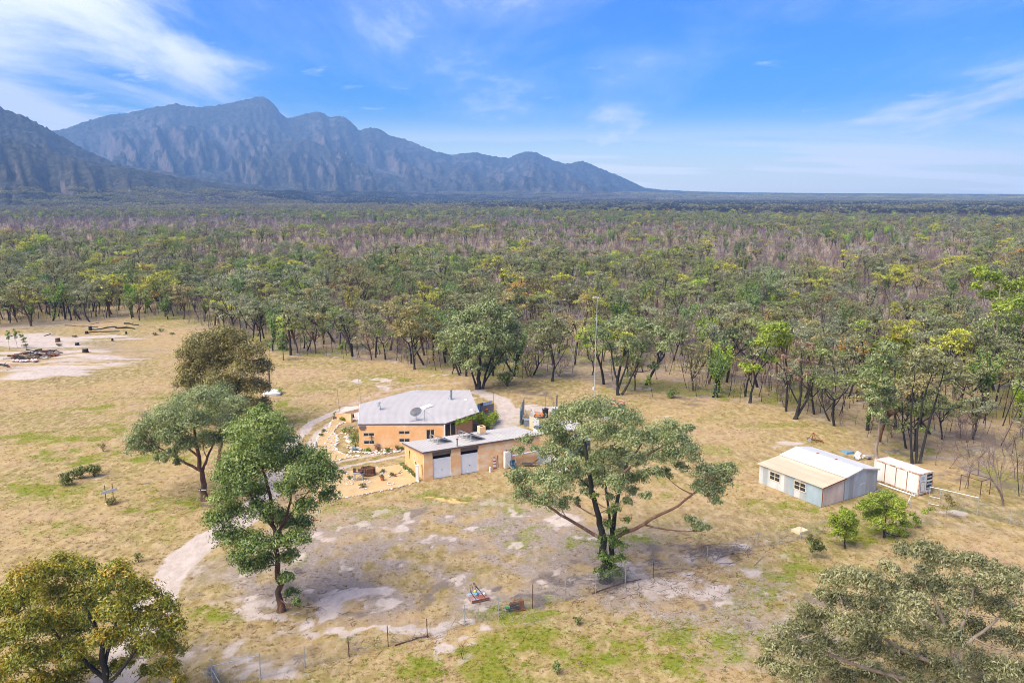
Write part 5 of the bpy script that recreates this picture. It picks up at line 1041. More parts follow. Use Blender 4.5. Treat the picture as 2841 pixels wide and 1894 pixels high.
def dish(name, label, b, r, tilt, rz, mesh_m, post, feet=True):
    t = thing(name, label, 'satellite dish', b, rz); MB().rod((0, 0, 0), (0, 0, post), .04, 8).obj('pole', STEEL_D, t)
    M = Matrix.Rotation(tilt, 4, 'X'); c = vec((0, -.12, post + r * .55)); mb = MB(); n = 24; rr = np.linspace(0, r, 6); pr = [(max(q, .01), .22 * r * (q / r) ** 2) for q in rr]; mb.lathe(pr, (0, 0, 0), n, cap=False); mb.lathe([(q, z - .015) for q, z in pr], (0, 0, 0), n, cap=False)
    for i in range(len(mb.v)): mb.v[i] = mb.v[i] @ np.array(M.to_3x3()).T + c
    d = mb.obj('reflector', mesh_m, t, True); f = np.array(M.to_3x3()) @ vec((0, 0, r * .95)) + c; MB().rod(np.array(M.to_3x3()) @ vec((0, r * .6, .1)) + c, f, .015, 5).obj('feed_arm', STEEL_D, t); MB().lathe([(.04, -.06), (.05, .06)], f, 8).obj('receiver', STEEL_D, t)
    MB().rod((0, 0, post * .8), c, .03, 6).obj('bracket', STEEL_D, t)
    if feet:
        for a in (.6, 2.2): MB().rod((0, 0, post * .7), (math.cos(a) * .7, math.sin(a) * .7, .05), .018, 5).obj('stay', STEEL_D, t)
        MB().box((0, 0, .03), (1.9, .07, .05)).obj('foot_rail', STEEL_D, t); MB().box((.5, .6, .06), (1.2, .07, .05)).obj('foot_rail', STEEL_D, t)
    else: MB().lathe([(.12, 0), (.05, .05)], (0, 0, 0), 8).obj('foot', STEEL_D, t)
dish('satellite_dish', 'large round mesh satellite dish on the front of the house roof', rplane('v', 115, 840), .82, R(-62), R(25), STEEL, .75)
dish('satellite_dish', 'small dark satellite dish turned sideways near the house roof corner', rplane('u', 590, 598), .42, R(60), R(-62), STEEL_D, .55, False)
def aerial():
    b = rplane('v', 100, 215); t = thing('tv_aerial', 'slanting television aerial on the rear roof edge of the house', 'aerial', b, R(10)); MB().rod((0, 0, 0), (.55, 0, 1.15), .025, 6).obj('mast', STEEL, t); MB().rod((.15, -.3, .6), (.95, .3, 1.15), .02, 5).obj('boom', STEEL, t)
    for q in np.linspace(0, 1, 7): c = vec((.15, -.3, .6)) * (1 - q) + vec((.95, .3, 1.15)) * q; MB().rod(c + vec((-.22, .3, 0)), c + vec((.22, -.3, 0)), .014, 4).obj('element', STEEL_D, t)
    b = rplane('v', 300, 845); t = thing('aerial_mast', 'thin stayed pole mast beside the mesh dish', 'mast', b); MB().rod((0, 0, 0), (0, 0, 1.7), .03, 6).obj('pole', STEEL_D, t); MB().rod((0, 0, 1.45), (-1.0, .5, .05), .012, 4).obj('stay', STEEL_D, t); MB().rod((0, 0, 1.45), (1.35, .8, .06), .012, 4).obj('stay', STEEL_D, t); MB().rod((-.1, 0, 1.7), (.12, 0, 1.72), .04, 5).obj('head', WHITE, t)
aerial()
# vine over the veranda
def vine():
    t = thing('climbing_vine', 'bright green climbing vine hanging along the veranda gutter', 'vine', (VR1[0], VR1[1], 0)); cr = MB(); rng = np.random.default_rng(61); st = MB()
    a, b = vec(HRP[1]) + vec((HA[0], HA[1], 0)), vec(HRP[2]) + vec((HA[0], HA[1], 0)); o = vec((VR1[0], VR1[1], 0)); prev = None
    for q in np.linspace(.26, 1.04, 26):
        c = a + (b - a) * q + vec((.1, .15, -.35 - .25 * (q > .8) - .15 * rng.random())) - o; P, tone, _ = clump_pts(c, (.42, .42, .34 + .3 * (q > .85)), 130, rng); leaves(cr, P, .2, .15, .3, tone, 0, rng)
        if prev is not None: st.tube([prev, c], [.03, .03], 5)
        prev = c
    st.tube([prev, prev * vec((1, 1, 0))], [.04, .06], 5); st.obj('stem', BARK_BROWN, t); k = cr.obj('foliage', LF['bright'], t); k['tint'] = [1.1, 1.1, 1.]
    for lab, pts in (('bright green hedge along the purple fence behind the house', [(1540, 880), (1590, 900), (1650, 905), (1700, 880), (1750, 850), (1790, 815), (1620, 960), (1680, 950), (1800, 780)]),):
        b0 = g('v', 1640, 990); t = thing('hedge', lab, 'hedge', b0); cr = MB(); st = MB()
        for (x, y) in pts: p = g('v', x, y + 75) - b0; P, tone, _ = clump_pts(p + vec((0, 0, .75)), (.75, .75, .7), 420, rng); P[:, 2] = np.abs(P[:, 2]); leaves(cr, P, .2, .14, .2, tone, 0, rng); st.tube([p, p + vec((0, 0, .7))], [.04, .02], 4)
        st.obj('stems', BARK_BROWN, t); k = cr.obj('foliage', LF['bright'], t); k['tint'] = [1.1, 1.1, 1.]
vine()
# ------------------------------------------------------------------ tin shed
SA = vec((34.2, 83.3)); SAN = R(30.6); sx = vec((math.cos(SAN), math.sin(SAN))); sy = vec((-math.sin(SAN), math.cos(SAN)))
def shed():
    t = thing('tin_shed', 'patchwork tin shed with white gable roof and beige lean-to', 'shed', (SA[0], SA[1], 0), SAN)
    Wl, Wt, Ln, he, hm, hr, hr2 = 3.72, 9.45, 9.0, 2.36, 2.78, 3.34, 2.78
    uz, ln, an = wallframe(SA + sy * Ln, SA)          # the long wall, seen from the left
    def corrug(name, P0, du, u0, u1, zb, zt0, zt1, m, n=None):
        """sheet in the plane P0 + u*du, from z=zb up to a top running zt0..zt1, with real corrugations"""
        P0 = vec(P0); du = vec(du); nrm = vec((du[1], -du[0], 0)); k = max(4, int((u1 - u0) / .076)); V = []
        for i in range(2 * k + 1):
            f = i / (2 * k); u = u0 + (u1 - u0) * f; d = nrm * (.011 if i % 2 else -.011); V += [P0 + du * u + d + vec((0, 0, zb)), P0 + du * u + d + vec((0, 0, zt0 + (zt1 - zt0) * f))]
        mb = MB(); mb.add(V, [(2 * i, 2 * i + 2, 2 * i + 3, 2 * i + 1) for i in range(2 * k)]); return mb.obj(name, m, t, True)
    def tin(nm, c, sc=.8): return mat('tin_' + nm, c, tuple(q * sc for q in c), .9, .55, .12, stretch=(1, 1, .35), c3=tuple(q * 1.15 for q in c), t3=(.58, .7))
    pal = dict(a=tin('pale', (.56, .58, .60)), b=tin('grey', (.42, .45, .47)), c=tin('blue', (.36, .45, .53)), d=tin('light', (.62, .63, .63)), e=tin('steel', (.37, .40, .42)), f=tin('skyblue', (.47, .53, .58)), p=tin('pinkish', (.66, .56, .50)), q=tin('buff', (.48, .40, .28)))
    # long wall: cuts read along the wall from the far corner to the near one
    cuts = [uz('S', x, y)[0] for x, y in ((232, 550), (293, 570), (345, 585), (403, 605), (522, 650), (583, 680), (632, 695), (695, 722), (757, 745), (822, 775), (935, 815))]; cuts[0] = 0.0; cuts[-1] = ln
    wins = [(uz('S', 373, 500)[0], uz('S', 487, 530)[0], .98, 2.02), (uz('S', 638, 590)[0], uz('S', 768, 630)[0], .98, 2.02)]
    keys = 'abadbcdbcc'
    for (a, b), k in zip(zip(cuts[:-1], cuts[1:]), keys):
        segs = [(a, b)]
        parts = []
        for (c, d, z0, z1) in wins:
            lo, hi = max(a, c), min(b, d)
            if hi > lo: parts.append((lo, hi, z0, z1))
        pos = a
        for lo, hi, z0, z1 in parts:
            if lo > pos + .02: corrug('wall_sheet', (0, Ln, 0), (0, -1, 0), pos, lo, .03, he, he, pal[k])
            corrug('wall_sheet', (0, Ln, 0), (0, -1, 0), lo, hi, .03, z0, z0, pal[k]); corrug('wall_sheet', (0, Ln, 0), (0, -1, 0), lo, hi, z1, he, he, pal[k]); pos = hi
        if b > pos + .02: corrug('wall_sheet', (0, Ln, 0), (0, -1, 0), pos, b, .03, he, he, pal[k])
    for c, d, z0, z1 in wins:
        o = window(t, c, d, z0, z1, -.02, 1, .07, CREAM, 2); o.location = (0, Ln, 0); o.rotation_euler[2] = -math.pi / 2
    # gable end
    zt = lambda u: he + (hm - he) * u / Wl if u < Wl else (hm + (hr - hm) * (u - Wl) / (6.55 - Wl) if u < 6.55 else hr + (hr2 - hr) * (u - 6.55) / (Wt - 6.55))
    cut = [.12, .95, 1.85, 2.7, 3.66, 3.72, 4.55, 5.35, 6.55, 7.5, 8.2, Wt]; ks = ['p', 'p', 'p', 'p', 'q', 'f', 'e', 'f', 'f', 'b', 'e']
    for a, b, k in zip(cut[:-1], cut[1:], ks): corrug('wall_sheet', (0, 0, 0), (1, 0, 0), a, b, .06, zt(a) - .03, zt(b) - .03, pal[k])
    MB().bx(0, .10, -.03, .05, 0, he - .05).obj('corner_trim', RUST, t); MB().bx(.10, .2, -.028, .02, .05, he - .04).obj('corner_board', CREAM, t); MB().bx(Wl - .03, Wl + .03, -.04, .03, 0, hm).obj('corner_trim', STEEL_D, t); MB().bx(Wt - .03, Wt + .06, -.04, .05, 0, hr2 - .03).obj('corner_trim', STEEL_D, t)
    # rear and far walls, plain
    corrug('wall_sheet', (Wt, 0, 0), (0, 1, 0), 0, Ln, .05, hr2 - .04, hr2 - .04, pal['b'])
    for a, b in ((0, Wl), (Wl, 6.55), (6.55, Wt)): corrug('wall_sheet', (Wt, Ln, 0), (-1, 0, 0), Wt - b, Wt - a, .05, zt(b) - .04, zt(a) - .04, pal['b'])
    MB().bx(.05, Wt - .05, .08, Ln - .08, -.05, .04).obj('floor_slab', mat('concrete', (.4, .38, .35)), t)
    WR = mat('white_roof_tin', (.60, .60, .595), (.54, .54, .54), .35, .5, c3=(.64, .64, .63)); BR = mat('beige_roof_tin', (.58, .47, .33), (.49, .39, .27), .5, .65, stretch=(2.2, .25, 1), c3=(.62, .52, .38))
    y0, y1 = -.22, Ln + .22
    def roofsheet(name, xa, za, xb, zb, m, nr, ya=y0, yb=y1, dz=.0):
        r = MB(); r.prism([(xa, ya, za + dz), (xb, ya, zb + dz), (xb, yb, zb + dz), (xa, yb, za + dz)], (0, 0, .03)); o = r.obj(name, m, t); q = MB(); ribs(q, (xa, ya, za + dz + .031), (0, yb - ya, 0), (xb - xa, 0, zb - za), nr, .018, .03)
        k = q.obj('roof_corrugation', m, o); k['kind'] = 'stuff'
    cuts = np.linspace(y0, y1, 10)
    for i in range(9): roofsheet('lean_to_sheet', -.25, he - .02 + (i % 2) * .006, Wl + .02, hm - .03 + (i % 2) * .006, BR, 7, cuts[i] + (.0 if i else 0), cuts[i + 1] - .004)
    roofsheet('main_roof', Wl - .12, hm + .045, 6.55, hr + .03, WR, 60); roofsheet('main_roof', 6.55, hr + .03, Wt + .2, hr2 + .0, WR, 60)
    CAP = mat('ridge_capping', (.52, .52, .52), (.44, .44, .44), 2, .5); MB().prism([(6.3, y0 - .02, hr + .04), (6.55, y0 - .02, hr + .10), (6.8, y0 - .02, hr + .04), (6.55, y0 - .02, hr + .065)], (0, y1 - y0 + .04, 0)).obj('ridge_cap', CAP, t)
    for yy in (3.3, 5.9): MB().bx(6.4, 6.72, yy, yy + .22, hr + .08, hr + .115).obj('rust_patch', RUST, t)
    MB().prism([(-.25, y0 - .03, he - .12), (Wl, y0 - .03, hm - .1), (Wl, y0 - .03, hm + .04), (-.25, y0 - .03, he + .02)], (0, .028, 0)).obj('rusty_barge', RUST, t)
    PB = mat('pinkish_barge', (.50, .42, .38)); MB().prism([(Wl, y0 - .03, hm - .06), (6.55, y0 - .03, hr - .08), (6.55, y0 - .03, hr + .06), (Wl, y0 - .03, hm + .07)], (0, .028, 0)).obj('barge_board', PB, t); MB().prism([(6.55, y0 - .03, hr - .08), (Wt + .2, y0 - .03, hr2 - .12), (Wt + .2, y0 - .03, hr2 + .03), (6.55, y0 - .03, hr + .06)], (0, .028, 0)).obj('barge_board', PB, t)
    # white scrawl of paint on the grey sheet
    for q, (a, b) in enumerate(((6.75, 1.45), (6.95, 1.5), (7.12, 1.47), (7.28, 1.5), (6.6, 1.38))): MB().box((a, -.035, b), (.16, .006, .10 - .01 * q), 0).obj('paint_daub', WHITE, t)
shed()
# ------------------------------------------------------------------ container
def container():
    b = g('S', 1985, 690); an = R(27.0); t = thing('shipping_container', 'white rusty refrigerated shipping container behind the tin shed', 'container', (b[0], b[1], 0), an); W, L_, h = 2.44, 6.06, 2.6; z0 = .08
    CW = mat('container_white', (.68, .68, .66), (.60, .59, .56), .9, .6, c3=(.45, .38, .30), t3=(.62, .74), stretch=(1, 1, .4)); CR = mat('container_rusty_edge', (.66, .60, .52), (.40, .16, .06), 2.2, .8, c3=(.34, .12, .04), t3=(.5, .58)); TOP = mat('container_top', (.62, .60, .56), (.50, .49, .46), .7, .7, c3=(.44, .30, .2), t3=(.64, .74))
    MB().bx(.05, W - .05, .06, L_ - .06, z0 + .05, h - .06).obj('body', CW, t)
    for q, (a, c) in enumerate(((.12, 1.55), (1.58, 3.02), (3.05, 4.5), (4.53, 5.94))): MB().bx(.012, .048, a, c, z0 + .16, h - .16).obj('side_panel', CW, t); MB().bx(W - .048, W - .012, a, c, z0 + .16, h - .16).obj('side_panel', CW, t)
    for y in (1.565, 3.035, 4.515): MB().bx(.0, .05, y - .045, y + .045, z0 + .15, h - .15).obj('side_rib', RUST, t)
    for z in (z0, h - .13):
        for x in (0, W - .12): MB().bx(x, x + .12, .121, L_ - .121, z, z + .13).obj('rail', CR, t)
        for y in (0, L_ - .12): MB().bx(.121, W - .121, y, y + .12, z + .001, z + .129).obj('rail', CR, t)
    for x in (0, W - .12):
        for y in (0, L_ - .12): MB().bx(x - .004, x + .124, y - .004, y + .124, z0 - .004, h + .004).obj('corner_post', CW if y else CR, t)
    MB().bx(.12, W - .12, .12, L_ - .12, h - .058, h - .02).obj('top', TOP, t)
    # refrigeration end
    MB().bx(.14, W - .14, .02, .058, z0 + .15, h - .15).obj('end_panel', CW, t)
    MB().bx(.35, .85, -.005, .018, 1.85, 2.25).obj('control_box', mat('pale_blue_panel', (.35, .48, .58)), t); k = MB().bx(.38, 1.02, -.008, .018, .42, 1.55).obj('access_hatch', CW, t); MB().bx(.34, 1.06, -.004, .017, .38, 1.59).obj('hatch_seal', BLACK, t)
    MB().bx(1.35, 2.25, -.004, .018, .25, 2.4).obj('machinery_bay', GAP_SHADE, t)  # flat dark sheet paints the shade of the recessed bay
    for z, c in ((2.05, STEEL), (1.62, CW), (1.2, mat('bay_blue', (.3, .45, .55))), (.72, STEEL), (.36, CW)): MB().bx(1.38, 2.22, -.03, -.006, z - .09, z + .09).obj('machinery_shelf', c, t)
    for x, z in ((1.6, 1.4), (1.95, .95), (1.6, .55)): MB().lathe([(.13, -.04), (.13, .02)], (x, -.03, z), 10).obj('fan', STEEL_D, t)
container()
# ------------------------------------------------------------------ fences
def post_fence(name, label, posts, hts, rails=(), mesh=True, post_m=None, sag=.0, r=.035, wire=.0028, step=.085, top=None):
    P = [vec(p) for p in posts]; o = P[0]; t = thing(name, label, 'fence', o)
    for i, p in enumerate(P):
        lean = vec((random.uniform(-.05, .05), random.uniform(-.05, .05), 0)); m = post_m[i] if isinstance(post_m, list) else (post_m or STEEL)
        MB().tube([p - o + vec((0, 0, -.2)), p - o + lean + vec((0, 0, hts[i]))], [r, r], 7).obj('post', m, t)
    w = MB()
    for i in range(len(P) - 1):
        a, b = P[i] - o, P[i + 1] - o; L_ = np.linalg.norm(b - a); h = min(hts[i], hts[i + 1]) - .1
        if not mesh or L_ > 14: continue
        d = (b - a) / L_; s = -h
        while s < L_:
            for sg in (1, -1):
                u0, z0, u1, z1 = (s, 0, s + h, h) if sg > 0 else (s, h, s + h, 0)
                def cl(u): return min(max(u, 0), L_)
                ua, ub = cl(u0), cl(u1)
                if ub - ua < .02: continue
                za = z0 + (z1 - z0) * (ua - u0) / h; zb = z0 + (z1 - z0) * (ub - u0) / h; n_ = vec((-d[1], d[0], 0)) * wire; V = [a + d * ua + vec((0, 0, za + .05)), a + d * ub + vec((0, 0, zb + .05))]
                w.add([V[0] - n_ - vec((0, 0, wire)), V[1] - n_ - vec((0, 0, wire)), V[1] + n_, V[0] + n_, V[0] - n_ + vec((0, 0, wire)), V[1] - n_ + vec((0, 0, wire))], [(0, 1, 2, 3), (3, 2, 5, 4), (4, 5, 1, 0)])
            s += step
        for z in (.06, h + .05): w.tube([a + vec((0, 0, z)), b + vec((0, 0, z))], [.005, .005], 3, cap=False)
    if w.n: w.obj('wire_mesh', mat('mesh_wire', (.34, .36, .38), (.26, .28, .30), 3, .5, .5), t)['kind'] = 'stuff'
    for a, b in rails: MB().rod(vec(a) - o, vec(b) - o, .026, 6).obj('rail', STEEL, t)
    return t
def fences():
    A = [('b', 98, 1075, 848), ('b', 520, 1027, 800), ('b', 910, 925, 730), ('b', 1300, 835, 650), ('b', 1645, 742, 552), ('b', 1990, 660, 490), ('c', 262, 632, 460), ('c', 541, 557, 388), ('c', 815, 490, 270), ('c', 1080, 428, 250), ('c', 1328, 372, 200), ('c', 1570, 300, 140), ('c', 1800, 240, 160), ('c', 2026, 186, 60), ('c', 2242, 126, -10), ('S', 240, 1242, 1080), ('S', 470, 1218, 1045), ('S', 710, 1155, 995), ('S', 955, 1097, 985)]
    P = [g(r, x, y) for r, x, y, _ in A]; hs = [min(2.15, max(1.5, hgt(r, x, y, tp))) for r, x, y, tp in A]
    wood = {3, 4, 5, 8, 12}; ms = [(RUST_D if i in wood else STEEL) for i in range(len(A))]
    r0 = [(P[0] + vec((0, 0, 1.45)), P[1] + vec((0, 0, hs[1] - .12))), (P[0] + vec((0, 0, 1.2)), P[0] + vec((1.5, -1.4, .05)))]
    post_fence('wire_fence', 'long sagging chain wire fence crossing the lower paddock', P, hs, r0, True, ms)
    B = [('r', 670, 942, 758), ('r', 940, 902, 640), ('r', 1096, 930, 672), ('r', 1655, 1056, 800), ('r', 2142, 1185, 955), ('r', 2640, 1330, 1095)]
    P = [g(r, x, y) for r, x, y, _ in B]; hs = [max(1.6, min(2.4, hgt(r, x, y, tp))) for r, x, y, tp in B]
    post_fence('wire_fence', 'taut silver chain wire fence with top rail beyond the orchard', P[2:], hs[2:], [(P[2] + vec((0, 0, hs[2])), P[3] + vec((0, 0, hs[3])))], True, STEEL, wire=.0034, step=.07)
    # gate frame between the second and third posts
    t = thing('pipe_gate', 'open silver pipe gate frame in front of the container', 'gate', P[0]); o = P[0]
    for i in (0, 1): MB().tube([P[i] - o + vec((0, 0, -.2)), P[i] - o + vec((0, 0, hs[i]))], [.04, .04], 7).obj('post', STEEL, t)
    for a, b in ((P[0] + vec((0, 0, hs[0] - .05)), P[1] + vec((0, 0, hs[1] - .25))), (P[1] + vec((0, 0, hs[1])), P[2] + vec((0, 0, hs[2]))), (P[1] + vec((0, 0, .15)), P[2] + vec((0, 0, .12))), (P[1] + vec((0, 0, 1.0)), P[2] + vec((0, 0, .95)))): MB().rod(a - o, b - o, .028, 6).obj('rail', STEEL if a[2] > .5 else WHITE, t)
    MB().rod(P[0] - o + vec((0, 0, hs[0] - .1)), P[0] - o + vec((-.75, -.35, 0)), .02, 5).obj('stay', STEEL, t)
fences()
def wire_tangle():
    b = g('b', 95, 1050); t = thing('wire_bundle', 'tangled grey wire bundle hanging on the fence corner post', 'wire', b); mb = MB(); rng = np.random.default_rng(5)
    for q in range(60):
        p = rng.normal(size=(5, 3)) * vec((.32, .25, .3)) + vec((0, 0, .75)); p[:, 2] = np.abs(p[:, 2]); mb.tube(p, np.full(5, .006), 3, cap=False)
    mb.obj('loops', mat('mesh_wire', (.34, .36, .38)), t)
wire_tangle()
# ------------------------------------------------------------------ garden
def rocks_along(mb, pts, step, r, seed, jit=.12, close=False):
    rng = np.random.default_rng(seed); P = [vec(p) for p in pts] + ([vec(pts[0])] if close else []); k = 0
    for a, b in zip(P[:-1], P[1:]):
        L_ = np.linalg.norm(b - a); n = max(1, int(L_ / step))
        for q in range(n):
            p = a + (b - a) * (q + rng.random() * .5) / n + vec((*rng.normal(0, jit, 2), 0)); s = r * rng.uniform(.65, 1.35); mb.rock((p[0], p[1], s * .35), (s, s * rng.uniform(.7, 1.1), s * .62), 0, seed * 1000 + k); k += 1
def bed(pts, name, label, seed, edge, rstep, rr):
    W = [g(*q) for q in pts]; mb = MB(); n = len(W); mb.prism([(p[0], p[1], -.05) for p in W], (0, 0, .15)); o = mb.obj(name, YSANDM); o['kind'] = 'structure'; o['label'] = label
    t = thing('rock_edging', edge, 'rock edging', (W[0][0], W[0][1], 0)); r = MB(); rocks_along(r, [p - vec((W[0][0], W[0][1], 0)) for p in W], rstep, rr, seed, .08, True); k = r.obj('border_rocks', ROCKM, t); k['kind'] = 'stuff'
B1 = [('g', *q) for q in ((560, 330), (610, 300), (680, 300), (780, 345), (700, 365), (650, 395), (640, 440), (585, 480), (600, 520), (640, 570), (655, 640), (640, 700), (610, 745), (650, 790), (720, 830), (800, 858), (900, 870), (1020, 870), (900, 890), (780, 905), (680, 930), (560, 955), (500, 960), (400, 900), (300, 850), (260, 790), (290, 720), (330, 650), (350, 580), (400, 510), (450, 460), (530, 420), (540, 370))]
bed(B1, 'sand_bed', 'curved yellow sand garden bed beside the house', 31, 'white rock edging around the curved sand bed', .34, .20)
B2 = [('A', *q) for q in ((-330, 1080), (-100, 1062), (40, 1050), (180, 1030), (300, 1018), (440, 1000), (520, 985), (585, 982), (640, 1020), (690, 1065), (740, 1115), (790, 1160), (720, 1180), (600, 1215), (450, 1250), (300, 1280), (150, 1308), (0, 1335), (-150, 1352), (-330, 1370))]
bed(B2, 'sand_bed', 'broad yellow sand garden bed in front of the garage', 32, 'thin white rock edging around the broad sand bed', .36, .15)
def house_rocks():
    pts = [('A', *q) for q in ((25, 850), (110, 835), (200, 850), (300, 860), (400, 858), (500, 845), (615, 830))]; W = [g(*q) for q in pts]; t = thing('rockery', 'white and pink rockery bed along the house front', 'rockery', (W[0][0], W[0][1], 0)); o = vec((W[0][0], W[0][1], 0)); mb = MB()
    rocks_along(mb, [p - o for p in W], .3, .22, 41, .1)
    for q in range(3): rocks_along(mb, [p - o + vec((0, .5 + .45 * q, 0)) for p in W[1:]], .42, .24, 42 + q, .2)
    rocks_along(mb, [g('h', *q) - o for q in ((1500, 960), (1560, 1000), (1590, 1060), (1620, 1120), (1600, 900), (1640, 860), (1640, 1000), (1620, 1180), (1660, 1270), (1720, 1300))], .4, .22, 47, .3)
    mb.obj('rocks', ROCKM, t)['kind'] = 'stuff'
house_rocks()
RING = []
def ring(p, r, seed):
    t = thing('rock_ring', 'small ring of white rocks set on the yellow sand', 'rock ring', (p[0], p[1], .1), 0, 'rock rings on the yellow sand'); mb = MB()
    for q in range(9): a = q * .698; s = .12 * (1 + .4 * math.sin(q * 2.1 + seed)); mb.rock((math.cos(a) * r, math.sin(a) * r, s * .3), (s, s, s * .6), 0, seed * 31 + q)
    mb.obj('rocks', ROCKM, t)['kind'] = 'stuff'
for q, (x, y, r) in enumerate(((540, 605, .45), (495, 672, .42), (490, 745, .36), (600, 710, .3), (470, 500, .4), (500, 880, .36), (605, 785, .3), (580, 545, .35), (845, 1232, .45), (845, 1307, .38), (1050, 1370, .5), (1350, 1130, .4), (1478, 1310, .4), (1500, 1185, .45), (1100, 1280, .5), (760, 1145, .5), (320, 785, .4), (600, 655, .35))): ring(g('g', x, y), r, q + 1)
def plant(name, label, reg, x, y, r, leaf, seed, tall=1., n=220, L_=.22, W_=.07, z=0., group=None):
    b = g(reg, x, y); t = thing(name, label, 'plant', (b[0], b[1], z), 0, group); s, c = shrub(seed, r, n, L_, W_, tall); s.obj('stems', BARK_BROWN, t); o = c.obj('foliage', leaf, t); o['tint'] = [1., 1., 1.]; return t
for q, (x, y) in enumerate(((840, 1235), (750, 1150), (1350, 1130), (1495, 1180), (435, 500), (405, 560))): plant('low_plant', 'low green plant inside a rock ring on the sand', 'g', x, y, .32, LF['bush'], 500 + q, .8, 150, z=.1, group='plants in the rock rings')
plant('low_plant', 'brown green cushion plant on the broad sand bed', 'g', 1045, 1365, .42, LF['brown'], 507, .8, 260, z=.1)
for q, (x, y) in enumerate(((605, 990), (655, 1030), (690, 1050), (705, 1068), (738, 1100))): plant('border_plant', 'dark green border plant along the garage end wall', 'A', x, y, .34, LF['deep'], 510 + q, .8, 200, z=.05, group='border plants by the garage end wall')
plant('garden_shrub', 'leafy green shrub in the rockery below the lower windows', 'A', 225, 835, .6, LF['bright'], 520, .7, 420); plant('garden_shrub', 'dark green tufted shrub in the middle of the rockery', 'A', 452, 838, .5, LF['deep'], 521, .8, 300); plant('garden_shrub', 'slim upright green plant in the rockery', 'A', 566, 825, .32, LF['bush'], 522, 1.5, 160); plant('garden_shrub', 'small green plant at the rockery end by the garage', 'A', 604, 805, .38, LF['deep'], 523, .9, 200)
plant('dry_grass_clump', 'brown dry ornamental grass against the orange house wall', 'A', 345, 815, .5, LF['dead'], 524, 1.2, 240, .5, .03)
plant('corner_shrub', 'tall bright green shrub at the left house corner', 'A', 105, 790, .85, LF['deep'], 525, 1.7, 900); plant('corner_shrub', 'red brown leafed shrub above the green corner shrub', 'A', 70, 700, .9, LF['brown'], 526, 1.35, 700); plant('corner_shrub', 'round green shrub in the rocks left of the house', 'h', 1545, 955, .45, LF['bright'], 527, .8, 260); plant('corner_shrub', 'broad leafed green plant by the low patio wall', 'h', 1615, 930, .55, LF['deep'], 528, .8, 300)
def agave(reg, x, y, label, r=.75):
    b = g(reg, x, y); t = thing('agave', label, 'plant', (b[0], b[1], .05)); m = mat('agave_blue', (.22, .36, .42), (.16, .28, .33), 3, .6)
    for q in range(22):
        a = q * 2.4; e = .35 + .9 * (q / 22); tip = vec((math.cos(a) * math.cos(e), math.sin(a) * math.cos(e), math.sin(e))) * r; s = vec((-math.sin(a), math.cos(a), 0)) * .07; mid = tip * .5 + vec((0, 0, .04)); mb = MB(); mb.add([(0, 0, 0), mid - s, tip, mid + s, mid * .98 - vec((0, 0, .05))], [(0, 1, 2), (0, 2, 3), (0, 4, 1), (1, 4, 2), (2, 4, 3), (3, 4, 0)]); mb.obj('leaf', m, t)
agave('A', 92, 828, 'spiky blue grey agave in the rockery corner'); agave('g', 845, 610, 'small spiky agave among the rocks left of the house', .5)
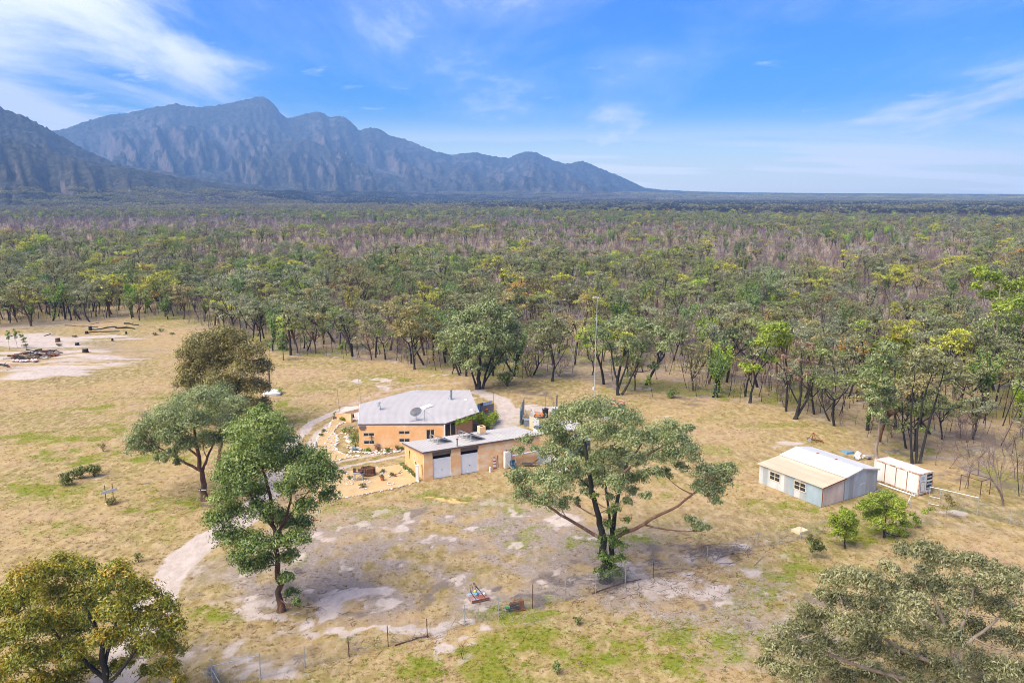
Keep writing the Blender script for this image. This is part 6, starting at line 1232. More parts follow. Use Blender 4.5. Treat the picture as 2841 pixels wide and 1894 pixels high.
# ------------------------------------------------------------------ patio left of the house
def patio():
    a = [g('h', *q) for q in ((1400, 665), (1560, 540), (1780, 520), (1790, 700), (1760, 760), (1680, 770))]; mb = MB(); mb.prism([(p[0], p[1], -.05) for p in a], (0, 0, .12)); o = mb.obj('patio_paving', mat('pale_paving', (.66, .56, .46), (.56, .46, .37), .8, .9)); o['kind'] = 'structure'
    p, q, r = g('h', 1390, 740), g('h', 1560, 770), g('h', 1655, 795)
    t = thing('low_wall', 'low curved orange rendered garden wall beside the patio', 'wall', p)
    for a, b, h0, h1 in ((p, q, 1.0, 1.05), (q, r, 1.05, 1.35)):
        d = (b - a); n_ = vec((-d[1], d[0], 0)); n_ = n_ / np.linalg.norm(n_) * .3; z = vec((0, 0, 1)); A = a - p; B = b - p
        MB().prism([A - z * .1, B - z * .1, B + z * h1, A + z * h0], n_).obj('wall_section', ORANGE, t); MB().prism([A + z * (h0 + .002) - n_ * .1, B + z * (h1 + .002) - n_ * .1, B + z * (h1 + .06) - n_ * .1, A + z * (h0 + .06) - n_ * .1], n_ * 1.2).obj('coping', mat('pale_coping', (.68, .52, .38)), t)
    r2 = g('h', 1500, 690); s2 = g('h', 1780, 620); t = thing('low_wall', 'low straight pale orange wall at the rear of the patio', 'wall', r2); d = s2 - r2; n_ = vec((-d[1], d[0], 0)); n_ = n_ / np.linalg.norm(n_) * .3; MB().prism([vec((0, 0, -.1)), d - vec((0, 0, .1)), d + vec((0, 0, .5)), vec((0, 0, .5))], n_).obj('wall_section', ORANGE2, t); MB().prism([vec((0, 0, .502)), d + vec((0, 0, .502)), d + vec((0, 0, .56)), vec((0, 0, .56))], n_ * 1.1).obj('coping', mat('pale_coping', (.68, .52, .38)), t)
    b = g('h', 1690, 765); t = thing('patio_chair', 'dark metal chair on the pale patio', 'chair', (b[0], b[1], .07), .6)
    for x in (-.2, .2):
        for y in (-.2, .2): MB().rod((x, y, 0), (x, y, .45), .02, 5).obj('leg', BLACK, t)
    MB().box((0, 0, .46), (.46, .46, .04)).obj('seat', BLACK, t); MB().box((0, .22, .72), (.46, .04, .45)).obj('backrest', BLACK, t)
    plant('flower_clump', 'yellow green flowering clump against the low orange wall', 'h', 1500, 765, .6, LF['bright'], 530, .7, 500); plant('flower_clump', 'small leafy plant at the end of the low orange wall', 'h', 1385, 680, .4, LF['bright'], 531, 1., 200)
    for lab, x, y, tp in (('thin dark upright pole beside the track left of the house', 1470, 650, 435), ('thin dark upright pole behind the house roof corner', 1822, 480, 305)):
        b = g('h', x, y); h = 4.2 if x < 1600 else 4.6; t = thing('thin_pole', lab, 'pole', b); MB().rod((0, 0, -.2), (-.35, 0, h), .03, 5).obj('shaft', STEEL_D, t); MB().rod((-.35, 0, h), (-.36, 0, h + .15), .015, 5).obj('tip', STEEL, t)
    b = g('h', 1405, 735); t = thing('planter_crate', 'dark timber planter crate at the end of the sand bed', 'crate', b)
    for z in (.12, .36): MB().box((0, 0, z), (.9, .6, .2)).obj('board_layer', WOOD, t)
patio()
# ------------------------------------------------------------------ things on the sand
def cart():
    b = g('g', 985, 1235, .1); t = thing('antique_machine', 'old rusty machine on a grey trestle frame on the sand', 'machine', (b[0], b[1], .1), R(8))
    for s in (-.45, .45):
        for y in (-.3, .3): MB().tube([(s * 1.1, y * 1.1, 0), (s, y, .85)], [.05, .05], 5).obj('leg', GREYWOOD, t)
        MB().rod((s, -.3, .15), (s, .3, .8), .04, 5).obj('brace', GREYWOOD, t)
    MB().rod((-.5, -.32, .12), (.45, -.32, .8), .04, 5).obj('brace', GREYWOOD, t)
    MB().box((0, 0, .9), (1.35, .8, .09)).obj('bench_top', GREYWOOD, t)
    for x, y, w, h in ((-.5, .1, .3, .5), (.1, .2, .35, .35), (.5, -.1, .22, .42)): MB().box((x, y, .945 + h / 2), (w, .28, h)).obj('machine_block', RUST_D, t)
    MB().rod((-.6, 0, 1.3), (.6, .1, 1.25), .05, 7).obj('shaft', RUST, t); MB().lathe([(.28, -.04), (.3, 0), (.28, .04)], (.25, -.32, 1.2), 14).obj('wheel', RUST_D, t)
    b = g('g', 1130, 1160, .1); t = thing('wicker_drum', 'rusty coiled wire drum lying behind the trestle machine', 'drum', (b[0], b[1], .1)); mb = MB()
    for z in np.linspace(.05, .95, 12): a = np.linspace(0, 6.28, 25); mb.tube(np.c_[np.cos(a) * .85, np.sin(a) * .6, np.full(25, z) + .02 * np.sin(a * 5)], np.full(25, .035), 4, cap=False)
    mb.obj('coils', RUST_D, t)['kind'] = 'stuff'
    for q in range(8): a = q * .785; MB().rod((math.cos(a) * .88, math.sin(a) * .63, 0), (math.cos(a) * .88, math.sin(a) * .63, 1.0), .03, 4).obj('upright', RUST, t)
    b = g('g', 1348, 1245, .1); t = thing('plant_pot', 'terracotta pot with trailing plant on the broad sand bed', 'pot', (b[0], b[1], .1)); MB().lathe([(.18, 0), (.27, .42), (.30, .45), (.24, .46)], (0, 0, 0), 14).obj('pot', TERRA, t); s, c = shrub(541, .3, 160, .16, .07, .7); o = c.obj('foliage', LF['bush'], t); o.location = (0, 0, .4); o['tint'] = [1., 1., 1.]
    b = g('g', 1560, 1180, .1); t = thing('old_plough', 'small old horse plough with curved handles on the sand', 'plough', (b[0], b[1], .1), R(20)); MB().tube([(-.7, 0, .1), (0, 0, .3), (.6, 0, .35)], [.04, .04, .04], 5).obj('beam', RUST_D, t)
    for s in (-1, 1): MB().tube([(.3, 0, .3), (.55, .2 * s, .5), (.85, .3 * s, .6)], [.025] * 3, 5).obj('handle', RUST_D, t)
    MB().prism([(-.3, -.12, 0), (.1, -.12, 0), (-.1, -.12, .3)], (0, .1, 0)).obj('share', RUST, t)
    b = g('g', 442, 838, .1); t = thing('fire_drum', 'square rusty fire box on the curved sand bed', 'fire box', (b[0], b[1], .1), R(5)); MB().bx(-.38, .38, -.3, .3, .05, .62).obj('box', RUST_D, t); MB().bx(-.33, .33, -.25, .25, .621, .64).obj('opening', GAP_SHADE, t)  # dark plate on top paints the shade inside the box
    for x in (-.3, .3): MB().bx(x - .04, x + .04, -.2, .2, -.02, .05).obj('foot', RUST_D, t)
    b = g('g', 325, 720, .1); t = thing('garden_ornament', 'small dark figure ornament at the sand bed border', 'ornament', (b[0], b[1], .1)); MB().lathe([(.2, 0), (.16, .3), (.1, .55), (.13, .65), (.05, .78)], (0, 0, 0), 10).obj('body', GREYWOOD, t); MB().lathe([(.26, -.02), (.26, .04)], (0, 0, 0), 10).obj('base', STEEL_D, t)
    b = g('g', 495, 875, .1); t = thing('garden_tap', 'thin dark garden tap post on the curved sand bed', 'tap', (b[0], b[1], .1)); MB().rod((0, 0, 0), (0, 0, .55), .03, 5).obj('post', BLACK, t); MB().rod((0, 0, .5), (.12, 0, .5), .025, 5).obj('spout', STEEL_D, t)
cart()
def post_white():
    b = g('A', 776, 1155); t = thing('white_bollard', 'tall white post standing at the garage corner', 'post', b); MB().bx(-.17, .17, -.17, .17, -.1, 2.02).obj('shaft', WHITE, t); MB().bx(-.2, .2, -.2, .2, 2.02, 2.07).obj('cap', WHITE, t)
    b = g('A', 1567, 1055); t = thing('white_bollard', 'short white pipe stub before the garage long wall', 'post', b); MB().lathe([(.12, -.05), (.12, .62)], (0, 0, 0), 10).obj('shaft', WHITE, t); MB().lathe([(.13, .62), (.10, .68)], (0, 0, 0), 10).obj('cap', WHITE, t)
    # tools on the end wall
    def onwall(x, y, z): return vec((*(GC + ex * x + ey * y), z))
    for nm, lab, pts, m in (('hung_scythe', 'curved rusty scythe blade hung on the garage end wall', [(-.06, 2.7, 1.45), (-.06, 2.3, 1.2), (-.06, 1.8, .95)], RUST_D), ('hung_saw', 'thin rusty tool hung near the far end of the garage end wall', [(-.06, 4.9, 2.2), (-.06, 5.0, 1.7), (-.06, 5.05, 1.3)], RUST_D), ('hung_shovel', 'old shovel hung beside the white corner post', [(-.06, .55, 1.75), (-.06, .5, 1.2), (-.06, .5, .6)], WOOD)):
        o = onwall(*pts[0]); t = thing(nm, lab, 'tool', o); P = [onwall(*q) - o for q in pts]; MB().tube(P, [.035, .03, .02], 5).obj('blade' if nm != 'hung_shovel' else 'handle', m, t); MB().box(P[0], (.1, .1, .3)).obj('head', STEEL_D if nm == 'hung_shovel' else m, t)
post_white()
# ------------------------------------------------------------------ along the garage wall
def at_wall(reg, x, y, z=0.): p = g(reg, x, y, z); return p
def wall_things():
    uz, ln, an = wallframe(GC, GC + ex * 10)
    def onw(reg, x, y, off=-.06): u, z = uz(reg, x, y); p = GC + ex * u + ey * off; return vec((p[0], p[1], z))
    p = onw('w', 240, 540, -.12); t = thing('painted_board', 'narrow red and white painted totem board leaning on the garage wall', 'board', (p[0], p[1], 0), GA); cols = [RED, mat('pink_paint', (.6, .33, .3)), WHITE, STEEL_D, WHITE, RED, WHITE, mat('pink_paint', (.6, .33, .3))]
    for q, m in enumerate(cols): MB().box((.02 * (q % 2), 0, .12 + q * .19), (.34, .05, .185)).obj('painted_band', m, t)
    MB().box((0, .03, .8), (.26, .03, 1.6)).obj('backing', WOOD, t)
    p = onw('w', 325, 545, -.12); t = thing('garden_hoe', 'long thin tool leaning beside the painted board', 'tool', (p[0], p[1], 0), GA); MB().rod((0, 0, 0), (-.1, .08, 1.75), .025, 5).obj('handle', BLACK, t); MB().box((.05, -.02, .06), (.26, .05, .1)).obj('head', WHITE, t)
    p = onw('w', 485, 560, -.55); t = thing('white_cabinet', 'weathered white metal cabinet standing at the garage wall', 'cabinet', (p[0], p[1], 0), GA); MB().bx(-.42, .42, -.22, .22, .12, 2.25).obj('body', WHITE, t); MB().bx(-.36, .36, -.245, -.222, .25, 2.1).obj('door', mat('dull_white', (.62, .60, .55)), t)
    for x in (-.38, .38): MB().bx(x - .03, x + .03, -.2, .2, -.05, .12).obj('foot', STEEL_D, t)
    for q in range(4): MB().rod((-.3 + q * .18, 0, 2.25), (-.28 + q * .18, 0, 2.45), .04, 5).obj('pipe_end', BLACK if q % 2 else RED, t)
    # wheelbarrow standing on its nose
    p = g('w', 655, 555); t = thing('wheelbarrow', 'blue wheelbarrow tipped upright against the garage wall', 'wheelbarrow', (p[0], p[1], 0), GA)
    mb = MB(); mb.add([(-.32, .0, .15), (.32, .0, .15), (.42, .1, 1.15), (-.42, .1, 1.15), (-.2, .42, .3), (.2, .42, .3), (.25, .45, .95), (-.25, .45, .95)], [(3, 2, 6, 7), (0, 4, 5, 1), (0, 3, 7, 4), (1, 5, 6, 2), (4, 7, 6, 5)]); mb.obj('tray', BLUE, t)
    MB().box((0, .02, .65), (.5, .04, .75)).obj('tray_hollow_shade', mat('blue_in_painted_shade', (.03, .09, .15)), t)  # darker blue plate stands in for shade inside the tray
    for s in (-1, 1): MB().tube([(s * .12, .1, .0), (s * .3, -.05, 1.1), (s * .33, .05, 1.95)], [.028] * 3, 6).obj('handle', STEEL, t); MB().rod((s * .3, -.05, 1.0), (s * .42, -.3, .9), .02, 5).obj('leg', BLUE, t)
    MB().tube([(math.cos(a) * .17, .18, .17 + math.sin(a) * .17) for a in np.linspace(0, 6.28, 17)], np.full(17, .05), 6, cap=False).obj('wheel', BLACK, t)
    for q in (.45, .7): MB().rod((-.3, -.02, q), (.3, -.02, q), .03, 5).obj('crossbar', BLUE, t)
    p2 = g('w', 560, 470); t = thing('pale_plank', 'pale timber plank leaning beside the blue wheelbarrow', 'plank', (p[0], p[1], 0), GA); MB().tube([(-.12, -.1, .03), (-.85, .35, 1.05)], [.06, .06], 4).obj('board', CREAM, t); MB().tube([(-.85, .352, 1.05), (-.88, .37, 1.09)], [.055, .05], 4).obj('end', WOOD, t)
    # lounger
    a = g('w', 860, 490); b = g('w', 1100, 500); d = (b - a)[:2]; an2 = math.atan2(d[1], d[0]); t = thing('sun_lounger', 'dark slung sun lounger with raised back on the grass', 'sun lounger', (a[0], a[1], 0), an2)
    MB().prism([(-.05, -.35, .36), (1.25, -.35, .36), (1.25, .35, .36), (-.05, .35, .36)], (0, 0, .04)).obj('seat', CLOTH, t); MB().prism([(1.26, -.35, .36), (2.05, -.35, 1.02), (2.05, .35, 1.02), (1.26, .35, .36)], (-.03, 0, .04)).obj('backrest', CLOTH, t)
    for y in (-.36, .36): MB().rod((-.08, y, .36), (1.95, y, .36), .025, 5).obj('frame_rail', WOOD, t)
    for x in (.25, 1.6):
        for y in (-.36, .36): MB().rod((x, y, 0), (x + .08, y, .36), .025, 5).obj('leg', WOOD, t)
    # pale beam of the open pergola
    a = onw('w', 530, 255, -.5); b = onw('w', 1310, 95, -.5); t = thing('pergola_beam', 'pale grey timber pergola beam along the garage wall', 'pergola', (a[0], a[1], 0)); MB().tube([(0, 0, a[2]), b - vec((a[0], a[1], 0))], [.11, .11], 4).obj('beam', mat('pale_grey_beam', (.56, .58, .62)), t); MB().rod((.1, .05, 0), (.1, .05, a[2] - .08), .06, 6).obj('post', STEEL, t); e = b - vec((a[0], a[1], 0)); MB().rod((e[0] - .1, e[1] - .05, 0), (e[0] - .1, e[1] - .05, e[2] - .08), .06, 6).obj('post', STEEL, t)
    # gate and tin panels
    a, b = g('w', 1490, 545), g('w', 1800, 700); d = b - a; L_ = np.linalg.norm(d); an3 = math.atan2(d[1], d[0]); t = thing('yard_gate', 'dark mesh filled gate with pale frame at the yard corner', 'gate', (a[0], a[1], 0), an3)
    MB().bx(.05, L_ - .1, -.01, .02, .28, 1.45).obj('dark_infill', mat('brown_shadecloth', (.05, .03, .035)), t); MB().bx(0, L_, -.04, .04, .1, .28).obj('bottom_rail', mat('pale_grey_beam', (.56, .58, .62)), t); MB().bx(0, L_, -.035, .035, 1.45, 1.75).obj('top_panel', mat('pale_grey_beam', (.56, .58, .62)), t); MB().bx(-.06, .0, -.05, .05, -.1, 1.85).obj('hinge_post', WOOD, t); MB().bx(L_, L_ + .3, -.12, .12, -.1, 1.35).obj('white_post', WHITE, t)
    tin_ = mat('yard_tin', (.50, .53, .55), (.42, .45, .47), 1., .5, .2); P = [g('w', *q) for q in ((1190, 455), (1290, 430), (1390, 480), (1480, 545))]; t = thing('tin_screen', 'bent grey corrugated tin screen joining the garage and the yard gate', 'screen', P[0])
    for i in range(3):
        A, B = P[i] - P[0], P[i + 1] - P[0]; n_ = vec((-(B - A)[1], (B - A)[0], 0)); n_ /= np.linalg.norm(n_); MB().prism([A, B, B + vec((0, 0, 1.75)), A + vec((0, 0, 1.75))], n_ * .02).obj('tin_sheet', tin_, t); MB().rod(B, B + vec((0, 0, 1.8)), .03, 5).obj('post', STEEL_D, t)
wall_things()
# ------------------------------------------------------------------ yard behind the garage
def tank(name, label, c, r, h, body, top, cone=.0, lid=False, n=40):
    t = thing(name, label, 'water tank', c); pr = []; k = 14
    for q in range(k): z = h * q / k; pr += [(r, z), (r - .03, z + h / k * .5)]
    pr.append((r, h)); MB().lathe(pr, (0, 0, 0), n).obj('shell', body, t); MB().lathe([(r + .03, h + .002), (r * .98, h + .06), (r * .5, h + .06 + cone * .6), (.02, h + .06 + cone)], (0, 0, 0), n).obj('roof', top, t)
    return t
def yard():
    # rusty lidded tank beyond the spreading gum
    p = g('y', 2160, 105, 2.35); tank('water_tank', 'round pale concrete tank with rusty orange lid behind the spreading gum', (p[0], p[1], 0), 2.15, 2.3, mat('pale_tank', (.52, .52, .52), (.44, .44, .44), .9, .8), mat('rusty_lid', (.40, .13, .04), (.62, .52, .42), .7, .8, c3=(.45, .10, .03), t3=(.45, .55)), .12)
    p = g('y', 1440, 880, 2.55); t = tank('water_tank', 'dark blue poly water tank with ribbed pale top behind the spreading gum', (p[0], p[1], 0), 1.65, 2.45, mat('navy_poly', (.035, .07, .115), (.025, .05, .085), 2, .4), mat('pale_blue_top', (.38, .48, .56), (.30, .40, .48), 2, .35), .3)
    for q in range(12): a = q * .5236; MB().rod((math.cos(a) * 1.6, math.sin(a) * 1.6, 2.53), (math.cos(a) * .25, math.sin(a) * .25, 2.83), .045, 5).obj('rib', mat('navy_poly', (.035, .07, .115)), t)
    p = g('y', 660, 650, .9); t = tank('stock_trough', 'round white rimmed trough with dark water behind the garage', (p[0], p[1], 0), 1.25, .8, WHITE, mat('dark_water', (.02, .03, .04), (.015, .02, .03), 2, .08), -.06)
    # orange hut glimpsed through the leaves
    a, b = g('y', 930, 1050), g('y', 1330, 1090); L_ = np.linalg.norm((b - a)[:2]); t = thing('orange_hut', 'small orange rendered hut behind the spreading gum with brown roof', 'hut', (a[0], a[1], 0), math.atan2((b - a)[1], (b - a)[0])); MB().bx(0, L_, 0, 2.6, -.1, 2.35).obj('wall', ORANGE, t); MB().prism([(-.2, -.25, 2.36), (L_ + .2, -.25, 2.36), (L_ + .2, 2.8, 2.75), (-.2, 2.8, 2.75)], (0, 0, .06)).obj('roof', ROOF, t); MB().bx(1.2, 2.2, -.03, -.002, .8, 1.7).obj('window', GLASS, t)
    # teal clad enclosure posts
    a, b = g('y', 180, 620), g('y', 265, 400); d = (b - a); L_ = np.linalg.norm(d); t = thing('enclosure_screen', 'dark slatted enclosure screen with teal cloth behind the garage', 'screen', (a[0], a[1], 0), math.atan2(d[1], d[0])); MB().bx(0, L_ * .55, -.02, .02, .1, 2.0).obj('teal_cloth', TEAL, t)
    for q in np.linspace(0, L_, 5): MB().rod((q, 0, 0), (q, 0, 2.9 - .1 * (q < L_ * .4)), .06, 6).obj('post', STEEL_D, t)
    for q in np.linspace(L_ * .55, L_, 7): MB().bx(q - .08, q + .06, -.015, .015, .2, 2.6).obj('slat', mat('slate_slat', (.12, .16, .20)), t)
    a, b = g('y', 385, 690), g('y', 600, 760); d = (b - a); L_ = np.linalg.norm(d); t = thing('board_fence', 'cream weathered board fence behind the garage roof end', 'fence', (a[0], a[1], 0), math.atan2(d[1], d[0]))
    for q in range(9): MB().bx(q * L_ / 9, (q + 1) * L_ / 9 - .02, -.02, .02, .0, 1.95 - .05 * (q % 3)).obj('board', CREAM if q < 4 else mat('pale_grey_beam', (.56, .58, .62)), t)
    MB().bx(0, L_, .022, .08, 1.2, 1.3).obj('rail', WOOD, t)
    b = g('y', 330, 640); t = thing('steel_bin', 'grey blue steel bin beside the cream board fence', 'bin', b); MB().bx(-.45, .45, -.35, .35, 0, 1.0).obj('body', STEEL_D, t); MB().bx(-.48, .48, -.38, .38, 1.0, 1.06).obj('lid', STEEL, t)
    b = g('y', 505, 590); t = thing('white_crate', 'open white crate beside the cream board fence', 'crate', b)
    for x, y, w, d in ((-.3, 0, .05, .55), (.3, 0, .05, .55), (0, -.27, .55, .05), (0, .27, .55, .05)): MB().box((x, y, .3), (w, d, .6)).obj('side', CREAM, t)
    b = g('y', 400, 470); t = thing('pallet_steps', 'stack of pale slatted pallets leaning in the yard', 'pallet', b, .4)
    for q in range(8): MB().box((0, q * .1, .12 + q * .14), (1.1, .12, .06)).obj('slat', CREAM, t)
    for x in (-.5, .5): MB().rod((x, -.05, 0), (x, .85, 1.3), .04, 4).obj('stringer', WOOD, t)
    b = g('y', 445, 480); t = thing('folded_sheet', 'pale pointed tin offcut leaning on the pallets', 'tin sheet', b); MB().prism([(0, 0, 0), (.4, .1, .9), (.1, .2, 1.35), (-.35, .1, .8)], (.02, -.02, 0)).obj('sheet', mat('pale_tin', (.60, .60, .58)), t); MB().rod((0, .05, 0), (.1, .25, 1.3), .02, 4).obj('prop', WOOD, t)
    b = g('y', 575, 450); t = thing('stone_planter', 'round low stone planter with orange basin in the yard', 'planter', b); MB().lathe([(.85, 0), (.95, .4), (.8, .42)], (0, 0, 0), 16).obj('wall', mat('brown_stone', (.3, .22, .16)), t); MB().lathe([(.6, .42), (.62, .62), (.5, .64)], (0, 0, 0), 14).obj('basin', mat('orange_plastic', (.75, .22, .06)), t)
    for lab, x, y, m, r, h in (('teal plastic tub in the yard', 612, 450, TEAL, .3, .6), ('orange plastic bucket in the yard', 665, 455, mat('orange_plastic', (.75, .22, .06)), .32, .65), ('tall black plastic drum in the yard', 728, 450, BLACK, .48, 1.35)):
        b = g('y', x, y); t = thing('plastic_tub' if h < 1 else 'plastic_drum', lab, 'tub', b); MB().lathe([(r * .85, 0), (r, h)], (0, 0, 0), 16).obj('wall', m, t); MB().lathe([(r + .04, h + .001), (r + .04, h + .05), (r - .1, h + .06)], (0, 0, 0), 16).obj('rim', m, t)
    b = g('y', 935, 435); t = thing('blue_bin', 'dark blue wheeled bin with pale lid in the yard', 'bin', b); MB().bx(-.42, .42, -.4, .4, .08, 1.35).obj('body', mat('bin_blue', (.07, .13, .22)), t); MB().bx(-.46, .46, -.44, .44, 1.351, 1.45).obj('lid', mat('pale_lid', (.62, .66, .68)), t); MB().rod((-.4, .38, .1), (.4, .38, .1), .1, 8).obj('wheel', BLACK, t)
    for lab, x, y, h, r in (('tall thin steel post behind the black drum', 730, 345, 2.9, .04), ('thick grey timber post in the yard beside the blue bin', 973, 410, 3.3, .13), ('thin steel post between drum and timber post', 905, 420, 2.3, .04)):
        b = g('y', x, y); t = thing('yard_post', lab, 'post', b); MB().rod((0, 0, -.1), (0, 0, h), r, 7).obj('shaft', WOOD if r > .1 else STEEL_D, t); MB().lathe([(r * 1.1, h), (r * .6, h + .05)], (0, 0, 0), 7).obj('cap', STEEL_D, t)
    # purple fence and tin pen behind the house
    a, b = g('v', 1525, 800), g('v', 1800, 735); d = b - a; L_ = np.linalg.norm(d[:2]); PF = mat('purple_brown_fence', (.22, .165, .175), (.17, .125, .135), 2, .6); t = thing('steel_fence', 'purple brown ribbed steel fence behind the house vine', 'fence', (a[0], a[1], 0), math.atan2(d[1], d[0]))
    n = 12
    for q in range(n): MB().bx(q * L_ / n, (q + 1) * L_ / n - .015, -.02 - .015 * (q % 2), .0, .05, 1.95).obj('panel', PF, t)
    MB().bx(0, L_, -.04, .02, 1.95, 2.02).obj('top_rail', FASCIA, t); MB().rod((L_, 0, 0), (L_, 0, 4.2), .035, 6).obj('tall_post', STEEL_D, t)
    a, b = g('v', 1450, 700), g('v', 1765, 620); d = b - a; L_ = np.linalg.norm(d[:2]); t = thing('tin_pen', 'pale blue tin pen wall behind the purple fence', 'screen', (a[0], a[1], 0), math.atan2(d[1], d[0]))
    for q, m in enumerate((BLUE, BLACK, mat('pale_blue_tin', (.45, .58, .68)), mat('pale_blue_tin', (.45, .58, .68)), mat('grey_blue_tin', (.42, .50, .56)))): MB().bx(q * L_ / 5, (q + 1) * L_ / 5 - .03, 0, .03, 0, 1.7).obj('sheet', m, t)
    b = g('v', 1640, 770); t = thing('hanging_basket', 'orange flowered hanging basket on the purple fence', 'flower basket', (b[0], b[1] - .2, 1.25)); MB().lathe([(.05, -.25), (.2, 0)], (0, 0, 0), 10).obj('basket', TERRA, t); s, c = shrub(551, .22, 90, .14, .1, .7); o = c.obj('flowers', mat('orange_flower', (.75, .30, .06), (.6, .22, .05)), t)
yard()
# ------------------------------------------------------------------ wind turbine mast
def mast():
    b = g('P', 1365, 912); h = hgt('P', 1365, 912, 684); t = thing('turbine_mast', 'tall thin pale steel mast with a small wind turbine on top', 'mast', b); MB().tube([(0, 0, -.2), (.05, 0, h * .5), (.2, 0, h)], [.05, .045, .035], 8).obj('pole', mat('pale_mast', (.60, .66, .70), (.52, .58, .62), 2, .4, .3), t)
    n = MB(); n.tube([(.25, 0, h + .05), (-.15, -.05, h + .1), (-.5, -.1, h)], [.06, .07, .03], 8).obj('nacelle', WHITE, t); MB().prism([(.3, 0, h - .02), (.5, .05, h - .05), (.5, .05, h + .16), (.3, 0, h + .12)], (0, .02, 0)).obj('tail_fin', WHITE, t)
    hub = vec((-.52, -.1, h)); MB().lathe([(.1, -.08), (.1, .08)], hub, 8).obj('hub', WHITE, t)
    for q in range(3): a = .5 + q * 2.094; d = vec((.15, math.cos(a), math.sin(a))); d /= np.linalg.norm(d); s = vec((.0, -math.sin(a), math.cos(a))) * .045; MB().prism([hub + d * .08 - s, hub + d * .08 + s, hub + d * .75 + s * .3, hub + d * .75 - s * .3], (.02, 0, 0)).obj('blade', WHITE, t)
    MB().bx(-.32, -.1, -.15, .15, 1.35, 1.75).obj('control_box', WHITE, t)
    for a in (.3, 2.4, 4.5): MB().rod((.08, 0, h * .62), (math.cos(a) * 7, math.sin(a) * 7, 0), .008, 3).obj('guy_wire', STEEL_D, t)
mast()
# ------------------------------------------------------------------ paddock things on the left
def paddock():
    b = g('h', 330, 335); t = thing('white_tub', 'upturned white fibreglass tub lying in the paddock', 'tub', b, R(12)); mb = MB(); n = 20; a = np.linspace(0, 2 * math.pi, n, endpoint=False)
    ring_ = lambda sx_, sy_, z: np.c_[np.sign(np.cos(a)) * np.abs(np.cos(a)) ** .6 * sx_, np.sign(np.sin(a)) * np.abs(np.sin(a)) ** .6 * sy_, np.full(n, z)]
    L_ = [ring_(1.45, .85, 0), ring_(1.5, .9, .35), ring_(1.5, .9, .42), ring_(1.35, .75, .5), ring_(1.2, .65, .85), ring_(1.0, .5, .92)]; V = np.vstack(L_); F = [(i * n + j, i * n + (j + 1) % n, (i + 1) * n + (j + 1) % n, (i + 1) * n + j) for i in range(5) for j in range(n)] + [tuple(5 * n + j for j in range(n))]; mb.add(V, F); mb.obj('shell', WHITE, t); MB().bx(-1.45, 1.45, -.94, -.88, .34, .44).obj('rim_strip', mat('dull_white', (.62, .60, .55)), t)
    MB().rod((-1.1, -1.0, 0), (-1.1, -1.0, .55), .05, 6).obj('peg', TERRA, t)
    b = g('h', 293, 250); h = 4.6; t = thing('tee_post', 'dark timber post with short crossarm beside the white tub', 'post', b); MB().rod((0, 0, -.2), (.05, 0, h), .15, 7).obj('post', WOOD, t); MB().rod((-.95, .1, h - .15), (1.0, -.1, h + .15), .08, 6).obj('crossarm', WOOD, t)
    # board sign
    a, c = g('s', 360, 775), g('s', 495, 735); t = thing('board_sign', 'white board sign on two thin dark posts in the paddock', 'sign', a); d = c - a; d[2] = 0
    for q in (0, 1): MB().rod(d * q + vec((0, 0, -.1)), d * q + vec((0, 0, 2.25)), .035, 6).obj('post', RUST_D if q else BLACK, t)
    MB().bx(-.06, .06, -.06, .06, -.05, .42).obj('post_foot', WHITE, t)
    u = d / np.linalg.norm(d); n_ = vec((u[1], -u[0], 0)); A = -u * .5 + vec((0, 0, 1.28)) + n_ * .06; B = d + u * .5 + vec((0, 0, 1.28)) + n_ * .06; bo = MB().prism([A, B, B + vec((0, 0, .34)), A + vec((0, 0, .34))], n_ * -.03).obj('board', WHITE, t); INK = mat('faded_ink', (.68, .68, .72), (.6, .6, .66), 4, .8); LN = np.linalg.norm(B - A)
    for s0, s1 in ((.10, .16), (.19, .25), (.27, .36), (.66, .75), (.78, .84), (.86, .90)): MB().prism([A + (B - A) * s0 + vec((0, 0, .1)) + n_ * .002, A + (B - A) * s1 + vec((0, 0, .1)) + n_ * .002, A + (B - A) * s1 + vec((0, 0, .24)) + n_ * .002, A + (B - A) * s0 + vec((0, 0, .24)) + n_ * .002], n_ * .006).obj('faded_lettering', INK, bo)
    # arrow sign on the tree
    b = D(*px('s', 2110, 512), g('P', 470, 1148)[1] - .62); t = thing('arrow_sign', 'small black sign with white arrow and lettering on the tree trunk', 'sign', b); MB().bx(-.52, .42, -.02, .02, -.11, .11).obj('board', BLACK, t)
    MB().prism([(-.50, -.026, 0), (-.40, -.026, -.075), (-.40, -.026, -.03), (-.30, -.026, -.03), (-.30, -.026, .03), (-.40, -.026, .03), (-.40, -.026, .075)], (0, .005, 0)).obj('arrow', WHITE, t)
    for q in range(6): MB().bx(-.19 + q * .098, -.115 + q * .098, -.027, -.021, -.065, .065).obj('letter_block', WHITE, t)
    b = g('s', 2005, 715); t = thing('white_branch', 'short white curved stick at the foot of the signposted gum', 'stick', b); MB().tube([(-.12, 0, .02), (.05, .05, .25), (.12, .1, .48)], [.03, .04, .03], 5).obj('stick', BARK_DEAD, t); MB().tube([(.05, .05, .25), (.2, 0, .3)], [.02, .015], 4).obj('fork', BARK_DEAD, t)
paddock()
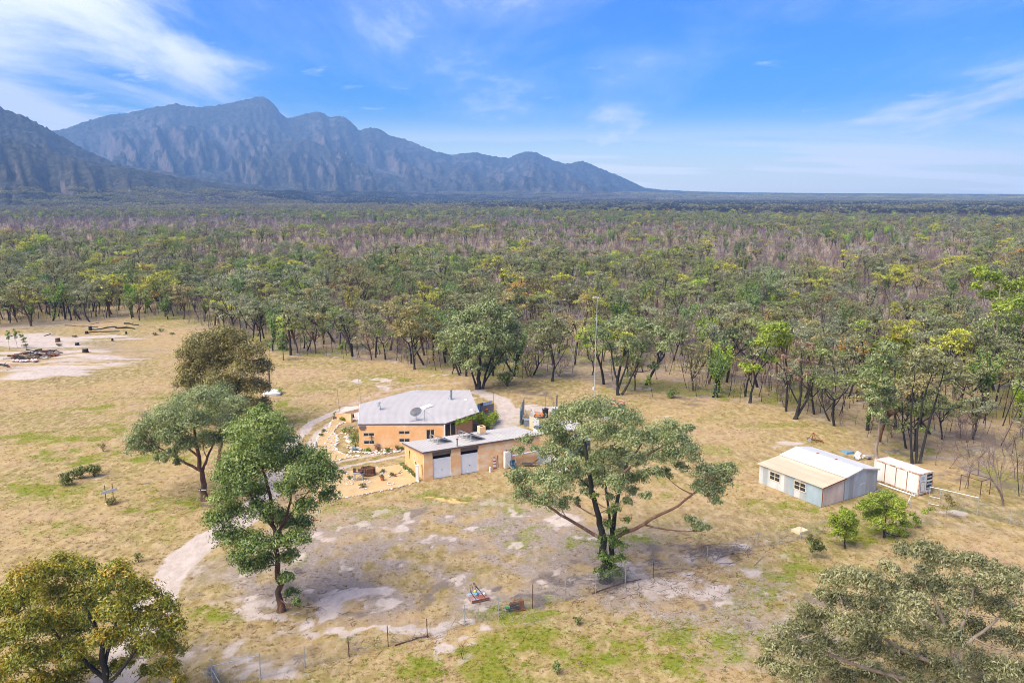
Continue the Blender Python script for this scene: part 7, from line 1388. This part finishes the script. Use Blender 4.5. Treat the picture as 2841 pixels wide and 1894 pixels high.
def log(name, label, pts, r, m=CHAR, group=None, reg='l', end=None):
    W = [g(reg, *q) for q in pts]; W = [w for a, b in zip(W[:-1], W[1:]) for w in (a, (a + b) / 2 + vec((RNG.normal(0, .2), RNG.normal(0, .6 if reg == 'l' else .08), 0)))] + [W[-1]]; o = W[0]; r *= .6; t = thing(name, label, 'log', (o[0], o[1], gz(o[0], o[1])), 0, group); P = vec([p - o for p in W]); P[:, 2] = r * .7 + RNG.normal(0, r * .15, len(P)); MB().tube(P, np.linspace(r, r * .7, len(P)), 8).obj('stem', m, t)
    e = P[0] + (P[0] - P[1]) / np.linalg.norm(P[0] - P[1]) * .02; MB().tube([P[0] + (P[0] - P[1]) * 1e-3, e], [r * .92, r * .92], 8).obj('cut_end', end or TERRA, t)
    k = P[len(P) // 2]; MB().tube([k, k + vec((.3, .5, .5))], [r * .35, r * .1], 5).obj('branch_stub', m, t)
def logs():
    log('fallen_log', 'long burnt log lying straight along the wood edge', [(1950, 240), (1700, 245), (1450, 255), (1400, 270)], .24); log('fallen_log', 'burnt log curving up to an upright stump', [(1900, 165), (1800, 165), (1650, 195), (1500, 200)], .3); log('fallen_log', 'thick cut black log with orange sawn face', [(1890, 180), (2050, 180), (2200, 195)], .38); log('fallen_log', 'short stacked black log with pale sawn face', [(2025, 110), (2150, 120), (2260, 130)], .34, end=BARK_PALE); log('fallen_log', 'thin black trunk lying behind the upright stump', [(1060, 135), (1250, 150), (1450, 150), (1600, 160)], .2); log('fallen_log', 'grey twisted log at the foot of the leaning gum', [(720, 310), (800, 285), (900, 280)], .2); log('fallen_log', 'thick black log end beside the sand heap with orange dust', [(140, 825), (60, 800), (-40, 775)], .42)
    log('fallen_branch', 'long thin grey fallen branch in the wood left', [(1450, 120), (1600, 90), (1850, 80)], .14, TWIG_BROWN)
    log('fallen_branch', 'brown bark strip lying along the fence under the spreading gum', [(1300, 375), (1420, 330), (1560, 285), (1700, 255)], .10, RUST_D, reg='c'); log('fallen_branch', 'brown bark strip on the pale sandy bank by the fence', [(1700, 735), (1850, 690), (2000, 650)], .10, RUST_D, reg='b')
    for q, (x, y, r, h) in enumerate(((945, 400, .55, .9), (1260, 455, .45, .6), (1400, 630, .6, .75), (1475, 215, .42, 1.1), (1415, 275, .4, .7), (1835, 385, .25, .6), (2060, 280, .22, .5))):
        b = g('l', x, y); t = thing('tree_stump', 'charred cut stump on the disturbed sandy ground', 'stump', (b[0], b[1], gz(b[0], b[1])), q, 'charred stumps on the sandy ground'); MB().lathe([(r * 1.25, -.15), (r, .2), (r * .92, h), (r * .9, h + .01)], (0, 0, 0), 9).obj('stem', CHAR if q != 0 else RUST_D, t); MB().lathe([(r * .85, h + .012), (r * .6, h + .03)], (0, 0, 0), 9).obj('cut_face', WOOD, t)
    # heap of cut wood
    b = g('l', 580, 660); t = thing('wood_heap', 'heap of charred and orange cut timber in a sandy pit', 'wood heap', (b[0], b[1], gz(b[0], b[1]))); rng = np.random.default_rng(71); ms = [CHAR, CHAR, CHAR, RUST, WOOD, RUST_D, BARK_DEAD]
    W = abs(g('l', 940, 660)[0] - b[0]); Dp = 5.0
    for q in range(110):
        x, y = rng.uniform(-1, 1, 2)
        if x * x + y * y > 1: continue
        z = .15 + .9 * (1 - x * x - y * y) * rng.random(); a = rng.normal(0, .6); L_ = rng.uniform(.7, 2.6); d = vec((math.cos(a), math.sin(a), rng.normal(0, .12))) * L_ / 2; c = vec((x * W, y * Dp, z)); r = rng.uniform(.08, .22); MB().tube([c - d, c, c + d], [r, r, r * .8], 6).obj('timber', ms[rng.integers(0, 7)], t)
    mb = MB()
    for q in range(14): mb.rock((rng.uniform(-W * .3, W * .8), -Dp - rng.uniform(0, 1), .15), (.5, .4, .3), 0, 900 + q)
    mb.obj('rubble', ROCKM, t)['kind'] = 'stuff'
logs()
# ------------------------------------------------------------------ farm machines and scraps
def machines():
    a, b, c = g('t', 390, 590), g('t', 700, 520), g('t', 275, 460); d = b - a; an = math.atan2(d[1], d[0]); t = thing('tractor_slasher', 'tractor slasher deck in flaking blue and red paint beside the fence', 'slasher', (a[0], a[1], 0), an); BR_ = mat('flaking_red_blue', (.30, .12, .085), (.30, .37, .43), 1.6, .7, c3=(.32, .16, .1), t3=(.6, .7)); t.scale = (.68, .68, .68); W = 2.3; Dp = 1.9
    MB().bx(0, W, 0, Dp, .38, .46).obj('deck', BR_, t); MB().bx(0, W, -.03, -.002, .16, .455).obj('front_skirt', RUST, t); MB().bx(-.03, -.002, 0, Dp, .16, .455).obj('side_skirt', BR_, t); MB().bx(W + .002, W + .03, 0, Dp, .16, .455).obj('side_skirt', BR_, t); MB().bx(.75, 1.75, .25, .95, .462, .5).obj('hatch', mat('faded_red', (.30, .09, .065)), t); MB().bx(.1, 1.9, 1.35, Dp - .05, .462, .52).obj('blue_plate', mat('flaking_blue', (.30, .44, .55)), t)
    for x in (.55, 1.75): MB().tube([(x, .1, .52), (x, Dp, .62), (x * .6 + .35, Dp + .5, 1.0)], [.05] * 3, 5).obj('draw_bar', BLACK, t)
    top = (1.05, Dp + .15, 1.75)
    for e in ((.5, Dp - .3, .5), (1.8, Dp - .3, .5), (1.05, .6, .5)): MB().rod(top, e, .035, 5).obj('headstock_bar', RUST_D, t)
    MB().lathe([(.24, .46), (.26, .62), (.12, .72)], (1.1, 1.2, 0), 12).obj('gearbox', BLUE, t); MB().lathe([(.05, .0), (.2, .05), (.2, .2), (.05, .28)], (1.0, 1.45, .72), 12).obj('shaft_guard', YELLOWP, t); MB().rod((1.9, .5, .6), (2.0, .9, .65), .13, 8).obj('spring_tube', CREAM, t)
    for x in (.05, W - .05): MB().bx(x - .04, x + .04, .1, Dp - .1, .0, .16).obj('skid', STEEL_D, t)
    a, b = g('t', 1180, 730), g('t', 1460, 700); d = b - a; t = thing('rusty_machine', 'small rusty farm machine with green roller on the fence line', 'machine', (a[0], a[1], 0), math.atan2(d[1], d[0])); t.scale = (.8, .8, .8); MB().bx(.75, 1.75, -.35, .45, .05, .14).obj('base_plate', RUST, t); MB().bx(1.15, 1.65, -.05, .3, .142, 1.0).obj('housing', RUST, t); MB().bx(.25, 1.15, .0, .35, .5, .75).obj('chute', RUST_D, t); MB().rod((-.05, -.2, .4), (1.1, -.25, .45), .13, 8).obj('axle', BLACK, t); MB().lathe([(.32, -.05), (.34, 0), (.32, .05)], (-.05, -.1, .34), 14).obj('wheel', BLACK, t)
    MB().prism([(-.42, -.2, .32), (.1, -.35, .32), (.1, -.35, .62), (-.42, -.2, .62)], (.04, .2, 0)).obj('roller_cover', GREENP, t); MB().rod((.5, .2, .7), (.75, .3, 1.05), .06, 6).obj('lever', RUST, t); MB().bx(.2, .9, .36, .6, .1, .5).obj('gear_case', RUST_D, t)
    # plough frame near the wood
    b = g('S', 860, 100); t = thing('rusty_plough', 'rusty plough frame standing near the wood behind the shed', 'plough', b, R(-20)); top = (-.2, 0, 1.35)
    for e in ((-.95, -.3, .35), (.75, .2, .4), (-.3, .6, .3), (.2, -.5, .3)): MB().rod(top, e, .045, 5).obj('frame_bar', RUST, t)
    MB().rod((-1.0, -.2, .45), (1.1, .1, .2), .1, 6).obj('main_beam', RUST_D, t); MB().bx(-.85, -.45, -.3, .0, 0, .45).obj('pale_block', STEEL, t)
    for x in (0, .45, .9): MB().prism([(x, 0, .35), (x + .2, -.1, 0), (x + .35, -.1, .05), (x + .15, 0, .4)], (0, .06, 0)).obj('tine', RUST, t)
    P = [g('S', *q) for q in ((1145, 205), (1215, 235), (1293, 225), (1220, 198))]; o = P[0]; t = thing('blue_board', 'flat blue edged board lying on the grass behind the shed', 'board', o); MB().prism([p - o + vec((0, 0, .02)) for p in P], (0, 0, .22)).obj('frame', BLUE, t); c = sum(P) / 4 - o; MB().prism([c + (p - o - c) * .92 + vec((0, 0, .242)) for p in P], (0, 0, .01)).obj('face', mat('slate_blue_face', (.20, .27, .33)), t)
    b = g('S', 1390, 285); t = thing('scrap_heap', 'heap of white and grey scrap beside the container', 'scrap', b); rng = np.random.default_rng(72); M = Matrix.Rotation(.5, 4, 'Y'); MB().box((-.7, .2, .5), (.5, .4, .95), 0, 0, M).obj('white_box', WHITE, t)
    for q in range(14): c = vec((rng.normal(0, .5), rng.normal(0, .4), rng.uniform(.1, .4))); MB().box(c, rng.uniform(.12, .5, 3) * vec((1.4, .8, .5)), 0, rng.uniform(0, 3)).obj('scrap_piece', [WHITE, STEEL, GREYWOOD, CREAM][rng.integers(0, 4)], t)
    b = g('S', 1470, 270); t = thing('foam_block', 'small cream foam block beside the scrap heap', 'block', b, .3); MB().bx(-.4, .4, -.2, .2, 0, .32).obj('block', CREAM, t); MB().bx(-.41, .41, -.05, .05, .321, .34).obj('strap', WOOD, t)
    a, b = g('S', 1560, 560), g('S', 1950, 695); t = thing('white_pipe', 'long white pipe lying beside the container', 'pipe', a); MB().tube([(0, 0, .12), b - a + vec((0, 0, .12))], [.09, .09], 8).obj('pipe', WHITE, t); MB().tube([b - a + vec((0, 0, .12)), (b - a) * 1.01 + vec((0, 0, .12))], [.11, .11], 8).obj('collar', WHITE, t)
    P = [g('S', *q) for q in ((605, 1075), (700, 1115), (797, 1085), (700, 1045))]; o = P[0]; t = thing('cream_slab', 'cream foam slab lying flat beside the fence', 'slab', o); MB().prism([p - o + vec((0, 0, .02)) for p in P], (0, 0, .28)).obj('slab', SLAB, t); MB().prism([(p - o) * .98 + vec((.01, 0, -.02)) for p in P], (0, 0, .04)).obj('bearer', WOOD, t)
    # pipe frame by the thicket
    P = [g('r', *q) for q in ((1400, 690), (1520, 665), (1840, 750), (1700, 790))]; o = P[0]; t = thing('pipe_stand', 'rusty square pipe stand by the leafless thicket', 'stand', o); h = 1.9
    for p in P: MB().rod(p - o, p - o + vec((0, 0, h)), .045, 6).obj('post', RUST_D, t)
    for i in range(4): MB().rod(P[i] - o + vec((0, 0, h)), P[(i + 1) % 4] - o + vec((0, 0, h)), .04, 6).obj('rail', STEEL if i == 0 else RUST_D, t)
    b = g('S', 1580, 640); t = thing('rubble_pile', 'small dark rubble pile at the shed corner', 'rubble', b); mb = MB()
    for q in range(10): mb.rock((math.sin(q * 2.3) * .5, math.cos(q * 1.7) * .25, .1), (.2, .16, .12), 0, 950 + q)
    mb.obj('stones', mat('dark_stone', (.22, .21, .2)), t)['kind'] = 'stuff'
    # brush heap in the fence corner
    b = g('P', 1640, 1270); t = thing('brush_heap', 'flattened heap of grey sticks and ash on pale sand', 'brush heap', b); rng = np.random.default_rng(73); mb = MB()
    for q in range(130): c = vec((rng.normal(0, 1.5), rng.normal(0, .9), rng.uniform(.05, .4))); a_ = rng.normal(.5, .5); dd = vec((math.cos(a_), math.sin(a_), rng.normal(0, .1))) * rng.uniform(.3, 1.3); mb.tube([c - dd, c + dd], [.03, .02], 4, cap=False)
    mb.obj('sticks', TWIG_BROWN, t)['kind'] = 'stuff'
machines()
# ------------------------------------------------------------------ a person on the veranda
def person():
    w = (VR1 + (VR2 - VR1) * .30); d = (VR2 - VR1)[:2]; d /= np.linalg.norm(d); p = w[:2] + vec((d[1], -d[0])) * .75
    an = math.atan2(d[1], d[0])
    c = thing('veranda_chair', 'dark timber chair against the orange veranda wall', 'chair', (p[0], p[1], 0), an)
    for x in (-.24, .24):
        for y in (-.24, .24): MB().rod((x, y, 0), (x, y, .46), .025, 5).obj('leg', WOOD, c)
    MB().box((0, 0, .48), (.54, .54, .05)).obj('seat', WOOD, c); MB().box((0, .27, .82), (.54, .05, .6)).obj('backrest', WOOD, c)
    t = thing('person', 'seated person with dark hair and dark clothes on the veranda', 'person', (p[0], p[1], 0), an)
    J = {'pel': (0, .06, .60, .15), 'sp': (0, .10, .85, .14), 'ch': (0, .10, 1.05, .155), 'nk': (0, .08, 1.22, .06), 'hd': (0, .05, 1.36, .085), 'hd2': (0, .04, 1.45, .085)}
    E = [('pel', 'sp'), ('sp', 'ch'), ('ch', 'nk'), ('nk', 'hd'), ('hd', 'hd2')]
    for s, n in ((-1, 'l'), (1, 'r')):
        J.update({'sh' + n: (s * .19, .10, 1.13, .065), 'el' + n: (s * .25, .0, .88, .05), 'wr' + n: (s * .16, -.22, .74, .035), 'ha' + n: (s * .13, -.32, .71, .035), 'hp' + n: (s * .10, .03, .58, .10), 'kn' + n: (s * .13, -.40, .57, .07), 'an' + n: (s * .13, -.42, .10, .045), 'ft' + n: (s * .14, -.60, .05, .04)})
        E += [('ch', 'sh' + n), ('sh' + n, 'el' + n), ('el' + n, 'wr' + n), ('wr' + n, 'ha' + n), ('pel', 'hp' + n), ('hp' + n, 'kn' + n), ('kn' + n, 'an' + n), ('an' + n, 'ft' + n)]
    ks = list(J); me = bpy.data.meshes.new('body'); me.from_pydata([J[k][:3] for k in ks], [(ks.index(a), ks.index(b)) for a, b in E], []); o = link('body', me, t)
    md = o.modifiers.new('skin', 'SKIN'); sv = me.skin_vertices[0].data if me.skin_vertices else None
    if sv is None:
        import bmesh
        bm = bmesh.new(); bm.from_mesh(me); ly = bm.verts.layers.skin.verify()
        bm.verts.ensure_lookup_table()
        for i, k in enumerate(ks): bm.verts[i][ly].radius = (J[k][3], J[k][3]); bm.verts[i][ly].use_root = (k == 'pel')
        bm.to_mesh(me); bm.free()
    else:
        for i, k in enumerate(ks): sv[i].radius = (J[k][3], J[k][3]); sv[i].use_root = (k == 'pel')
    o.modifiers.new('sub', 'SUBSURF').levels = 1; o.modifiers['sub'].render_levels = 2; me.materials.append(mat('dark_clothes', (.035, .03, .04), (.025, .02, .03), 4, .9))
    SK = mat('skin', (.50, .28, .20), (.45, .24, .17), 4, .6); h = MB(); h.lathe([(.02, 1.25), (.06, 1.27), (.085, 1.34), (.09, 1.42), (.08, 1.49), (.02, 1.53)], (0, .03, 0), 14); h.obj('face', SK, t, True); MB().prism([(-.015, -.06, 1.37), (.015, -.06, 1.37), (0, -.055, 1.42)], (0, -.025, 0)).obj('nose', SK, t); hh = MB(); hh.lathe([(.10, 1.40), (.108, 1.46), (.09, 1.53), (.02, 1.56)], (0, .05, 0), 14); hh.obj('hair', mat('dark_hair', (.02, .013, .01)), t, True)
    for s in (-1, 1):
        for q in range(4): MB().tube([(s * (.11 + .018 * q), -.34, .70), (s * (.108 + .018 * q), -.39, .69), (s * (.106 + .018 * q), -.41, .665)], [.009, .009, .007], 5).obj('finger', SK, t)
        MB().tube([(s * .10, -.31, .71), (s * .085, -.35, .72)], [.011, .009], 5).obj('thumb', SK, t)
person()

# ------------------------------------------------------------------ fallen sticks and bark
def litter():
    col = bpy.data.collections.new('litter_sources'); ms = [TWIG_BROWN, BARK_DEAD, CHAR, mat('bark_litter', (.26, .15, .09), (.15, .09, .06), 2, .95)]
    for q in range(8):
        rng = np.random.default_rng(800 + q); mb = MB()
        for w in range(int(rng.integers(2, 6))):
            c = vec((*rng.normal(0, .25, 2), .02)); a = rng.uniform(0, 6.28); d = vec((math.cos(a), math.sin(a), rng.normal(0, .05))) * rng.uniform(.15, .6); k = c + d * .4 + rng.normal(size=3) * .05; mb.tube([c - d, k, c + d], [.012, .018, .008], 3, cap=False)
        col.objects.link(hidden('s%d' % q, mb.mesh('litter_%d' % q, ms[q % 4])))
    P = []
    fl = [g(r, x, y)[:2] for r, x, y in (('b', 98, 1075), ('b', 910, 925), ('b', 1645, 742), ('c', 262, 632), ('c', 1080, 428), ('c', 1570, 300), ('c', 2242, 126), ('S', 240, 1242), ('S', 955, 1097))]
    for a, b in zip(fl[:-1], fl[1:]): n = int(np.linalg.norm(b - a) * 5); P.append(a + (b - a) * RNG.random((n, 1)) + RNG.normal(0, 1.1, (n, 2)))
    for (x, y), n, r in (((1390, 1335), 420, 4.5), ((1560, 1330), 380, 5), ((1640, 1275), 200, 3), ((645, 1402), 160, 4), ((470, 1148), 120, 4), ((515, 985), 80, 4), ((1500, 1440), 200, 6), ((1750, 1420), 160, 7), ((2250, 1180), 120, 7)): c = g('P', x, y)[:2]; P.append(c + RNG.normal(0, r * .6, (n // 2, 2)))
    e = polar(90, 230, 1.6); PX, PY = proj(e[:, 0], e[:, 1]); dd = edge_y(PX) - PY; P.append(e[(dd > -14) & (dd < 60) & (RNG.random(len(e)) < .33)])
    P = np.vstack(P); n = len(P); o = gn_scatter('fallen_litter', np.c_[P, gsample('Z', P[:, 0], P[:, 1])], np.c_[np.zeros((n, 2)), RNG.uniform(0, 6.28, n)], np.repeat(RNG.uniform(.35, .95, (n, 1)), 3, 1), RNG.integers(0, 8, n), np.ones((n, 3)), col); o['label'] = 'fallen sticks and bark litter along the fence and wood edge'; o['category'] = 'litter'; print('LITTER', n)
litter()
# ------------------------------------------------------------------ haze
def haze():
    m, nt, N, L = nodes('air'); out = N('ShaderNodeOutputMaterial'); v = N('ShaderNodeVolumePrincipled')
    v.inputs['Color'].default_value = (.26, .52, 1.0, 1); v.inputs['Density'].default_value = 1.25e-4; v.inputs['Anisotropy'].default_value = 0.0
    L(v.outputs[0], out.inputs['Volume'])
    mb = MB(); mb.bx(-9700, 9700, -300, 9800, -4.5, 1200); o = mb.obj('haze', m, kind='stuff'); o['label'] = 'thin blue air between the paddock and the mountains'
haze()
